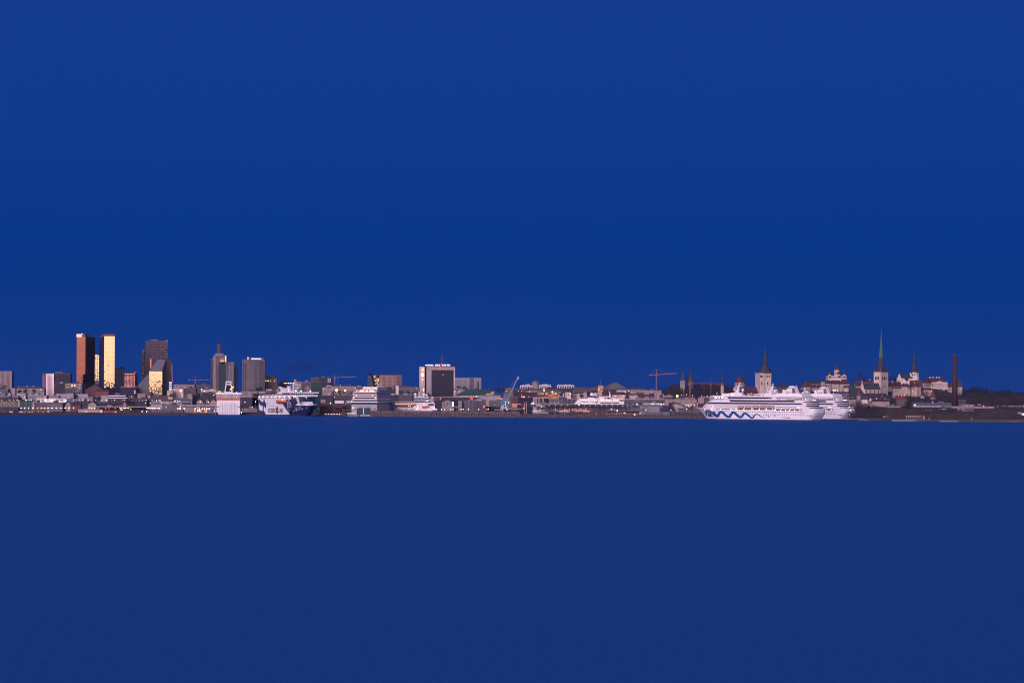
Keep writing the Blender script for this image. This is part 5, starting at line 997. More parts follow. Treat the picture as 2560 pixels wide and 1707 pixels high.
lamp('0', 612, 1304, 3200, r=4, label='smallest white quay lamp in the gap of the lower left row'); lamp('0', 785, 1362, 3180, r=7, label='lone low white lamp under the lower row, right of the orange rack')
lamps('0', (20,150,222,280,415,432,475,512), 1175, 3420, 'lamp in the upper row before the dark slot lit and green halls', 'upper lamp row at the far left')
lamps('0', (1200,1303,1355,1438,1562,1650,1740,1875,2028), 1178, 3480, 'tall lamp in the upper row between the white terminal and the canopy', 'upper lamp row before the gable houses')
lamps('0', (66,1092,1252,1425,1722,1818,1978,2003), 1180, 3480, 'faint small warm lamp in the upper row at the left', 'faint lamps of the upper left row', 'e_warm', 2.5)
lamps('0', (1460,1495,1545), 1306, 3210, 'bright white lamp in the cluster of three at the canopy end', 'three bright lamps at the left canopy end', r=9)
lamps('0', (1600,1722,1780,1880), 1308, 3290, 'small lamp under the long white canopy', 'lamps under the long white canopy', 'e_warm', 6)
lamps('0', (1960,1990,2015,2035,2055,2075,2095), 1308, 3290, 'lamp in the tight bright row under the white canopy', 'tight row of canopy lamps', r=5.5)
lamps('1', (82,180,238,280,300,392,465,508,525), 1182, 3470, 'upper harbour lamp left of the light blue roof', 'upper harbour lamps before the gold fronted building', r=5)
lamps('1', (290,372), 1222, 3400, 'lamp of the pair hanging lower than the upper harbour row', 'pair of lower harbour lamps')
lamps('1', (760,772,810,842), 1192, 3430, 'small lamp below the light blue roof', 'lamps below the light blue roof', r=4.5)
lamps('1', (312,325,350,362,385,400,415,428,442,490,510), 1308, 3290, 'lamp in the brightest white row at the right canopy end', 'brightest row of lamps by the canopy', r=8)
lamp('1', 468, 1305, 3290, 'e_red', 7, 'red lamp inside the brightest white row'); lamp('1', 475, 1334, 3280, r=5, label='single lamp just under the brightest white row')
lamps('1', (812,850,917), 1312, 3300, 'round white lamp of the trio on the concrete quay', 'three round quay lamps', r=10)
lamps('1', (1097,1212,1250,1288,1326), 1317, 3290, 'round white lamp on the glazed quay house left of the banded ferry', 'round lamps of the glazed quay house', r=10)
lamps('1', (1140,1165), 1350, 3285, 'lowest pair of bright lamps before the glazed quay house', 'lowest pair of quay lamps', r=11); lamps('1', (1143,1166), 1316, 3290, 'tiny lamp between the round lamps of the quay house', 'tiny lamps of the quay house', r=5)
lamp('1', 852, 1278, 3310, r=7, label='lamp standing above the trio of round quay lamps'); lamp('1', 878, 1278, 3310, 'e_orange', 4, 'small orange lamp above the trio of round quay lamps')
lamps('1', (230,306), 1362, 3240, 'low white lamp on the small red boat landing', 'two low lamps on the boat landing', r=7)
lamps('1', (113,), 1022, 3900, 'upper of two lamps left of the gold fronted building', None, r=6) if False else lamp('1', 113, 1022, 3900, r=6, label='upper of two lamps on the dark roof left of the gold front'); lamp('1', 113, 1056, 3890, r=6, label='lower of two lamps on the dark roof left of the gold front')
lamp('1', 1178, 1202, 3440, r=6, label='lamp before the right dormer of the small gable'); lamp('1', 1312, 1207, 3440, r=6, label='lamp left of the orange banded ferry, above its quay')
lamp('1', 1202, 1000, 3900, r=7, label='tall white lamp above the low roofs left of the banded ferry'); lamp('1', 1247, 1028, 3850, r=6, label='lamp on a low white roof left of the ferry funnel'); lamp('1', 1297, 1054, 3850, 'e_warm', 4, 'faint warm lamp left of the ferry bridge wing'); lamp('1', 1402, 1090, 3700, r=6, label='lamp just left of the banded ferry bridge wing'); lamp('1', 1413, 1357, 3290, r=6, label='lamp at water level left of the banded ferry hull')
lamp('1', 1910, 1207, 3480, r=6, label='lamp right of the banded ferry, before the low bridge'); lamp('1', 2085, 1200, 3480, r=7, label='lamp just left of the whale tail ferry stern'); lamp('1', 2028, 1296, 3400, r=6, label='small lamp under the low bridge between the ferries'); lamp('1', 1853, 1376, 3300, r=10, label='bright lamp at water level right of the banded ferry hull')
for i, (c, x, y, D) in enumerate((('1',865,1018,3880),('2',1315,1010,3850),('2',1455,1020,3850),('5',605,1110,3650),('4',660,1042,3800))):
    T = lamp(c, x, y, D, 'e_orange', 24 if i < 4 else 16, ('orange floodlight before the white apartment house', 'left of the two orange floodlights under the pale crane', 'right of the two orange floodlights under the pale crane', 'orange floodlight over the roofs below the wooded hill', 'orange floodlight above the row of warm windows')[i])
    for q in range(5 if i < 4 else 3): T.ball('bulb', 'e_warm', x-9+q*4.5, y-2+(q % 2)*5, 3, -2.4)
    l = bpy.data.lights.new('flood', 'POINT'); l.energy = 45000 if i < 4 else 20000; l.color = (1, .38, .10); l.shadow_soft_size = 1.5
    lo = bpy.data.objects.new('flood', l); COL.objects.link(lo); lo.parent = T.o; lo.location = (0, -3.5, T.m(x, y)[1])
lamps('2', (1140,1185,1230,1275,1322,1365), 1405, 3212, 'low lamp in the row on the brown pile quay', 'lamp row on the pile quay', r=6)
T = Thing('signal_mast', 'mast with three lamps one above another, between the big ferries', 'mast', '2', 1217, 1400, 3225); T.rod('pole', 'rust', (1217,1225), (1217,1400), .25)
for y in (1225, 1282, 1337): T.ball('lamp', 'e_white', 1217, y, 7, -.5)
for x, y in ((1295,1302),(1325,1303),(1288,1360),(1463,1235),(1292,1395)): lamp('2', x, y, 3400, 'e_white' if y > 1350 else 'e_warm', 5, 'small lamp among the reddish harbour structures, '+{1295:'upper left',1325:'upper right',1288:'middle',1463:'rightmost',1292:'lowest'}[x]+' one', 'small lamps between the big ferries')
lamps('3', (938,990,1082,1128,1258,1293,1380,1548,1682,1703), 1328, 3300, 'low lamp in the row just over the breakwater crest', 'low lamps over the breakwater', r=6)
lamp('3', 2037, 1215, 3500, r=7, label='lamp right of the harbour crane foot'); lamp('3', 1995, 1028, 3800, 'e_warm', 7, 'warm lamp above the harbour crane cabin')
lamps('3', (1748,1807,1828,1845,1885,1925,1945), 1180, 3650, 'small roof edge lamp left of the harbour crane', 'roof edge lamps left of the harbour crane', r=4)
lamps('4', (605,708,803,900,1185,1275,1368,1458,1548,1640,1730), 1262, 3240, 'warm lamp hanging from the long dark marina walkway', 'warm lamps of the marina walkway', 'e_warm', 6)
lamps('4', (1090,1095), 1255, 3230, 'bright lamp of the close pair under the white ship stern', 'close pair of lamps under the white ship')
lamps('4', (1492,1652,1822,1887,1967,2032,2045,2150), 1240, 3330, 'white lamp above the marina walkway, right of the white ship', 'upper lamps above the marina walkway', r=6)
lamps('4', (1808,1890,1948), 1273, 3250, 'warm lamp at the right end of the marina walkway', 'warm lamps at the walkway end', 'e_warm', 7)
for x, y, r in ((1622,1322,8),(1716,1345,9),(1835,1385,9),(2005,1412,9),(2094,1388,10),(2106,1308,6),(1678,1330,6)): lamp('4', x, y, 3170, 'e_white' if r > 6 else 'e_warm', r, {1622:'lamp before the left pavilion roof',1716:'lamp between the left and brown pavilions',1835:'lamp on the brown pavilion front',2005:'lowest lamp before the rightmost pavilion',2094:'lamp at the right edge of the rightmost pavilion',2106:'lamp above the right edge of the rightmost pavilion',1678:'small warm lamp above the left pavilion'}[x], 'scattered lamps around the pavilions')
lamp('4', 197, 1307, 3260, r=7, label='lamp under the left gantry post at the marina'); lamp('4', 357, 1230, 3400, r=6, label='lamp on top of the right gantry post at the marina')
T = lamp('4', 487, 1280, 3220, 'e_warm', 9, 'bright wedge shaped floodlight left of the marina walkway')
lamps('5', (63,190,213,238,268,302,338,355,390,482,495), 1245, 3400, 'white lamp in the broken row under the big orange crane', 'lamp row under the big orange crane', r=6)
for x, y in ((12,1310),(97,1342),(505,1335),(765,1322),(755,1260),(893,1262),(220,1293)): lamp('5', x, y, 3300, 'e_white', 6, {12:'lamp at the top of the sloping gangway',97:'lamp at the foot of the sloping gangway',505:'lamp at the left slope of the wide hall',765:'lamp on the dark wall of the wide hall',755:'lamp in front of the pale long building',893:'lamp at the white curved poles',220:'faint lamp on the grey flat terminal'}[x], 'single lamps near the wide sloping roofs')
lamp('5', 480, 1382, 3180, 'e_redsign', 8, 'red lamp in front of the sloping roof pier fence'); lamp('5', 2, 1390, 3160, 'e_warm', 9, 'bright warm lamp at the marina end by the breakwater')
lamps('6', (1068,1085,1103,1138), 1018, 3700, 'bright warm lamp of the row of four below the cathedral hill', 'four warm lamps below the cathedral hill', 'e_warm', 9)
lamps('7', (1500,1725,1830,1918,1970,2025,2083,2148), 1272, 3210, 'faint white lamp along the right shore road', 'faint lamps along the right shore road', r=4)
# ------------------------------------------------ strip 1 mid
B('beige small block left of the gold fronted building foot', '1', 155, 285, 1072, 3850, 'beige', 12, (3, 1, 1085, 1110, .3, .5), 'flat'); B('pale box house under the gold fronted building', '1', 315, 360, 1100, 3820, 'lgrey', 10, None, 'flat'); B('long brown low block under the gold front', '1', 285, 640, 1110, 3860, 'brown', 14, (10, 1, 1120, 1138, .3, .5), 'flat')
B('long dark hall behind the upper lamps left of the light blue roof', '1', 0, 420, 1152, 3560, 'dgrey', 20, None, 'flat', rmat='mgrey')
B('white apartment house with red brown windows, left of the orange floodlight', '1', 638, 728, 1022, 3960, 'stone', 14, (4, 4, 1030, 1125, .35, .5), 'flat', wm='redroof'); B('white apartment house right behind the orange floodlight', '1', 728, 905, 990, 3980, 'stone', 16, (6, 5, 1005, 1135, .3, .45), 'flat', wm='redroof')
B('wide beige block on the skyline with roof boxes, left of the pale orange crane', '1', 745, 1085, 925, 4350, 'stone2', 18, (14, 2, 940, 985, .3, .5), 'flat'); B('brown block with red walls behind the pale orange crane foot', '1', 905, 1110, 985, 4150, 'brown', 16, (8, 3, 1000, 1080, .3, .45), 'flat')
B('grey block on the skyline right of the pale orange crane', '1', 1110, 1345, 930, 4300, 'mgrey', 16, (10, 2, 945, 990, .3, .5), 'flat'); B('pale low block with a long white roof left of the banded ferry funnel', '1', 1195, 1445, 1022, 3900, 'lgrey', 12, (6, 1, 1035, 1060, .3, .5), 'flat', rmat='white'); B('dark low block under the long white roof', '1', 1200, 1440, 1060, 3800, 'dgrey', 12, None, 'flat')
B('beige box with a brown side between the white apartments and the ferry', '1', 968, 1050, 1078, 3820, 'stone2', 10, (2, 1, 1090, 1120, .2, .5), 'flat'); B('dark brown flat block behind the light blue roof', '1', 905, 1200, 1100, 3860, 'brown', 14, (8, 1, 1110, 1130, .3, .5), 'flat')
B('teal small flat block right of the beige box', '1', 1060, 1120, 1085, 3840, 'tealglass', 10, None, 'flat')
B('long building under a light blue hipped roof near the quay', '1', 722, 1045, 1198, 3480, 'stone2', 16, (10, 1, 1208, 1235, .3, .6), ('hip', 1142), rmat='blueroof'); B('brown brick part right under the light blue roof', '1', 880, 1010, 1220, 3420, 'brick', 12, (4, 1, 1228, 1245, .3, .5), 'flat')
B('small gable front house right of the light blue roof', '1', 1122, 1225, 1202, 3450, 'stone2', 12, (2, 2, 1210, 1260, .25, .45), ('front', 1165), rmat='brown'); B('small steep gable house with a dormer, left of the banded ferry', '1', 1268, 1330, 1205, 3460, 'stone2', 10, (1, 2, 1210, 1255, .3, .4), ('front', 1165), rmat='brown')
B('pinkish gable house partly hidden by the banded ferry', '1', 1340, 1450, 1215, 3440, 'pink', 12, (3, 1, 1222, 1245, .25, .5), ('front', 1165), rmat='brown')
B('low row of beige harbour houses with red doors behind the bright lamp row', '1', 400, 560, 1190, 3520, 'stone2', 14, (6, 2, 1200, 1240, .3, .45), ('gable', 1155), rmat='greyroof', wm='redroof'); B('warm lit low house left of the light blue roof', '1', 560, 720, 1195, 3500, 'beige', 14, (6, 2, 1205, 1250, .3, .45), ('gable', 1160), rmat='greyroof', lit=.3)
B('long grey quay building with a dark window strip left of the banded ferry', '1', 880, 1445, 1262, 3360, 'conc', 14, (30, 1, 1280, 1298, .6, .8), 'flat', rmat='lgrey'); B('grey concrete harbour hall behind the trio of round lamps', '1', 560, 885, 1262, 3370, 'mgrey', 14, (9, 2, 1275, 1350, .3, .4), 'flat')
B('small cream gatehouse with a red sign on the quay', '1', 1112, 1180, 1272, 3300, 'pink', 6, (2, 1, 1280, 1296, .3, .5), 'flat')
T = B('glazed low quay house with warm light inside, left of the banded ferry', '1', 1070, 1370, 1326, 3296, 'mgrey', 10, None, 'flat'); T.wins('mgrey', 1080, 1365, 1335, 1385, 12, 1, .8, .9, 0, .3, 'e_dim'); 
T = B('low grey house block along the stones left of the banded ferry', '1', 330, 900, 1335, 3262, 'mgrey', 10, (26, 1, 1345, 1375, .3, .6), 'flat')
for k in range(22): T.box('wall_pier', random.choice(['quayconc','darksteel','conc']), 340+k*26, 348+k*26, 1330+random.randint(0, 25), 1400, -1, 0)
T = Thing('boat', 'small red and white boat moored at the left landing', 'boat', '1', 215, 1410, 3225, gz=0); T.poly('hull', 'pink', [(218,1392),(296,1392),(288,1416),(226,1416)], 0, 3); T.box('cabin', 'redwall', 235, 275, 1375, 1393, .6, 2.4); T.box('stripe', 'e_dim', 222, 292, 1398, 1404, -.1, .1)
T = Thing('mast', 'dark thin mast standing before the gold fronted building', 'mast', '1', 388, 1250, 3600); T.rod('pole', 'black', (389,955), (389,1250), .45); T.rod('yard', 'black', (365,1010), (410,1010), .2)
# low bridge between ferries
T = Thing('link_bridge', 'long low grey passenger bridge between the two left ferries', 'bridge', '1', 1840, 1300, 3420); T.box('deck', 'mgrey', 1830, 2230, 1272, 1284, 0, 4)
for k in range(10): T.box('support', 'mgrey', 1850+k*30, 1856+k*30, 1284, None, 1, 2)
B('pale lit shed under the low passenger bridge', '1', 1850, 2110, 1312, 3500, 'stone2', 12, None, 'flat')
B('wide beige building with two window rows behind the banded ferry', '1', 1840, 2115, 1035, 3850, 'stone2', 16, (13, 2, 1045, 1115, .6, .35), 'flat'); B('dark wooded block right of the banded ferry', '1', 1835, 2260, 1135, 3700, 'dgrey', 16, None, 'flat')
# ------------------------------------------------ strip 2 mid
B('dark low roofs behind the whale tail ferry funnel', '2', -10, 350, 1030, 3900, 'dgrey', 18, (8, 1, 1040, 1060, .3, .5), 'flat'); B('dark red low box left of the whale tail ferry funnel', '2', 145, 245, 1040, 3860, 'redwall', 8, None, 'flat')
B('dark hall low behind the whale tail ferry stern', '2', -60, 360, 1070, 3700, 'dgrey', 18, None, 'flat')
B('pale blocky building behind the ferry light gantry', '2', 632, 745, 878, 4150, 'stone2', 14, (5, 2, 890, 930, .3, .5), 'flat'); B('brown building with a stepped roof left of the dark teal office', '2', 740, 905, 880, 4200, 'mauve', 14, (8, 3, 895, 1000, .5, .3), 'flat'); B('brown skyline block above the ferry bridge', '2', 895, 1110, 812, 4400, 'brown', 18, (8, 3, 825, 900, .5, .35), 'flat')
B('dark teal glass office with a white framed corner', '2', 1030, 1230, 812, 4250, 'dgrey', 20, None, 'flat'); T = Thing('bay', 'white framed window bay on the dark teal office corner', 'window bay', '2', 1165, 890, 4245, gz=0); T.wins('white', 1168, 1228, 822, 890, 1, 3, 1, .25, 0, part='frame_bar'); T.wins('white', 1166, 1230, 824, 888, 2, 1, .12, 1, 0, part='frame_post')
B('teal glass lower block behind the ferry radar mast', '2', 900, 1085, 885, 4080, 'tealglass', 16, None, 'flat'); B('grey strip windowed block behind the ferry mast', '2', 790, 905, 960, 4000, 'mgrey', 14, (2, 4, 970, 1030, .9, .35), 'flat')
B('grey white apartment block right of the dark teal office', '2', 1085, 1240, 972, 3980, 'stone2', 16, (7, 4, 985, 1085, .35, .45), 'flat'); B('white framed roof house above the grey white apartments', '2', 1152, 1232, 940, 4000, 'plaster', 8, (1, 1, 948, 968, .8, .7), 'flat')
B('long pinkish apartment row behind the two orange floodlights', '2', 1240, 1640, 950, 3960, 'stone2', 16, (22, 3, 965, 1040, .4, .45), ('gable', 938), rmat='brown', chim=5); B('tall poplar grey block between floodlights and the curved deck ferry', '2', 1560, 1830, 965, 4050, 'mgrey', 16, (12, 3, 975, 1040, .4, .45), 'flat')
B('long dark green hall low behind the brown quay', '2', 1045, 1260, 1105, 3640, 'dgrey', 18, None, 'flat', rmat='greenroof'); B('wide dark brown block under the orange floodlights', '2', 1230, 1600, 1100, 3700, 'darkstone', 18, (14, 2, 1110, 1180, .4, .4), 'flat')
box_thing('trailer', 'pinkish white box trailer on the brown quay right of the ferry bow', 'trailer', '2', 1055, 1140, 1162, 1222, 3300, 'pink', 3); box_thing('trailer', 'long white box trailer between the floodlights and the quay', 'trailer', '2', 1285, 1437, 1183, 1227, 3400, 'white', 3)
T = Thing('tent', 'white ridge tent left of the curved deck ferry', 'tent', '2', 1478, 1230, 3380); T.gable('canopy', 'white', 1478, 1570, 1212, 1188, 0, 10); T.box('side', 'lgrey', 1480, 1568, 1212, 1232, .2, 9.8)
T = Thing('loading_ramp', 'reddish steel loading ramp with sloping gangway between the ferries', 'ramp', '2', 1240, 1400, 3300)
T.poly('gangway', 'brown', [(1250,1260),(1450,1290),(1450,1312),(1250,1285)], 0, 3); T.box('gate', 'brick', 1410, 1455, 1262, 1400, 0, 3); T.box('rear_deck', 'brown', 1240, 1560, 1240, 1262, 6, 14); T.box('rear_wall', 'darkstone', 1240, 1565, 1262, None, 7, 13)
for k in range(14): T.box('post', random.choice(['brick','brown','rust']), 1250+k*22, 1256+k*22, 1245+k % 3*8, 1400, 1, 2)
for k in range(5): T.ball('lamp', 'e_dim', 1455+k*22, 1335, 3, 0)
T = Thing('sail', 'small orange red triangular sail or cone on the quay', 'sail', '2', 1385, 1400, 3215); T.poly('cloth', 'red', [(1382,1398),(1400,1375),(1420,1385),(1418,1398)], 0, .8); T.rod('pole', 'white', (1400,1375), (1400,1400), .1)
T = Thing('channel_marker', 'slanting bright green marker left of the curved deck ferry', 'marker', '2', 1450, 1402, 3212); T.poly('board', 'green', [(1448,1402),(1472,1360),(1478,1402)], 0, 1); T.box('foot', 'black', 1440, 1490, 1402, 1408, -.3, 1.3)
# building with orange window reflections
T = Thing('office_block', 'beige grid fronted block whose dark left part reflects orange light', 'building', '2', 1892, 960, 4250, -4)
T.box('wall', 'rosy', 2018, 2380, 768, None, 0, 20); T.box('dark_part', 'darkglass', 1892, 2020, 772, None, .5, 20); T.wins('window', 2030, 2370, 780, 965, 17, 8, .42, .62, 0); rnd = random.Random(11)
for j in range(9):
    for i in range(5):
        if rnd.random() < .62: T.box('orange_reflection', rnd.choice(['mirror','mirror','e_dim','mirrorbrown']), 1898+i*24, 1914+i*24, 778+j*21, 792+j*21, .1, .4)  # some glow orange in place of reflecting the afterglow
T.box('right_side', 'mauve', 2300, 2385, 775, None, -.4, 0); T.wins('window', 2305, 2380, 785, 965, 4, 7, .3, .5, -.4); T.box('roof', 'brown', 1890, 2386, 762, 770, -.5, 20.4)
# ------------------------------------------------ strip 3 mid
B('long grey apartment row left of the tall hotel', '3', 240, 430, 962, 4050, 'mgrey', 16, (12, 4, 970, 1075, .4, .45), ('gable', 938), rmat='brown'); B('white roof box at the left end of the long grey apartment row', '3', 192, 248, 942, 4070, 'plaster', 8, None, 'flat'); B('darker apartment row touching the tall hotel', '3', 430, 578, 968, 4040, 'mgrey', 16, (9, 4, 975, 1075, .4, .45), 'flat')
B('teal grey slab behind the curved deck ferry bow', '3', 30, 245, 965, 4080, 'dgrey', 16, (10, 4, 975, 1070, .4, .4), 'flat'); B('very dark long hall low between ferry and radome ship', '3', 120, 500, 1095, 3700, 'dgrey', 20, None, 'flat')
B('dark round topped hall behind the radome ship', '3', 240, 460, 1100, 3600, 'darkstone', 16, None, 'flat')
B('low red brown lit shed beneath the tall hotel', '3', 812, 910, 1133, 3700, 'redwall', 12, (3, 1, 1140, 1170, .5, .5), 'flat'); B('long pale roofed market hall beneath the tall hotel', '3', 905, 1560, 1130, 3750, 'dgrey', 18, None, 'flat', rmat='lgrey'); B('warm lit end wall of the long market hall', '3', 905, 930, 1135, 3720, 'beige', 6, (1, 1, 1140, 1160, .6, .6), 'flat', lit=1)
T = B('wide hall under a huge dark green hipped roof, right of the tall hotel', '3', 1185, 1925, 1095, 3900, 'dgrey', 30, (26, 1, 1102, 1125, .6, .8), ('hip', 1000), rmat='greenroof', wm='plaster'); T.lathe('cupola', 'greenroof', 1722, [(1010,22),(985,12),(962,5),(940,1)], 12, 8)
T = Thing('sculpture', 'pale arrow shaped sculpture on the dark green roof', 'sculpture', '3', 1760, 1120, 3850); T.poly('arrow', 'yellow', [(1732,1062),(1765,1038),(1802,1042),(1780,1122),(1758,1080)], 0, 3)
for x in (1170, 1228): T = Thing('satellite_dish', 'pale round satellite dish on the roofs beside the tall hotel, '+('left one' if x < 1200 else 'right one'), 'dish', '3', x, 1060, 3950, group='two satellite dishes'); T.ball('dish', 'plaster', x, 1040, 15, 0); T.rod('stand', 'steel', (x, 1050), (x, 1085), .3)
B('row of white garages and kiosks under the green roofed hall', '3', 1160, 1260, 1108, 3800, 'lgrey', 8, (5, 1, 1112, 1128, .4, .5), 'flat'); B('white low shop block right of the brown chimney', '3', 1560, 1900, 1100, 3820, 'lgrey', 12, (14, 1, 1106, 1122, .5, .6), 'flat')
T = B('arched warehouse gable with a dark door behind the breakwater', '3', 948, 1122, 1205, 3400, 'stone2', 24, (3, 2, 1205, 1270, .25, .55), ('front', 1172), rmat='slate'); T.box('lit_sign', 'e_white', 1122, 1134, 1202, 1275, -.5, .5)
B('dark flat hall left of the arched warehouse', '3', 815, 950, 1185, 3450, 'dgrey', 20, None, 'flat', rmat='greenroof'); B('dark green roofed hall right of the arched warehouse', '3', 1120, 1215, 1170, 3460, 'darkglass', 20, None, 'flat', rmat='greenroof')
T = Thing('canopy', 'white sail like canopy before the arched warehouse', 'canopy', '3', 975, 1340, 3330); T.poly('roof', 'lgrey', [(965,1290),(1000,1276),(1090,1272),(1205,1284),(1205,1292),(1090,1284)], 0, 10)
for x in (990, 1060, 1140, 1195): T.rod('strut', 'lgrey', (x, 1286), (x-8, 1345), .25, 1)
T = Thing('light_panel', 'small violet lit panel near the radome ship', 'light', '3', 828, 1335, 3300); T.box('panel', 'e_violet', 830, 865, 1320, 1334, 0, .5); T.box('post', 'darksteel', 845, 850, 1334, None, .1, .4)
T = B('row of ribbed grey silo walls behind the breakwater', '3', 1272, 1665, 1192, 3380, 'mgrey', 24, None, 'flat')
for k in range(24): T.box('rib', random.choice(['mgrey', 'mgrey', 'conc', 'mauve']), 1274+k*16.2, 1284+k*16.2, 1196-random.choice([0, 0, 14]), None, -1.2, 0)
B('taller ribbed silo block, left half of the silo row', '3', 1372, 1660, 1174, 3400, 'conc', 20, None, 'flat'); B('pale end tower at the left of the silo row', '3', 1212, 1272, 1192, 3370, 'stone2', 14, (2, 2, 1205, 1330, .3, .5), 'flat')
B('long dark roofed building with two rows of small windows left of the crane', '3', 1700, 1960, 1185, 3520, 'mgrey', 18, (14, 2, 1210, 1275, .35, .45), 'flat'); B('low wall like sheds at the crane foot', '3', 1660, 1905, 1285, 3420, 'dgrey', 12, None, 'flat')
for x0, x1, y, lab in ((1413, 1452, 1148, 'small red lit shop sign left of the chimney foot'), (1880, 1942, 1152, 'longer red lit shop sign left of the harbour crane')): T = Thing('shop_sign', lab, 'sign', '3', x0, y+10, 3640); T.box('letters', 'e_redsign', x0, x1, y-8, y+8, 0, .5); T.box('frame', 'darksteel', x0-3, x1+3, y+8, y+20, .1, .6)
T = Thing('light_column', 'column of small red warm lights before the silos', 'light', '3', 1703, 1280, 3360); T.rod('pole', 'steel', (1703,1190), (1703,1345), .2)
for y in (1195, 1232, 1268): T.ball('lamp', 'e_dim', 1703, y, 7, -.3)
T = Thing('flag', 'narrow red banner before the silos', 'flag', '3', 1622, 1330, 3350); T.box('cloth', 'e_redsign', 1618, 1640, 1262, 1300, 0, .2); T.rod('pole', 'steel', (1629,1262), (1629,1345), .15, .3)
# pink cabins at marina gantry
T = Thing('pontoon_house', 'pinkish white lit cabin and gangways at the harbour crane foot', 'harbour cabin', '3', 2010, 1345, 3250); T.box('cabin', 'pink', 2087, 2175, 1244, 1292, 0, 5); T.box('deck', 'pink', 2010, 2290, 1318, 1326, -1, 5); T.box('deck', 'pink', 1800, 1900, 1328, 1338, -1, 4); T.box('roof', 'e_dim', 2085, 2240, 1240, 1245, -.3, 5)
for k in range(12): T.box('rail_post', 'pink', 2012+k*22, 2015+k*22, 1300, 1318, -.8, -.5)
# ================================================================== right half of the city
_o1 = ['','first','second','third','fourth','fifth','sixth','seventh','eighth','ninth','tenth','eleventh','twelfth','thirteenth','fourteenth','fifteenth','sixteenth','seventeenth','eighteenth','nineteenth']
def ordw(n): return _o1[n] if n < 20 else {2: 'twent', 3: 'thirt', 4: 'fort'}[n//10]+('ieth' if n % 10 == 0 else 'y-'+_o1[n % 10])
# strip 4 skyline
T = Thing('water_tower', 'round brown stone tower with a low conical roof on the skyline', 'tower', '4', 325, 1010, 4300); T.lathe('wall', 'stone2', 385, [(880,59),(1010,59)], 9, 22); T.lathe('conical_roof', 'greyroof', 385, [(884,64),(868,46),(850,6)], 9, 22)
for x in (352, 402): T.box('window', 'window', x-5, x+5, 895, 908, -.3, .4)
def lattice_block(label, x0, x1, yt, yb, D, nc, boxes):
    T = B(label, '4', x0, x1, yt, D, 'dgrey', 14, None, 'flat', rmat='plaster'); a_, b_, zb, zt = T.rect(x0, x1, yt, yb)
    m = MB(); m.box(a_-.2, b_+.2, -.9, 0, zt-1, zt+.5)
    for k in range(nc+1): x = a_+(b_-a_)*k/nc; m.box(x-.7, x+.7, -.8, 0, zb, zt)
    m.build('white_frame', 'plaster', T.o)
    for x in boxes: T.poly('roof_vent', 'plaster', [(x-12,yt),(x-4,yt-22),(x+6,yt-20),(x+12,yt)], 4, 8)
lattice_block('white framed apartment row left of the round stone tower', 137, 325, 942, 995, 4250, 5, (182, 228)); lattice_block('white framed apartment row right of the round stone tower', 446, 632, 936, 985, 4260, 6, (505, 570)); lattice_block('white framed apartment row farther right, on the skyline', 742, 1008, 936, 985, 4270, 7, (880, 942))
B('brown roofed house below the right white framed row', '4', 540, 760, 995, 4200, 'brown', 16, None, ('hip', 968), rmat='redroof'); B('grey green hall under the round stone tower', '4', 130, 560, 1000, 4160, 'mgrey', 16, (14, 2, 1010, 1045, .3, .5), 'flat', rmat='greenroof')
B('grey block with dark roofs at the boom of the harbour crane', '4', -140, 30, 985, 4200, 'mgrey', 16, (8, 3, 1000, 1080, .4, .45), 'flat'); B('dark teal grey block left of the red roofed row', '4', 20, 170, 1000, 4000, 'dgrey', 16, (8, 4, 1015, 1110, .4, .45), 'flat')
B('long row with lit window frames above the red roofs', '4', 180, 440, 1022, 4020, 'stone2', 14, (11, 1, 1026, 1048, .5, .6), ('gable', 1008), rmat='greyroof'); B('grey hall with a pale blue roof below the round tower', '4', 440, 830, 1042, 4000, 'conc', 16, (12, 1, 1046, 1062, .3, .5), ('gable', 1015), rmat='blueroof')
T = B('red roofed long house with a white gable at the left', '4', 168, 400, 1108, 3820, 'brown', 18, None, ('gable', 1048), rmat='redroof'); T.poly('gable_end', 'stone2', [(145,1138),(158,1060),(172,1112),(172,1138)], -1, 0); 
T = B('darker red roofed hall with a row of warm lit windows', '4', 400, 740, 1092, 3800, 'brown', 18, None, ('gable', 1050), rmat='redroof')
for x in (425,445,462,480,497,515,548,560,574,690,712,730): T.box('lit_window', 'e_soft', x-4, x+4, 1064, 1074, -.2, 5)
T = Thing('shop_sign', 'red and white lit roof sign at the white gable', 'sign', '4', 155, 1140, 3780); T.box('red_mark', 'e_redsign', 158, 186, 1112, 1136, 0, .5); T.box('lettering', 'e_sign', 188, 270, 1118, 1133, 0, .5); T.box('frame', 'darksteel', 156, 272, 1136, 1142, .1, .6)
B('dark flat hall under the red and white lit sign', '4', 95, 340, 1140, 3640, 'darkglass', 20, None, 'flat', rmat='slate'); B('red brown block left of the dark flat hall', '4', -20, 95, 1130, 3640, 'brick', 16, None, 'flat')
T = B('yellowish arcade house with a curved gable below the red roofs', '4', 660, 740, 1095, 3760, 'yellow', 12, (5, 1, 1100, 1130, .4, .7), 'flat', rmat='slate'); T.lathe('curved_gable', 'yellow', 760, [(1135,26),(1105,24),(1085,12),(1080,3)], 3, 12)
T = Thing('light_pillar', 'pink lit slim pillar in front of the round tower', 'light', '4', 522, 1035, 3950); T.box('pillar', 'e_pinkish', 516, 530, 988, 1032, 0, 2); T.box('cap', 'e_warm', 520, 528, 1000, 1030, -.2, 0)
T = B('tall white corner house with a dark left strip', '4', 872, 965, 1050, 3780, 'plaster', 14, (3, 2, 1060, 1110, .4, .5), 'flat'); T.box('side', 'redwall', 850, 872, 1058, None, 1, 12); T.box('white_edge', 'plaster', 835, 850, 1058, 1120, 0, 12)
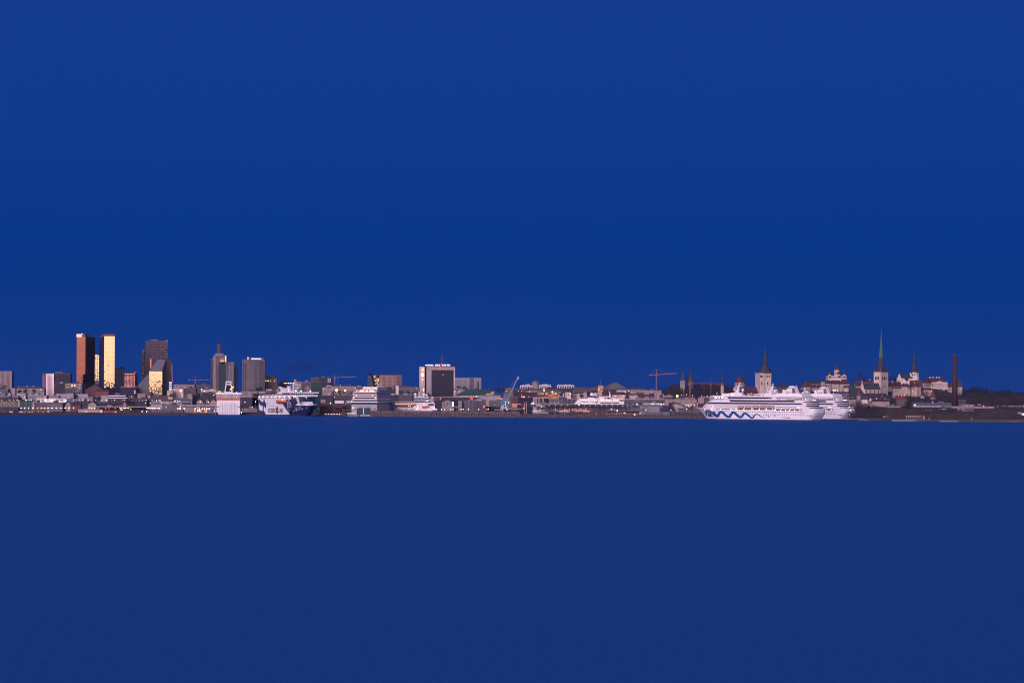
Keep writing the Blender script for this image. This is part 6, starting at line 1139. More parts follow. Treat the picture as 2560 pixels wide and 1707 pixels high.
for i, (x0, x1, yt, yr, w_, lb) in enumerate(((968,1052,1068,1045,'stone2','reddish gable house right of the tall white corner house'),(1055,1120,1072,1048,'stone','pinkish house second right of the tall white corner house'),(1120,1165,1068,1042,'stone2','narrow red roofed house before the grey gabled slab'))): B(lb, '4', x0, x1, yt, 3800, w_, 12, (3, 2, 1075, 1112, .3, .45), ('gable', yr), rmat='redroof', chim=1)
B('pale grey slab with a rounded gable left of the white passenger ship', '4', 1165, 1222, 1070, 3740, 'lgrey', 12, None, ('front', 1048), rmat='lgrey')
B('long grey brown low building on the skyline left of the yellow church tower', '4', 1000, 1410, 985, 4250, 'darkstone', 16, (20, 2, 992, 1030, .3, .4), ('gable', 966), rmat='greyroof'); B('grey green house row below it, left of the yellow church tower', '4', 1180, 1300, 1035, 4000, 'mgrey', 14, (5, 2, 1045, 1080, .35, .45), 'flat')
B('dark square block left of the yellow church tower', '4', 1310, 1372, 962, 4100, 'darkstone', 14, None, 'flat', rmat='slate'); B('dark red hipped roof house left of the yellow church tower', '4', 1285, 1395, 1058, 3900, 'stone2', 14, (4, 1, 1062, 1085, .35, .5), ('hip', 1015), rmat='redroof')
T = Thing('church_tower', 'yellow lit square church tower with a thin spire', 'church tower', '4', 1405, 1050, 4000, 0); T.box('wall', 'yellow', 1406, 1490, 952, None, 0, 13); T.box('cornice', 'stone', 1402, 1494, 948, 956, -.5, 13.5); T.wins('window', 1432, 1482, 985, 1022, 3, 1, .35, .8, 0)  # yellow lighting of the tower put into its wall colour
for x in (1410, 1434, 1462, 1488): T.box('battlement', 'yellow', x-4, x+4, 938, 950, 0, 1.5)
T.lathe('spire', 'brown', 1448, [(955,34),(935,18),(900,12),(860,4),(838,1)], 6, 8); T.box('lit_patch', 'e_soft', 1412, 1422, 985, 1010, -.2, .1)  # glowing patch stands for light falling on the wall
T = Thing('hall', 'big grey hall with a wide triangular gable roof on the skyline', 'hall', '4', 1510, 975, 4400); T.poly('roof', 'greyroof', [(1510,975),(1600,925),(1690,880),(1770,925),(1862,975)], 0, 60); T.box('wall', 'mgrey', 1500, 1870, 973, None, 1, 58); T.poly('left_slope', 'mgrey', [(1500,972),(1692,878),(1692,884),(1512,976)], -1.2, 60)
B('long brown building on the skyline right of the wide gable hall', '4', 1870, 2200, 1008, 4300, 'stone2', 16, (18, 2, 1018, 1060, .4, .5), ('gable', 985), rmat='brown', chim=2); B('grey domed low roof right of the wide gable hall', '4', 1700, 1880, 1000, 4200, 'mgrey', 14, (10, 1, 1010, 1030, .4, .5), ('hip', 985), rmat='blueroof')
B('dark row behind the white ship bridge', '4', 1500, 1720, 998, 4150, 'dgrey', 16, (12, 1, 1004, 1020, .4, .4), 'flat')
T = B('row of white lit houses below the triangular hall', '4', 1715, 1860, 1015, 4050, 'plaster', 12, (8, 1, 1020, 1038, .4, .5), 'flat')
B('dark red long roof behind the white passenger ship', '4', 1480, 1700, 1090, 3800, 'brown', 18, None, ('gable', 1040), rmat='redroof'); B('big red brown hipped roof right of the white passenger ship mast', '4', 1640, 1890, 1090, 3780, 'stone', 18, (9, 2, 1100, 1145, .3, .45), ('hip', 1042), rmat='redroof', chim=2)
B('white houses cluster with pointed red roof at its left', '4', 1915, 2040, 1098, 3800, 'plaster', 12, (6, 1, 1102, 1122, .35, .5), ('gable', 1065), rmat='greyroof'); B('pyramid red roofed house left of the white houses cluster', '4', 1850, 1920, 1150, 3720, 'brown', 12, None, ('hip', 1090), rmat='redroof'); B('pale reddish house right of the white houses cluster', '4', 2040, 2150, 1085, 3860, 'pink', 12, (5, 2, 1092, 1120, .35, .45), ('gable', 1050), rmat='brown')
B('long glass and pillar block with a white ledge right of the white ship', '4', 1840, 2200, 1165, 3560, 'mgrey', 16, (22, 1, 1180, 1205, .5, .7), 'flat', rmat='lgrey'); B('dark blue low block under the white ledge', '4', 1855, 2200, 1215, 3480, 'dgrey', 12, None, 'flat')
# modern white columned fronts
T = Thing('office_block', 'dark glass front with tall white columns behind the marina gantry', 'building', '4', 345, 1245, 3560); T.box('wall', 'darkglass', 345, 600, 1140, None, 0, 18); T.box('top_beam', 'plaster', 343, 600, 1136, 1143, -.6, 0); T.box('base', 'lgrey', 345, 600, 1228, None, -.5, 0)
for x in (350, 362, 376, 390, 402, 425, 440, 455, 492, 510): T.box('column', 'plaster', x, x+5, 1143, 1240, -.7, -.1)
T = Thing('office_block', 'long glass block with pale roof slabs and mullions, left of the white ship stern', 'building', '4', 598, 1245, 3540); T.box('wall', 'darkglass', 598, 1030, 1162, None, 0, 18); T.box('roof_slab', 'conc', 596, 770, 1148, 1168, -.8, 18); T.box('roof_slab', 'conc', 890, 1028, 1150, 1168, -.8, 18); T.box('roof_box', 'plaster', 905, 955, 1132, 1150, 3, 8)
for x in range(606, 1030, 17): T.box('mullion', 'lgrey', x, x+(4 if (x//17) % 4 else 7), 1168, 1240, -.4, 0)
for y in (1200, 1222): T.box('transom', 'lgrey', 600, 780, y, y+4, -.35, 0)
T.box('link', 'darkstone', 765, 900, 1128, 1162, 4, 16)
T = Thing('boat', 'white boat bow rising left of the white columned front', 'boat', '4', 295, 1250, 3450, gz=2); T.poly('hull', 'hullwhite', [(297,1250),(318,1222),(348,1190),(350,1205),(345,1250)], 0, 4); T.rod('mast', 'white', (347,1215), (347,1180), .2, 2)
# marina walkway on posts, gantries
T = Thing('walkway', 'long dark raised walkway on posts along the marina', 'walkway', '4', 350, 1340, 3262)
T.box('deck', 'steel', 390, 1850, 1240, 1248, 0, 5); T.box('side', 'dgrey', 545, 1850, 1248, 1285, .6, 4.6); T.box('side', 'dgrey', 60, 390, 1250, 1285, 1, 4.6)
for k in range(64): T.box('post', random.choice(['steel','mgrey','brown','conc']), 400+k*22.6, 403+k*22.6, 1285, None, .8+random.random()*3, 1.4+random.random()*3)
T.box('back_screen', 'darkstone', 400, 1850, 1286, 1372, 6, 6.6)  # added dark panel for the shadow behind the posts
T.box('turret', 'mgrey', 478, 542, 1205, 1298, -.5, 3); T.box('turret_edge', 'lgrey', 536, 542, 1205, 1340, -.8, -.5)
for x, y0 in ((203,1208),(236,1208),(347,1180)):
    T = Thing('gantry_post', 'pale gantry post at the marina entrance, '+{203:'left one',236:'middle one',347:'right one'}[x], 'post', '4', x, 1342, 3250, group='gantry posts'); T.box('post', 'pink' if x < 300 else 'lgrey', x-4, x+5, y0, None, 0, .8); T.box('beam', 'pink', x-60, x, 1246, 1250, .2, .6); T.rods('brace', 'lgrey', [((x-40,1290),(x,1250))], .15, .4)
# sailboats
bi = 0
for i in range(34):
    x = 360+i*26+random.uniform(-8, 8); D = random.uniform(3185, 3235); h = random.uniform(28, 62); lit = random.random() < (.25 if x < 1000 else .7)
    px = src('4', x, 0)[0]; T = Thing('sailboat', f'moored sailboat with a bare mast, {ordw(i+1)} from left behind the low breakwater', 'sailboat', '4', x, 1372, D, group='sailboats moored behind the low breakwater', gz=0)
    L = random.uniform(3.4, 5); z0 = T.m(x, 1352)[1]; m = MB(); m.loft([[(-L+2*L*f*1, w*s-0, zz) for s, zz in ((-1, z0), (-.6, z0-1.2), (.6, z0-1.2), (1, z0))] for f, w in ((0, .9), (.4, 1.3), (.8, .8), (1, .08))]); m.build('hull', random.choice(['white','redwall','redwall','lgrey','navy']), T.o)
    m = MB(); m.box(-L*.4, L*.3, -.6, .6, z0, z0+.8); m.build('cabin', random.choice(['white','pink','orange' if lit else 'brown']), T.o)
    m = MB(); zt = T.m(x, 1345-h)[1]; m.tube((0, 0, z0), (0, 0, zt), .13, 5, .07); m.tube((-L*.6, 0, z0+1.6), (0, 0, z0+1.6), .1, 5); m.tube((-.7, 0, z0+(zt-z0)*.6), (.7, 0, z0+(zt-z0)*.6), .07, 4); m.build('mast', random.choice(['lgrey','craneorange','pink','steel']), T.o)
    if lit: inst('lamp', 'ball', 'e_dim', T.o, (random.uniform(-1, 1), -.8, z0+random.uniform(.5, 2)), (.55, .4, .75))
# orange lit piles and low deck of the marina
T = Thing('pier', 'low marina pier lit orange between its posts, over the right breakwater', 'pier', '4', 850, 1420, 3170); T.box('deck', 'brown', 760, 1560, 1374, 1382, 0, 5); T.box('back', 'darkstone', 860, 2150, 1392, None, 3.5, 4.5)
for k in range(48): T.box('post' if k % 2 else 'brown_post', ['brown', 'e_dim', 'rust', 'orange', 'brown', 'steel'][k % 6] if 1150 < 860+k*27 else 'brown', 860+k*27, 864+k*27+random.randint(0, 4), 1384+random.randint(0, 10), 1420, .2, .9)  # orange lamplight put into the glowing and orange posts
T = Thing('platform', 'small white roofed platform on posts in the marina', 'platform', '4', 820, 1400, 3180); T.box('roof', 'pink', 825, 940, 1352, 1370, 0, 4)
for k in range(9): T.box('post', 'lgrey', 828+k*13, 832+k*13, 1370, 1412, .3, .8)
B('dark red boat shed in the marina', '4', 985, 1080, 1320, 3215, 'redwall', 6, (4, 1, 1326, 1350, .3, .5), 'flat'); B('long dark red boat shed right of the first one', '4', 1095, 1330, 1318, 3225, 'redwall', 7, (9, 1, 1324, 1350, .3, .5), 'flat', lit=.3)
def pavilion(label, x0, x1, ye, yr, D, mat='greyroof', open_=None):
    T = Thing('pavilion', label, 'pavilion', '4', x0, 1410, D); T.hip('roof', mat, x0, x1, ye, yr, 0, 14, .4)
    for k in range(6): T.box('post', 'brown', x0+(x1-x0)*k/5.2+3, x0+(x1-x0)*k/5.2+8, ye, None, .5, 1)
    T.box('back_wall', 'brown', x0+8, x1-8, ye, None, 8, 9)
    for k in range(4): T.box('lit_opening', 'e_dim', x0+(x1-x0)*(k+.4)/4.4, x0+(x1-x0)*(k+.4)/4.4+7, ye+18, ye+50, 7.6, 8)
pavilion('grey pointed pavilion roof left in the marina', 1545, 1710, 1365, 1312, 3175); pavilion('larger brown pointed pavilion roof in the marina', 1735, 1890, 1362, 1315, 3172, 'brown'); pavilion('grey pointed pavilion roof rightmost in the marina', 1870, 2085, 1362, 1300, 3176)
T = Thing('walkway', 'dark sloping gangway with small lights right of the pavilions', 'walkway', '5', 0, 1345, 3260); T.poly('deck', 'dgrey', [(-60,1275),(125,1325),(128,1345),(-60,1300)], 0, 3)
for k in range(9): T.ball('lamp', 'e_soft', 5+k*14, 1285+k*5, 2.5, -.2)
# ------------------------------------------------ strip 5
B('pinkish brown building on the skyline under the big orange crane', '5', -40, 350, 1022, 4250, 'stone2', 18, (20, 3, 1032, 1075, .3, .4), 'flat', rmat='brown')
for i, (x0, x1, yt, yr) in enumerate(((-30,60,1105,1080),(55,150,1110,1085),(150,240,1112,1055),(330,430,1120,1092),(430,520,1128,1100),(640,720,1125,1098),(720,800,1130,1090),(820,900,1135,1105),(950,1050,1130,1112),(1050,1160,1135,1115))):
    B(['red roofed house at the left foot of the big orange crane, leftmost','red roofed house second at the foot of the big orange crane','pyramid red roofed house just left of the big orange crane','red roofed house right of the big orange crane mast','red roofed house left of the lamp over the roofs','red roofed house right of the lamp over the roofs','red roofed house left of the second crane mast','red roofed house right of the second crane mast','low red roofed house left of the ship, nearer the crane','low red roofed house touching the ship bridge wing'][i], '5', x0, x1, yt, 3780+i*4, random.choice(['brown','stone2','mgrey']), 14, (4, 1, yt+8, yt+28, .3, .5), ('gable' if i != 2 else 'hip', yr), rmat='redroof', chim=1)
for i in range(13): T = Thing('chimney', f'tiny white chimney on the red roofs under the wooded hill, {["first","second","third","fourth","fifth","sixth","seventh","eighth","ninth","tenth","eleventh","twelfth","thirteenth"][i]} from left', 'chimney', '5', 380+i*13, 1130, 3770, group='white chimneys under the wooded hill'); T.box('stack', 'plaster', 380+i*13, 386+i*13, 1095+(i*7) % 17, 1125, 0, 1.4); T.box('pot', 'redwall', 382+i*13, 384+i*13, 1091+(i*7) % 17, 1096+(i*7) % 17, .3, 1)
for i in range(5): T = Thing('chimney', f'tiny white chimney left of the ship bridge wing, {["first","second","third","fourth","fifth"][i]} from left', 'chimney', '5', 1000+i*26, 1130, 3700, group='white chimneys by the bridge wing'); T.box('stack', 'plaster', 1000+i*26, 1009+i*26, 1108+(i*5) % 12, 1135, 0, 1.4); T.box('pot', 'redwall', 1003+i*26, 1006+i*26, 1104+(i*5) % 12, 1109, .3, 1)
B('long glazed hall with pale mullions under the red roofs', '5', -60, 412, 1165, 3600, 'mgrey', 18, (34, 1, 1178, 1225, .5, .8), 'flat', rmat='lgrey')
T = B('long pale building with two rows of small dark windows', '5', 412, 925, 1165, 3560, 'stone2', 18, (18, 2, 1170, 1235, .28, .4), 'flat', rmat='mgrey'); T.box('entrance_wall', 'stone', 780, 890, 1240, 1290, -1, 0)
B('white small house block with lamps, left of the pale long building', '5', 105, 320, 1222, 3480, 'lgrey', 12, (9, 1, 1230, 1255, .4, .5), 'flat'); B('wide grey flat terminal under the lamp row', '5', -60, 470, 1262, 3300, 'mgrey', 14, None, 'flat', rmat='mgrey'); B('dark blue glazed box at the end of the grey terminal', '5', 380, 470, 1275, 3290, 'navy', 10, None, 'flat')
B('pale wall of the terminal under the lamps, left part', '5', 120, 325, 1278, 3285, 'conc', 6, None, 'flat')
# big sloping roofed hall
T = Thing('hall', 'wide hall with long sloping roofs left of the cruise ship bow', 'hall', '5', 500, 1370, 3330)
T.poly('front', 'lgrey', [(500,1370),(520,1240),(575,1210),(960,1370)], 2, 40); T.poly('dark_wall', 'brown', [(610,1303),(790,1303),(900,1345),(905,1370),(640,1370)], 1.4, 2.2); T.poly('roof_edge', 'darkstone', [(500,1228),(570,1205),(600,1212),(975,1362),(940,1362),(572,1218),(515,1240)], -1, 42); T.poly('left_slope', 'redroof', [(490,1370),(500,1232),(522,1240),(600,1370)], 1, 40)
T = Thing('shed', 'dark red brown sloping roof between the wide hall and the cruise bow', 'shed', '5', 840, 1300, 3420); T.poly('roof', 'redroof', [(780,1310),(850,1285),(935,1220),(1010,1240),(1110,1210),(1140,1300)], 0, 30); T.box('wall', 'brown', 800, 1140, 1298, None, 1, 28)
T = Thing('fence', 'long pale barred pier fence before the sloping roofed hall', 'fence', '5', 480, 1450, 3170); T.box('top_rail', 'steel', 480, 1035, 1360, 1367, 0, .5); T.box('back_panel', 'dgrey', 480, 1040, 1367, 1440, .6, 1); T.box('kerb', 'quayconc', 480, 1060, 1440, None, -.5, 3)
for k in range(26): T.box('bar', 'mgrey', 484+k*21.5, 489+k*21.5, 1367, 1440, -.1, .5)
T = Thing('fence', 'lower left part of the pier fence with pale posts', 'fence', '5', 0, 1450, 3172); T.box('panel', 'mgrey', 0, 480, 1372, 1440, .4, 1); T.box('top_rail', 'conc', 0, 480, 1368, 1374, 0, .6)
for k in range(30): T.box('post', random.choice(['conc','brown','steel','lgrey']), 3+k*16, 6+k*16, 1374+random.randint(0, 20), 1455, -.3, .3)
for i, x in enumerate((880, 912, 932)): T = Thing('flagpole', f'white curved lamp pole left of the cruise ship bow, {["left","middle","right"][i]} one', 'pole', '5', x, 1320, 3300, group='white curved poles'); T.rod('pole', 'plaster', (x,1320), (x,1228), .22); T.rod('arm', 'plaster', (x,1228), (x+14,1222), .2)
T = Thing('flagpole', 'tall thin grey pole in front of the wooded hill', 'pole', '5', 712, 1150, 3740); T.rod('pole', 'steel', (712,1150), (710,960), .2); T.lathe('knob', 'steel', 710, [(962,2),(956,1)], 0, 6)
B('long flat building on the wooded hill ridge, right of the twin spires', '5', 990, 1320, 925, 4700, 'darkstone', 18, (22, 2, 915, 945, .3, .4), 'flat', rmat='slate')
# ------------------------------------------------ strip 6
B('dark long roofs right of the pale church tower', '6', 70, 420, 975, 4250, 'darkstone', 18, (16, 2, 982, 1010, .3, .4), ('hip', 930), rmat='slate'); B('dark mansard roof house behind the nearer ship funnel', '6', 190, 300, 935, 4350, 'darkstone', 14, None, ('hip', 915), rmat='slate'); T = Thing('spirelet', 'small brown pointed turret roof above the dark long roofs', 'turret', '6', 440, 980, 4250); T.lathe('roof', 'brown', 458, [(960,26),(930,16),(902,2)], 5, 6); T.box('wall', 'darkstone', 440, 476, 958, None, 1, 9)
T = Thing('round_tower', 'fat round tower with a wide red brown cone roof left of the cathedral hill', 'tower', '6', 545, 1010, 3950); T.lathe('wall', 'stone2', 628, [(958,85),(1060,88)], 14, 20); T.lathe('conical_roof', 'redroof', 620, [(964,92),(920,58),(880,24),(852,3)], 14, 20)
B('dark roof ridge behind the fat round tower', '6', 640, 870, 900, 4150, 'darkstone', 18, None, ('gable', 868), rmat='slate'); B('red brown roofed house right of the fat round tower', '6', 720, 870, 975, 3960, 'stone2', 16, (6, 2, 985, 1020, .3, .45), ('gable', 940), rmat='redroof', chim=3); B('dark red roofed house behind the nearer ship funnel top', '6', 470, 650, 1040, 3860, 'brown', 14, (6, 1, 1045, 1060, .3, .5), ('gable', 1005), rmat='redroof', chim=2); B('dark red roofs between the two ship funnels', '6', 560, 800, 1075, 3800, 'brown', 14, None, ('gable', 1030), rmat='redroof', chim=1)
B('beige tower like house end left below the cathedral', '6', 868, 945, 880, 4080, 'beige', 14, None, 'flat'); B('brown grey bastion house under the cathedral', '6', 940, 1045, 905, 4070, 'stone2', 16, (3, 2, 925, 1000, .3, .3), ('hip', 850), rmat='slate'); B('cream palace front with a small pediment under the cathedral', '6', 1045, 1180, 915, 4050, 'cream', 16, (8, 3, 935, 1020, .25, .5), ('gable', 850), rmat='redroof'); B('cream palace right wing with a big red hipped roof', '6', 1175, 1340, 918, 4040, 'cream', 18, (11, 3, 935, 1020, .25, .5), ('hip', 838), rmat='redroof')
B('pale small house with a dark roof below the cream palace', '6', 1245, 1315, 975, 3960, 'stone', 12, (3, 1, 985, 1010, .3, .5), ('hip', 935), rmat='slate'); B('dark hipped roof house right of the cream palace', '6', 1310, 1430, 960, 3980, 'darkstone', 14, (5, 1, 968, 990, .3, .5), ('hip', 930), rmat='slate')
B('red roofed house left of the church nave gable', '6', 1425, 1540, 948, 3980, 'pink', 14, (5, 1, 955, 975, .3, .5), ('hip', 868), rmat='redroof'); B('red brown long roof behind the church nave', '6', 1550, 1725, 880, 4100, 'brown', 16, None, ('gable', 850), rmat='redroof', chim=2); B('brown slab visible left of the green spired tower', '6', 1688, 1730, 705, 4400, 'redwall', 10, None, 'flat') if False else None
B('grey blue dark houses below the row of four warm lamps', '6', 1040, 1330, 1060, 3640, 'mgrey', 16, (14, 2, 1068, 1120, .3, .4), ('gable', 1040), rmat='slate', chim=2); B('small teal white house right of the farther ship stern top', '6', 1160, 1250, 1115, 3500, 'lgrey', 12, (4, 1, 1122, 1150, .3, .5), ('gable', 1085), rmat='blueroof'); B('low white and red houses behind the bare trees by the ship stern', '6', 1240, 1440, 1165, 3450, 'stone2', 12, (8, 1, 1172, 1195, .3, .5), ('gable', 1140), rmat='redroof', chim=4)
B('narrow white gabled houses right of the slim wall tower', '6', 1535, 1625, 1165, 3460, 'plaster', 12, (5, 2, 1172, 1205, .3, .45), ('gable', 1140), rmat='redroof', chim=2); B('white pointed gable right of the narrow houses', '6', 1640, 1700, 1185, 3470, 'stone', 12, (2, 2, 1190, 1240, .3, .4), ('front', 1130), rmat='redroof')
B('long red brown roofed house with a wide pale wall and two windows', '6', 1700, 1985, 1200, 3440, 'stone2', 18, (2, 1, 1220, 1240, .06, .6), ('hip', 1155), rmat='redroof', chim=3); B('dark long aisle roof below the green spired tower', '6', 1660, 1985, 1150, 3560, 'darkstone', 16, None, ('gable', 1118), rmat='slate', chim=2)
B('tall reddish narrow houses at the edge of the bare wood', '6', 1595, 1700, 1240, 3400, 'pink', 12, (5, 2, 1245, 1290, .3, .45), 'flat')
B('long low pale wall house lit warm, right of the bare wood', '6', 1945, 2160, 1275, 3300, 'beige', 10, (12, 1, 1285, 1310, .3, .5), 'flat', lit=.1); 
# ------------------------------------------------ strip 7
B('cream house with red windows, left of the pair below the white church', '7', 150, 300, 962, 3900, 'cream', 14, (5, 2, 972, 1040, .25, .35), ('hip', 905), rmat='redroof', wm='redwall', chim=1); B('cream house right of the pair below the white church', '7', 322, 415, 962, 3890, 'cream', 14, (3, 2, 972, 1040, .25, .35), ('hip', 895), rmat='redroof', wm='redwall', chim=1); B('grey side house right of the pair of cream houses', '7', 415, 474, 962, 3895, 'stone2', 14, None, ('gable', 905), rmat='redroof')
B('long red brown roofs left of the cream houses', '7', -120, 150, 955, 3960, 'stone2', 16, (12, 1, 960, 980, .3, .5), ('gable', 880), rmat='redroof', chim=3); B('pinkish low house below the red brown roofs', '7', 20, 155, 985, 3860, 'stone2', 12, (6, 2, 992, 1050, .3, .4), ('gable', 965), rmat='redroof'); B('bright red orange roof between the white church and the palace', '7', 310, 490, 905, 4060, 'brown', 14, (4, 1, 910, 925, .2, .5), ('gable', 850), rmat='redroof2', chim=1)
T = Thing('round_tower', 'smaller red cone roofed wall tower below the palace', 'tower', '7', 470, 1130, 3760); T.lathe('wall', 'stone2', 503, [(1095,36),(1150,38)], 5, 14); T.lathe('conical_roof', 'redroof2', 503, [(1102,40),(1060,22),(1000,2)], 5, 14)
T = Thing('round_tower', 'taller red cone roofed wall tower below the palace', 'tower', '7', 630, 1160, 3740); T.lathe('wall', 'stone2', 676, [(1125,48),(1175,50)], 6, 14); T.lathe('conical_roof', 'redroof2', 672, [(1132,54),(1070,34),(985,2)], 6, 14)
B('pale retaining house left of the palace columns', '7', 520, 660, 1010, 3900, 'stone2', 12, (4, 1, 1020, 1045, .2, .5), ('gable', 985), rmat='redroof'); T = B('hall with a steep red roof behind the tall brick chimney', '7', 1035, 1148, 962, 4020, 'stone2', 16, (3, 2, 970, 1040, .25, .4), ('hip', 845), rmat='redroof'); B('low house left of the tall chimney, right of the palace', '7', 908, 990, 965, 4000, 'stone2', 14, (4, 1, 975, 1030, .3, .4), ('gable', 905), rmat='redroof')
B('dark houses with white gable and chimneys in the left wood', '7', 75, 250, 1165, 3500, 'brown', 14, (4, 1, 1170, 1185, .2, .5), ('gable', 1100), rmat='redroof2', chim=5)
T = B('long workshop with blue grey roofs left of the tall chimney', '7', 345, 835, 1262, 3400, 'stone2', 24, (6, 1, 1270, 1295, .15, .4), ('gable', 1212), rmat='blueroof', chim=2); T.box('lit_sign', 'e_soft', 355, 392, 1245, 1266, -.5, -.2)
B('long blue grey flat roof behind the tall chimney', '7', 620, 980, 1228, 3480, 'brown', 20, None, 'flat', rmat='blueroof'); B('grey teal block under the tall chimney', '7', 835, 985, 1262, 3350, 'blueroof', 12, None, 'flat'); B('small blue grey house right of the tall chimney', '7', 1085, 1210, 1190, 3420, 'mgrey', 14, (4, 1, 1200, 1225, .3, .5), ('gable', 1165), rmat='blueroof'); B('grey flat house behind the parked cars right of the chimney', '7', 1140, 1345, 1255, 3300, 'stone2', 10, (14, 1, 1262, 1280, .4, .5), 'flat', rmat='lgrey')
T = Thing('retaining_wall', 'long pinkish retaining wall of the raised car park on the right shore', 'wall', '7', 970, 1300, 3225); T.box('wall', 'stone2', 970, 1660, 1282, 1308, 0, 3); T.box('coping', 'pink', 968, 1662, 1278, 1283, -.3, 3.2)
for k in range(20): T.box('buttress', 'mauve', 975+k*34, 981+k*34, 1284, 1308, -.4, 0)
ci = 0
for (x0, n_, dx, y, D, nm) in ((560, 5, 27, 1348, 3140, 'lowest'), (745, 9, 18, 1328, 3150, 'left middle'), (1065, 16, 17.5, 1330, 3148, 'right middle'), (1075, 14, 20, 1352, 3125, 'right lower'), (1490, 10, 20, 1300, 3180, 'far right'), (1400, 3, 95, 1255, 3235, 'top')):
    for k in range(n_):
        ci += 1; x = x0+k*dx+random.uniform(-3, 3); yy = y+random.uniform(-3, 3)
        van(f'tiny parked car, {ordw(k+1)} from left in the {nm} row by the chimney', '7', x, x+random.uniform(11, 14), yy-9, yy, D, random.choice(['white','lgrey','plaster','redwall','navy','plaster']), 'cars parked on the right shore', 'parked_car', 'car')
T = Thing('tent', 'pale teal domed tent above the right shore road', 'tent', '7', 1400, 1262, 3230); T.lathe('canopy', 'lgrey', 1432, [(1258,30),(1246,26),(1236,4)], 3, 10)
for i, x in enumerate((607, 1295)): T = Thing('beacon', ('left', 'right')[i]+' small orange beacon on the stone strip of the right shore', 'beacon', '7', x, 1505, 2900, group='two orange beacons'); T.lathe('cone', 'orange', x, [(1500,12),(1475,6),(1450,2)], 1, 8); T.lathe('foot', 'darksteel', x, [(1506,14),(1498,14)], 1, 8)
T = Thing('barge', 'low grey white landing stage left on the right shore', 'landing stage', '7', 230, 1505, 2915); T.box('deck', 'redwall', 240, 480, 1445, 1465, 2, 8); T.box('roof', 'lgrey', 230, 480, 1432, 1440, 1, 9)
for k in range(8): T.box('post', 'stone2', 234+k*34, 240+k*34, 1436, None, 1.2, 1.8)
T = Thing('silo', 'pale stone hut right of the landing stage on the shore', 'hut', '7', 505, 1500, 2912); T.lathe('wall', 'stone2', 522, [(1440,16),(1505,18)], 2, 10); T.lathe('roof', 'lgrey', 522, [(1442,17),(1434,3)], 2, 10)
for x0, x1, D in ((0, 390, 2902), (780, 1090, 2888)): T = Thing('ledge', 'pale concrete ledge along the water, '+('below the landing stage' if x0 < 100 else 'between the two orange beacons'), 'ledge', '7', x0, 1515, D); T.box('slab', 'conc', x0, x1, 1498 if x0 < 100 else 1508, None, 0, 4); T.box('edge', 'mgrey', x0, x1, 1512, 1518, -.2, 0)
T = Thing('boat', 'small white lit boat at the far right shore', 'boat', '7', 2125, 1425, 2960); T.poly('hull', 'white', [(2122,1412),(2180,1412),(2175,1426),(2130,1426)], 0, 3); T.box('cabin', 'e_sign', 2135, 2160, 1400, 1412, .5, 2)
T = Thing('ramp', 'pinkish sloping ramp wall at the far right shore', 'ramp', '7', 2060, 1410, 3000); T.poly('wall', 'stone2', [(2055,1370),(2190,1385),(2190,1415),(2060,1400)], 0, 5)
T = Thing('pipe_bridge', 'white pipe like fence on the shore below the bare wood', 'fence', '6', 1880, 1450, 3020); T.box('rail', 'lgrey', 1880, 1990, 1436, 1440, 0, .3)
for x in (1885, 1905, 1930, 1965): T.box('post', 'white', x, x+8, 1436, 1456, 0, .5)
# ================================================================== TREES
def twigs(m, cx, cy, z0, h, r, n, rnd, sl=1.0):
    """bare crown: a cloud of thin twigs and small leafless clumps fanning up from the trunk"""
    cl = [(rnd.gauss(0, .45), rnd.gauss(0, .45), rnd.uniform(.25, .95)) for _ in range(7)]
    for _ in range(n):
        a, b, c = rnd.choice(cl); u, v, w = a+rnd.gauss(0, .22), b+rnd.gauss(0, .22), c+rnd.gauss(0, .13)
        k = math.hypot(u, v); lim = math.sqrt(max(.04, 1-((w-.55)/.52)**2)); 
        if k > lim: u, v = u/k*lim, v/k*lim
        w = max(.12, min(1.03, w)); x, y, z = cx+u*r, cy+v*r, z0+w*h; L = rnd.uniform(.7, 1.9)*sl; t = rnd.uniform(.10, .26)*sl; ax = rnd.uniform(0, 6.28)
        dx, dy, dz_ = (u*.5+rnd.gauss(0, .25))*L, (v*.5+rnd.gauss(0, .25))*L, L*rnd.uniform(.35, .9); px_, py_ = t*math.cos(ax), t*math.sin(ax)
        m.add([(x-px_, y-py_, z), (x+px_, y+py_, z), (x+dx, y+dy, z+dz_)], [(0, 1, 2)])
def mass(name, label, mat, c, pts, D0, D1, ybot, n, h=11, r=5, seed=1, rows=3, nt=130, sl=1.0):
    """far wood reading as one mass: many small bare crowns; pts = outline of its top in the crop"""
    rnd = random.Random(seed); m = MB()
    for q in range(rows):
        f = q/(max(1, rows-1)); D = D1+(D0-D1)*f
        for k in range(n):
            zx = pts[0][0]+(pts[-1][0]-pts[0][0])*(k+rnd.random())/n; zy = lerp(pts, zx); zy = zy+(ybot-zy)*f*.8+rnd.uniform(-6, 10)
            px, py = src(c, zx, zy); tx, tz = tans(px, py); DD = D+rnd.uniform(-15, 15); zt = HC+tz*DD; hh = h*rnd.uniform(.7, 1.15); rr_ = r*rnd.uniform(.7, 1.25)
            if hh < zt-ground(px, DD): hh = min(zt-ground(px, DD), hh*1.6)
            twigs(m, tx*DD, DD, zt-hh, hh, rr_, nt, rnd, sl); x = tx*DD; m.add([(x-.16, DD, ground(px, DD)-1), (x+.16, DD, ground(px, DD)-1), (x, DD, zt-hh*.4)], [(0, 1, 2)])
    me = bpy.data.meshes.new(name); me.from_pydata(m.v, [], m.f); me.materials.append(MATS[mat]); o = bpy.data.objects.new(name, me); COL.objects.link(o); tag(o, label, 'wood', kind='stuff'); return o
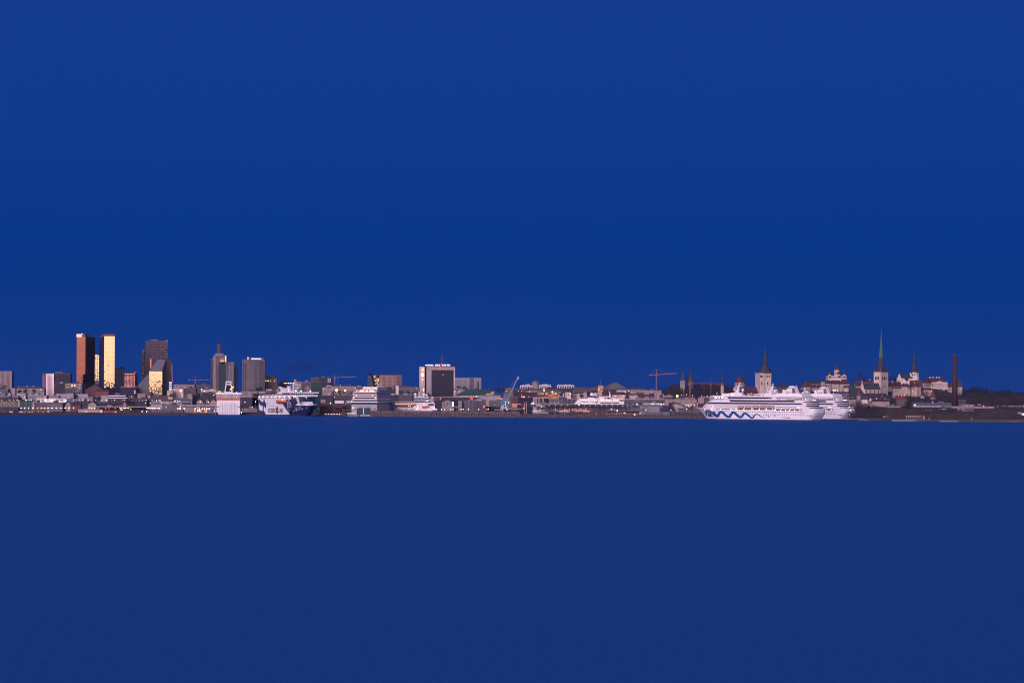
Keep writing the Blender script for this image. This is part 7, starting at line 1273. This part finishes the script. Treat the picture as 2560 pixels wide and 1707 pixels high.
mass('wood', 'bare dark wood covering the hill under the twin church spires', 'twigs', '5', [(345,1010),(400,985),(450,965),(520,935),(580,912),(640,918),(700,950),(760,960),(830,935),(900,925),(1000,915),(1120,912),(1320,918),(1500,945),(1560,980)], 4080, 4620, 1130, 64, 12, 7, 1, 4, 300, 1.5)
mass('wood', 'dark evergreen skyline trees at the far right', 'ever', '7', [(1150,1005),(1220,1010),(1290,1000),(1330,955),(1370,950),(1400,975),(1450,988),(1550,1005),(1650,1022),(1700,1062),(1730,1030),(1790,1012),(1850,1010),(1920,1020),(1960,1050),(2060,1060),(2200,1050),(2700,1040),(3600,1060),(4600,1080)], 4200, 4350, 1080, 100, 12, 6.5, 2, 3, 260, 1.7)
mass('wood', 'bluish brown bare wood right of the tall brick chimney', 'twigs', '7', [(1090,1060),(1200,1040),(1300,1045),(1420,1035),(1520,1040),(1640,1050),(1720,1075),(1800,1065),(1950,1060),(2080,1068),(2230,1075),(3000,1090),(4600,1110)], 3420, 3900, 1225, 120, 11, 6.5, 3, 4, 150, 1.4)
mass('wood', 'bare wood between the palace and the blue roofed workshop', 'twigs', '7', [(440,1140),(520,1130),(600,1150),(700,1090),(800,1050),(900,1045),(985,1055)], 3560, 3800, 1190, 26, 10, 5.5, 4, 3, 130, 1.3)
mass('wood', 'dark trees between the red roofed houses left of the workshop', 'twigs', '7', [(-20,1120),(60,1110),(150,1150),(250,1120),(350,1130),(450,1150)], 3520, 3640, 1230, 20, 9, 5, 5, 3, 130, 1.3)
mass('wood', 'bare grey trees on the slope beside the farther cruise ship stern', 'twigs', '6', [(1330,1255),(1390,1215),(1440,1190),(1500,1195),(1560,1230),(1620,1245),(1700,1262),(1800,1285),(1900,1300),(1990,1310)], 3060, 3280, 1430, 34, 9, 4.5, 6, 5, 120, 1.1)
mass('scrub', 'brown bare scrub along the right shore below the chimney', 'twigs2', '7', [(-90,1330),(60,1335),(200,1300),(280,1280),(360,1300),(420,1330),(560,1372),(760,1385),(1000,1382),(1400,1345),(1560,1318),(1700,1330),(1900,1352),(2050,1388),(2200,1420),(3000,1420),(4600,1430)], 2945, 3130, 1450, 150, 6, 3.4, 7, 5, 90, .9)
mass('scrub', 'brown bare scrub on the bank under the raised car park', 'twigs', '7', [(-90,1290),(200,1300),(350,1325),(700,1330),(1000,1335),(1400,1330),(1600,1312),(1900,1330),(2200,1350),(4600,1370)], 3110, 3200, 1400, 140, 6, 3.6, 9, 4, 90, .9)
mass('wood', 'low dark bare trees among the roofs below the cathedral hill', 'twigs', '6', [(950,1040),(1040,1035),(1150,1045),(1250,1030),(1330,1050),(1420,1130)], 3600, 3720, 1120, 16, 8, 4.5, 8, 2, 130, 1.2)
# single trees one can tell apart
def tree(label, c, x, ytop, ybase, D, mat='twigs', w=1.0, group=None, seed=0):
    T = Thing('bare_tree', label, 'tree', c, x, ybase, D, group=group); rnd = random.Random(seed+int(x)); ytop -= (ybase-ytop)*.35; zt = T.m(x, ytop)[1]; zb = max(0, min(T.m(x, ybase)[1], zt-5)); h = zt-zb
    m = MB(); m.tube((0, 0, min(zb, 0)-1), (0, 0, zb+h*.55), .32, 6, .14)
    for k in range(6): a = k*1.05+rnd.random(); m.tube((0, 0, zb+h*(.2+.06*k)), (math.cos(a)*h*.24*w, math.sin(a)*h*.24*w, zb+h*(.5+.07*k)), .13, 4, .05)
    m.build('trunk', 'bark', T.o); m = MB(); twigs(m, 0, 0, zb+h*.02, h*.98, h*.46*w, 1300, rnd, .75)
    me = bpy.data.meshes.new('crown'); me.from_pydata(m.v, [], m.f); me.materials.append(MATS[mat]); o = bpy.data.objects.new('crown', me); COL.objects.link(o); o.parent = T.o
for a in (('wide bare tree in front of the long beige stone building', '0', 400, 1015, 1070, 4020, 1.4), ('bare tree left of the wide one before the beige building', '0', 320, 1030, 1075, 4010, 1.0), ('bare tree right under the beige building roof end', '0', 560, 1020, 1070, 4030, 1.2), ('dark tree clump at the far left edge above the lamps', '0', 50, 960, 1040, 4100, 1.5),
          ('dark tree before the long blank grey block', '0', 1235, 1115, 1165, 3700, 1.2), ('tree between the pale block and the two balcony bands', '0', 1620, 1150, 1210, 3560, 1.2), ('tree behind the pinkish gable fronted house', '0', 1400, 1170, 1235, 3540, 1.5), ('tree right of the slate roofed house', '0', 2095, 1180, 1260, 3440, 1.3),
          ('dark bushy tree left of the light blue roof', '1', 700, 1090, 1150, 3830, 1.6), ('dark tree beside the teal flat block', '1', 1140, 1100, 1170, 3800, 1.2), ('tree right of the grey hotel foot', '2', 85, 985, 1040, 3930, 1.4), ('small tree left of the grey hotel foot', '2', 30, 1000, 1050, 3920, 1.0), ('tree before the wide block right of the white ferry', '1', 2140, 1100, 1180, 3680, 1.5),
          ('tall dark tree before the curved deck ferry, under the floodlights', '2', 1520, 1030, 1120, 3800, 1.3), ('dark tree left of it, between both floodlights', '2', 1390, 1050, 1120, 3800, 1.4), ('dark tree under the left floodlight', '2', 1270, 1060, 1130, 3800, 1.3), ('thin tree left of the curved deck ferry', '2', 1450, 1070, 1150, 3720, 1.2),
          ('dark tree before the dim office right of the curved deck ferry', '3', 290, 1045, 1110, 3850, 1.5), ('second dark tree before the dim office', '3', 380, 1055, 1110, 3850, 1.5), ('dark tree left of the tall hotel foot', '3', 520, 1060, 1120, 3850, 1.5), ('dark tree before the tall hotel pale panel', '3', 745, 1080, 1130, 3800, 1.1),
          ('dark tree before the pale office block, left', '3', 1190, 975, 1040, 4200, 1.6), ('dark tree before the pale office block, middle', '3', 1300, 978, 1040, 4200, 1.6), ('dark tree before the pale office block, right', '3', 1495, 998, 1050, 4200, 1.2), ('bare tree at the boom of the harbour crane', '3', 1880, 985, 1060, 4100, 1.5), ('tree right of the dark green roof', '3', 1960, 1010, 1090, 3900, 1.4),
          ('dark tree below the round stone tower', '4', 260, 1010, 1050, 4080, 1.4), ('tree right of the curved yellow gable', '4', 800, 1060, 1120, 3780, 1.3), ('tree between the gabled slab and the yellow church tower', '4', 1250, 1060, 1130, 3780, 1.3), ('dark tree behind the white passenger ship stern', '4', 1130, 1105, 1150, 3640, 1.3), ('tree right of the triangular hall', '4', 1900, 1065, 1110, 3820, 1.2),
          ('rounded bare tree crown on the hill left of the green spire', '6', 1480, 775, 870, 4120, 1.5), ('smaller bare tree beside the rounded one on the hill', '6', 1560, 810, 870, 4100, 1.2), ('bare tree between the green spire and the white church', '6', 2010, 800, 870, 4100, 1.2), ('bare tree left of the white church nave', '6', 2080, 810, 880, 4080, 1.1),
          ('bare tree before the white church tower', '7', 240, 830, 880, 4080, 1.2), ('large bare tree before the palace left wing', '7', 590, 885, 990, 3930, 1.5), ('dark conical tree between the cream houses', '7', 305, 945, 1050, 3850, .7), ('bare tree left of the big workshop', '7', 300, 1120, 1240, 3420, 1.3), ('tall bare tree before the workshop', '7', 230, 1235, 1330, 3120, 1.2), ('bare tree with a wide crown above the scrub', '7', 285, 1255, 1350, 3110, 1.4), ('bare tree near the two red cone towers', '7', 560, 1080, 1180, 3600, 1.3), ('tree right of the taller red cone tower', '7', 760, 1035, 1140, 3700, 1.3)):
    tree(a[0], a[1], a[2], a[3], a[4], a[5], 'twigs', a[6])

# ================================================================== AIR
m = MB(); m.box(-9200, 9200, -9200, 9200, -5, 172); hz = bpy.data.materials.new('haze'); hz.use_nodes = True; q = hz.node_tree; q.nodes.clear(); MATS['haze'] = hz
out = q.nodes.new('ShaderNodeOutputMaterial'); pv = q.nodes.new('ShaderNodeVolumePrincipled'); q.links.new(pv.outputs[0], out.inputs[1]); pv.inputs['Density'].default_value = 1.3e-5; pv.inputs['Color'].default_value = (.16, .30, .85, 1)
o = m.build('haze', 'haze'); tag(o, 'thin blue evening haze over the bay and the city', 'haze', kind='stuff');
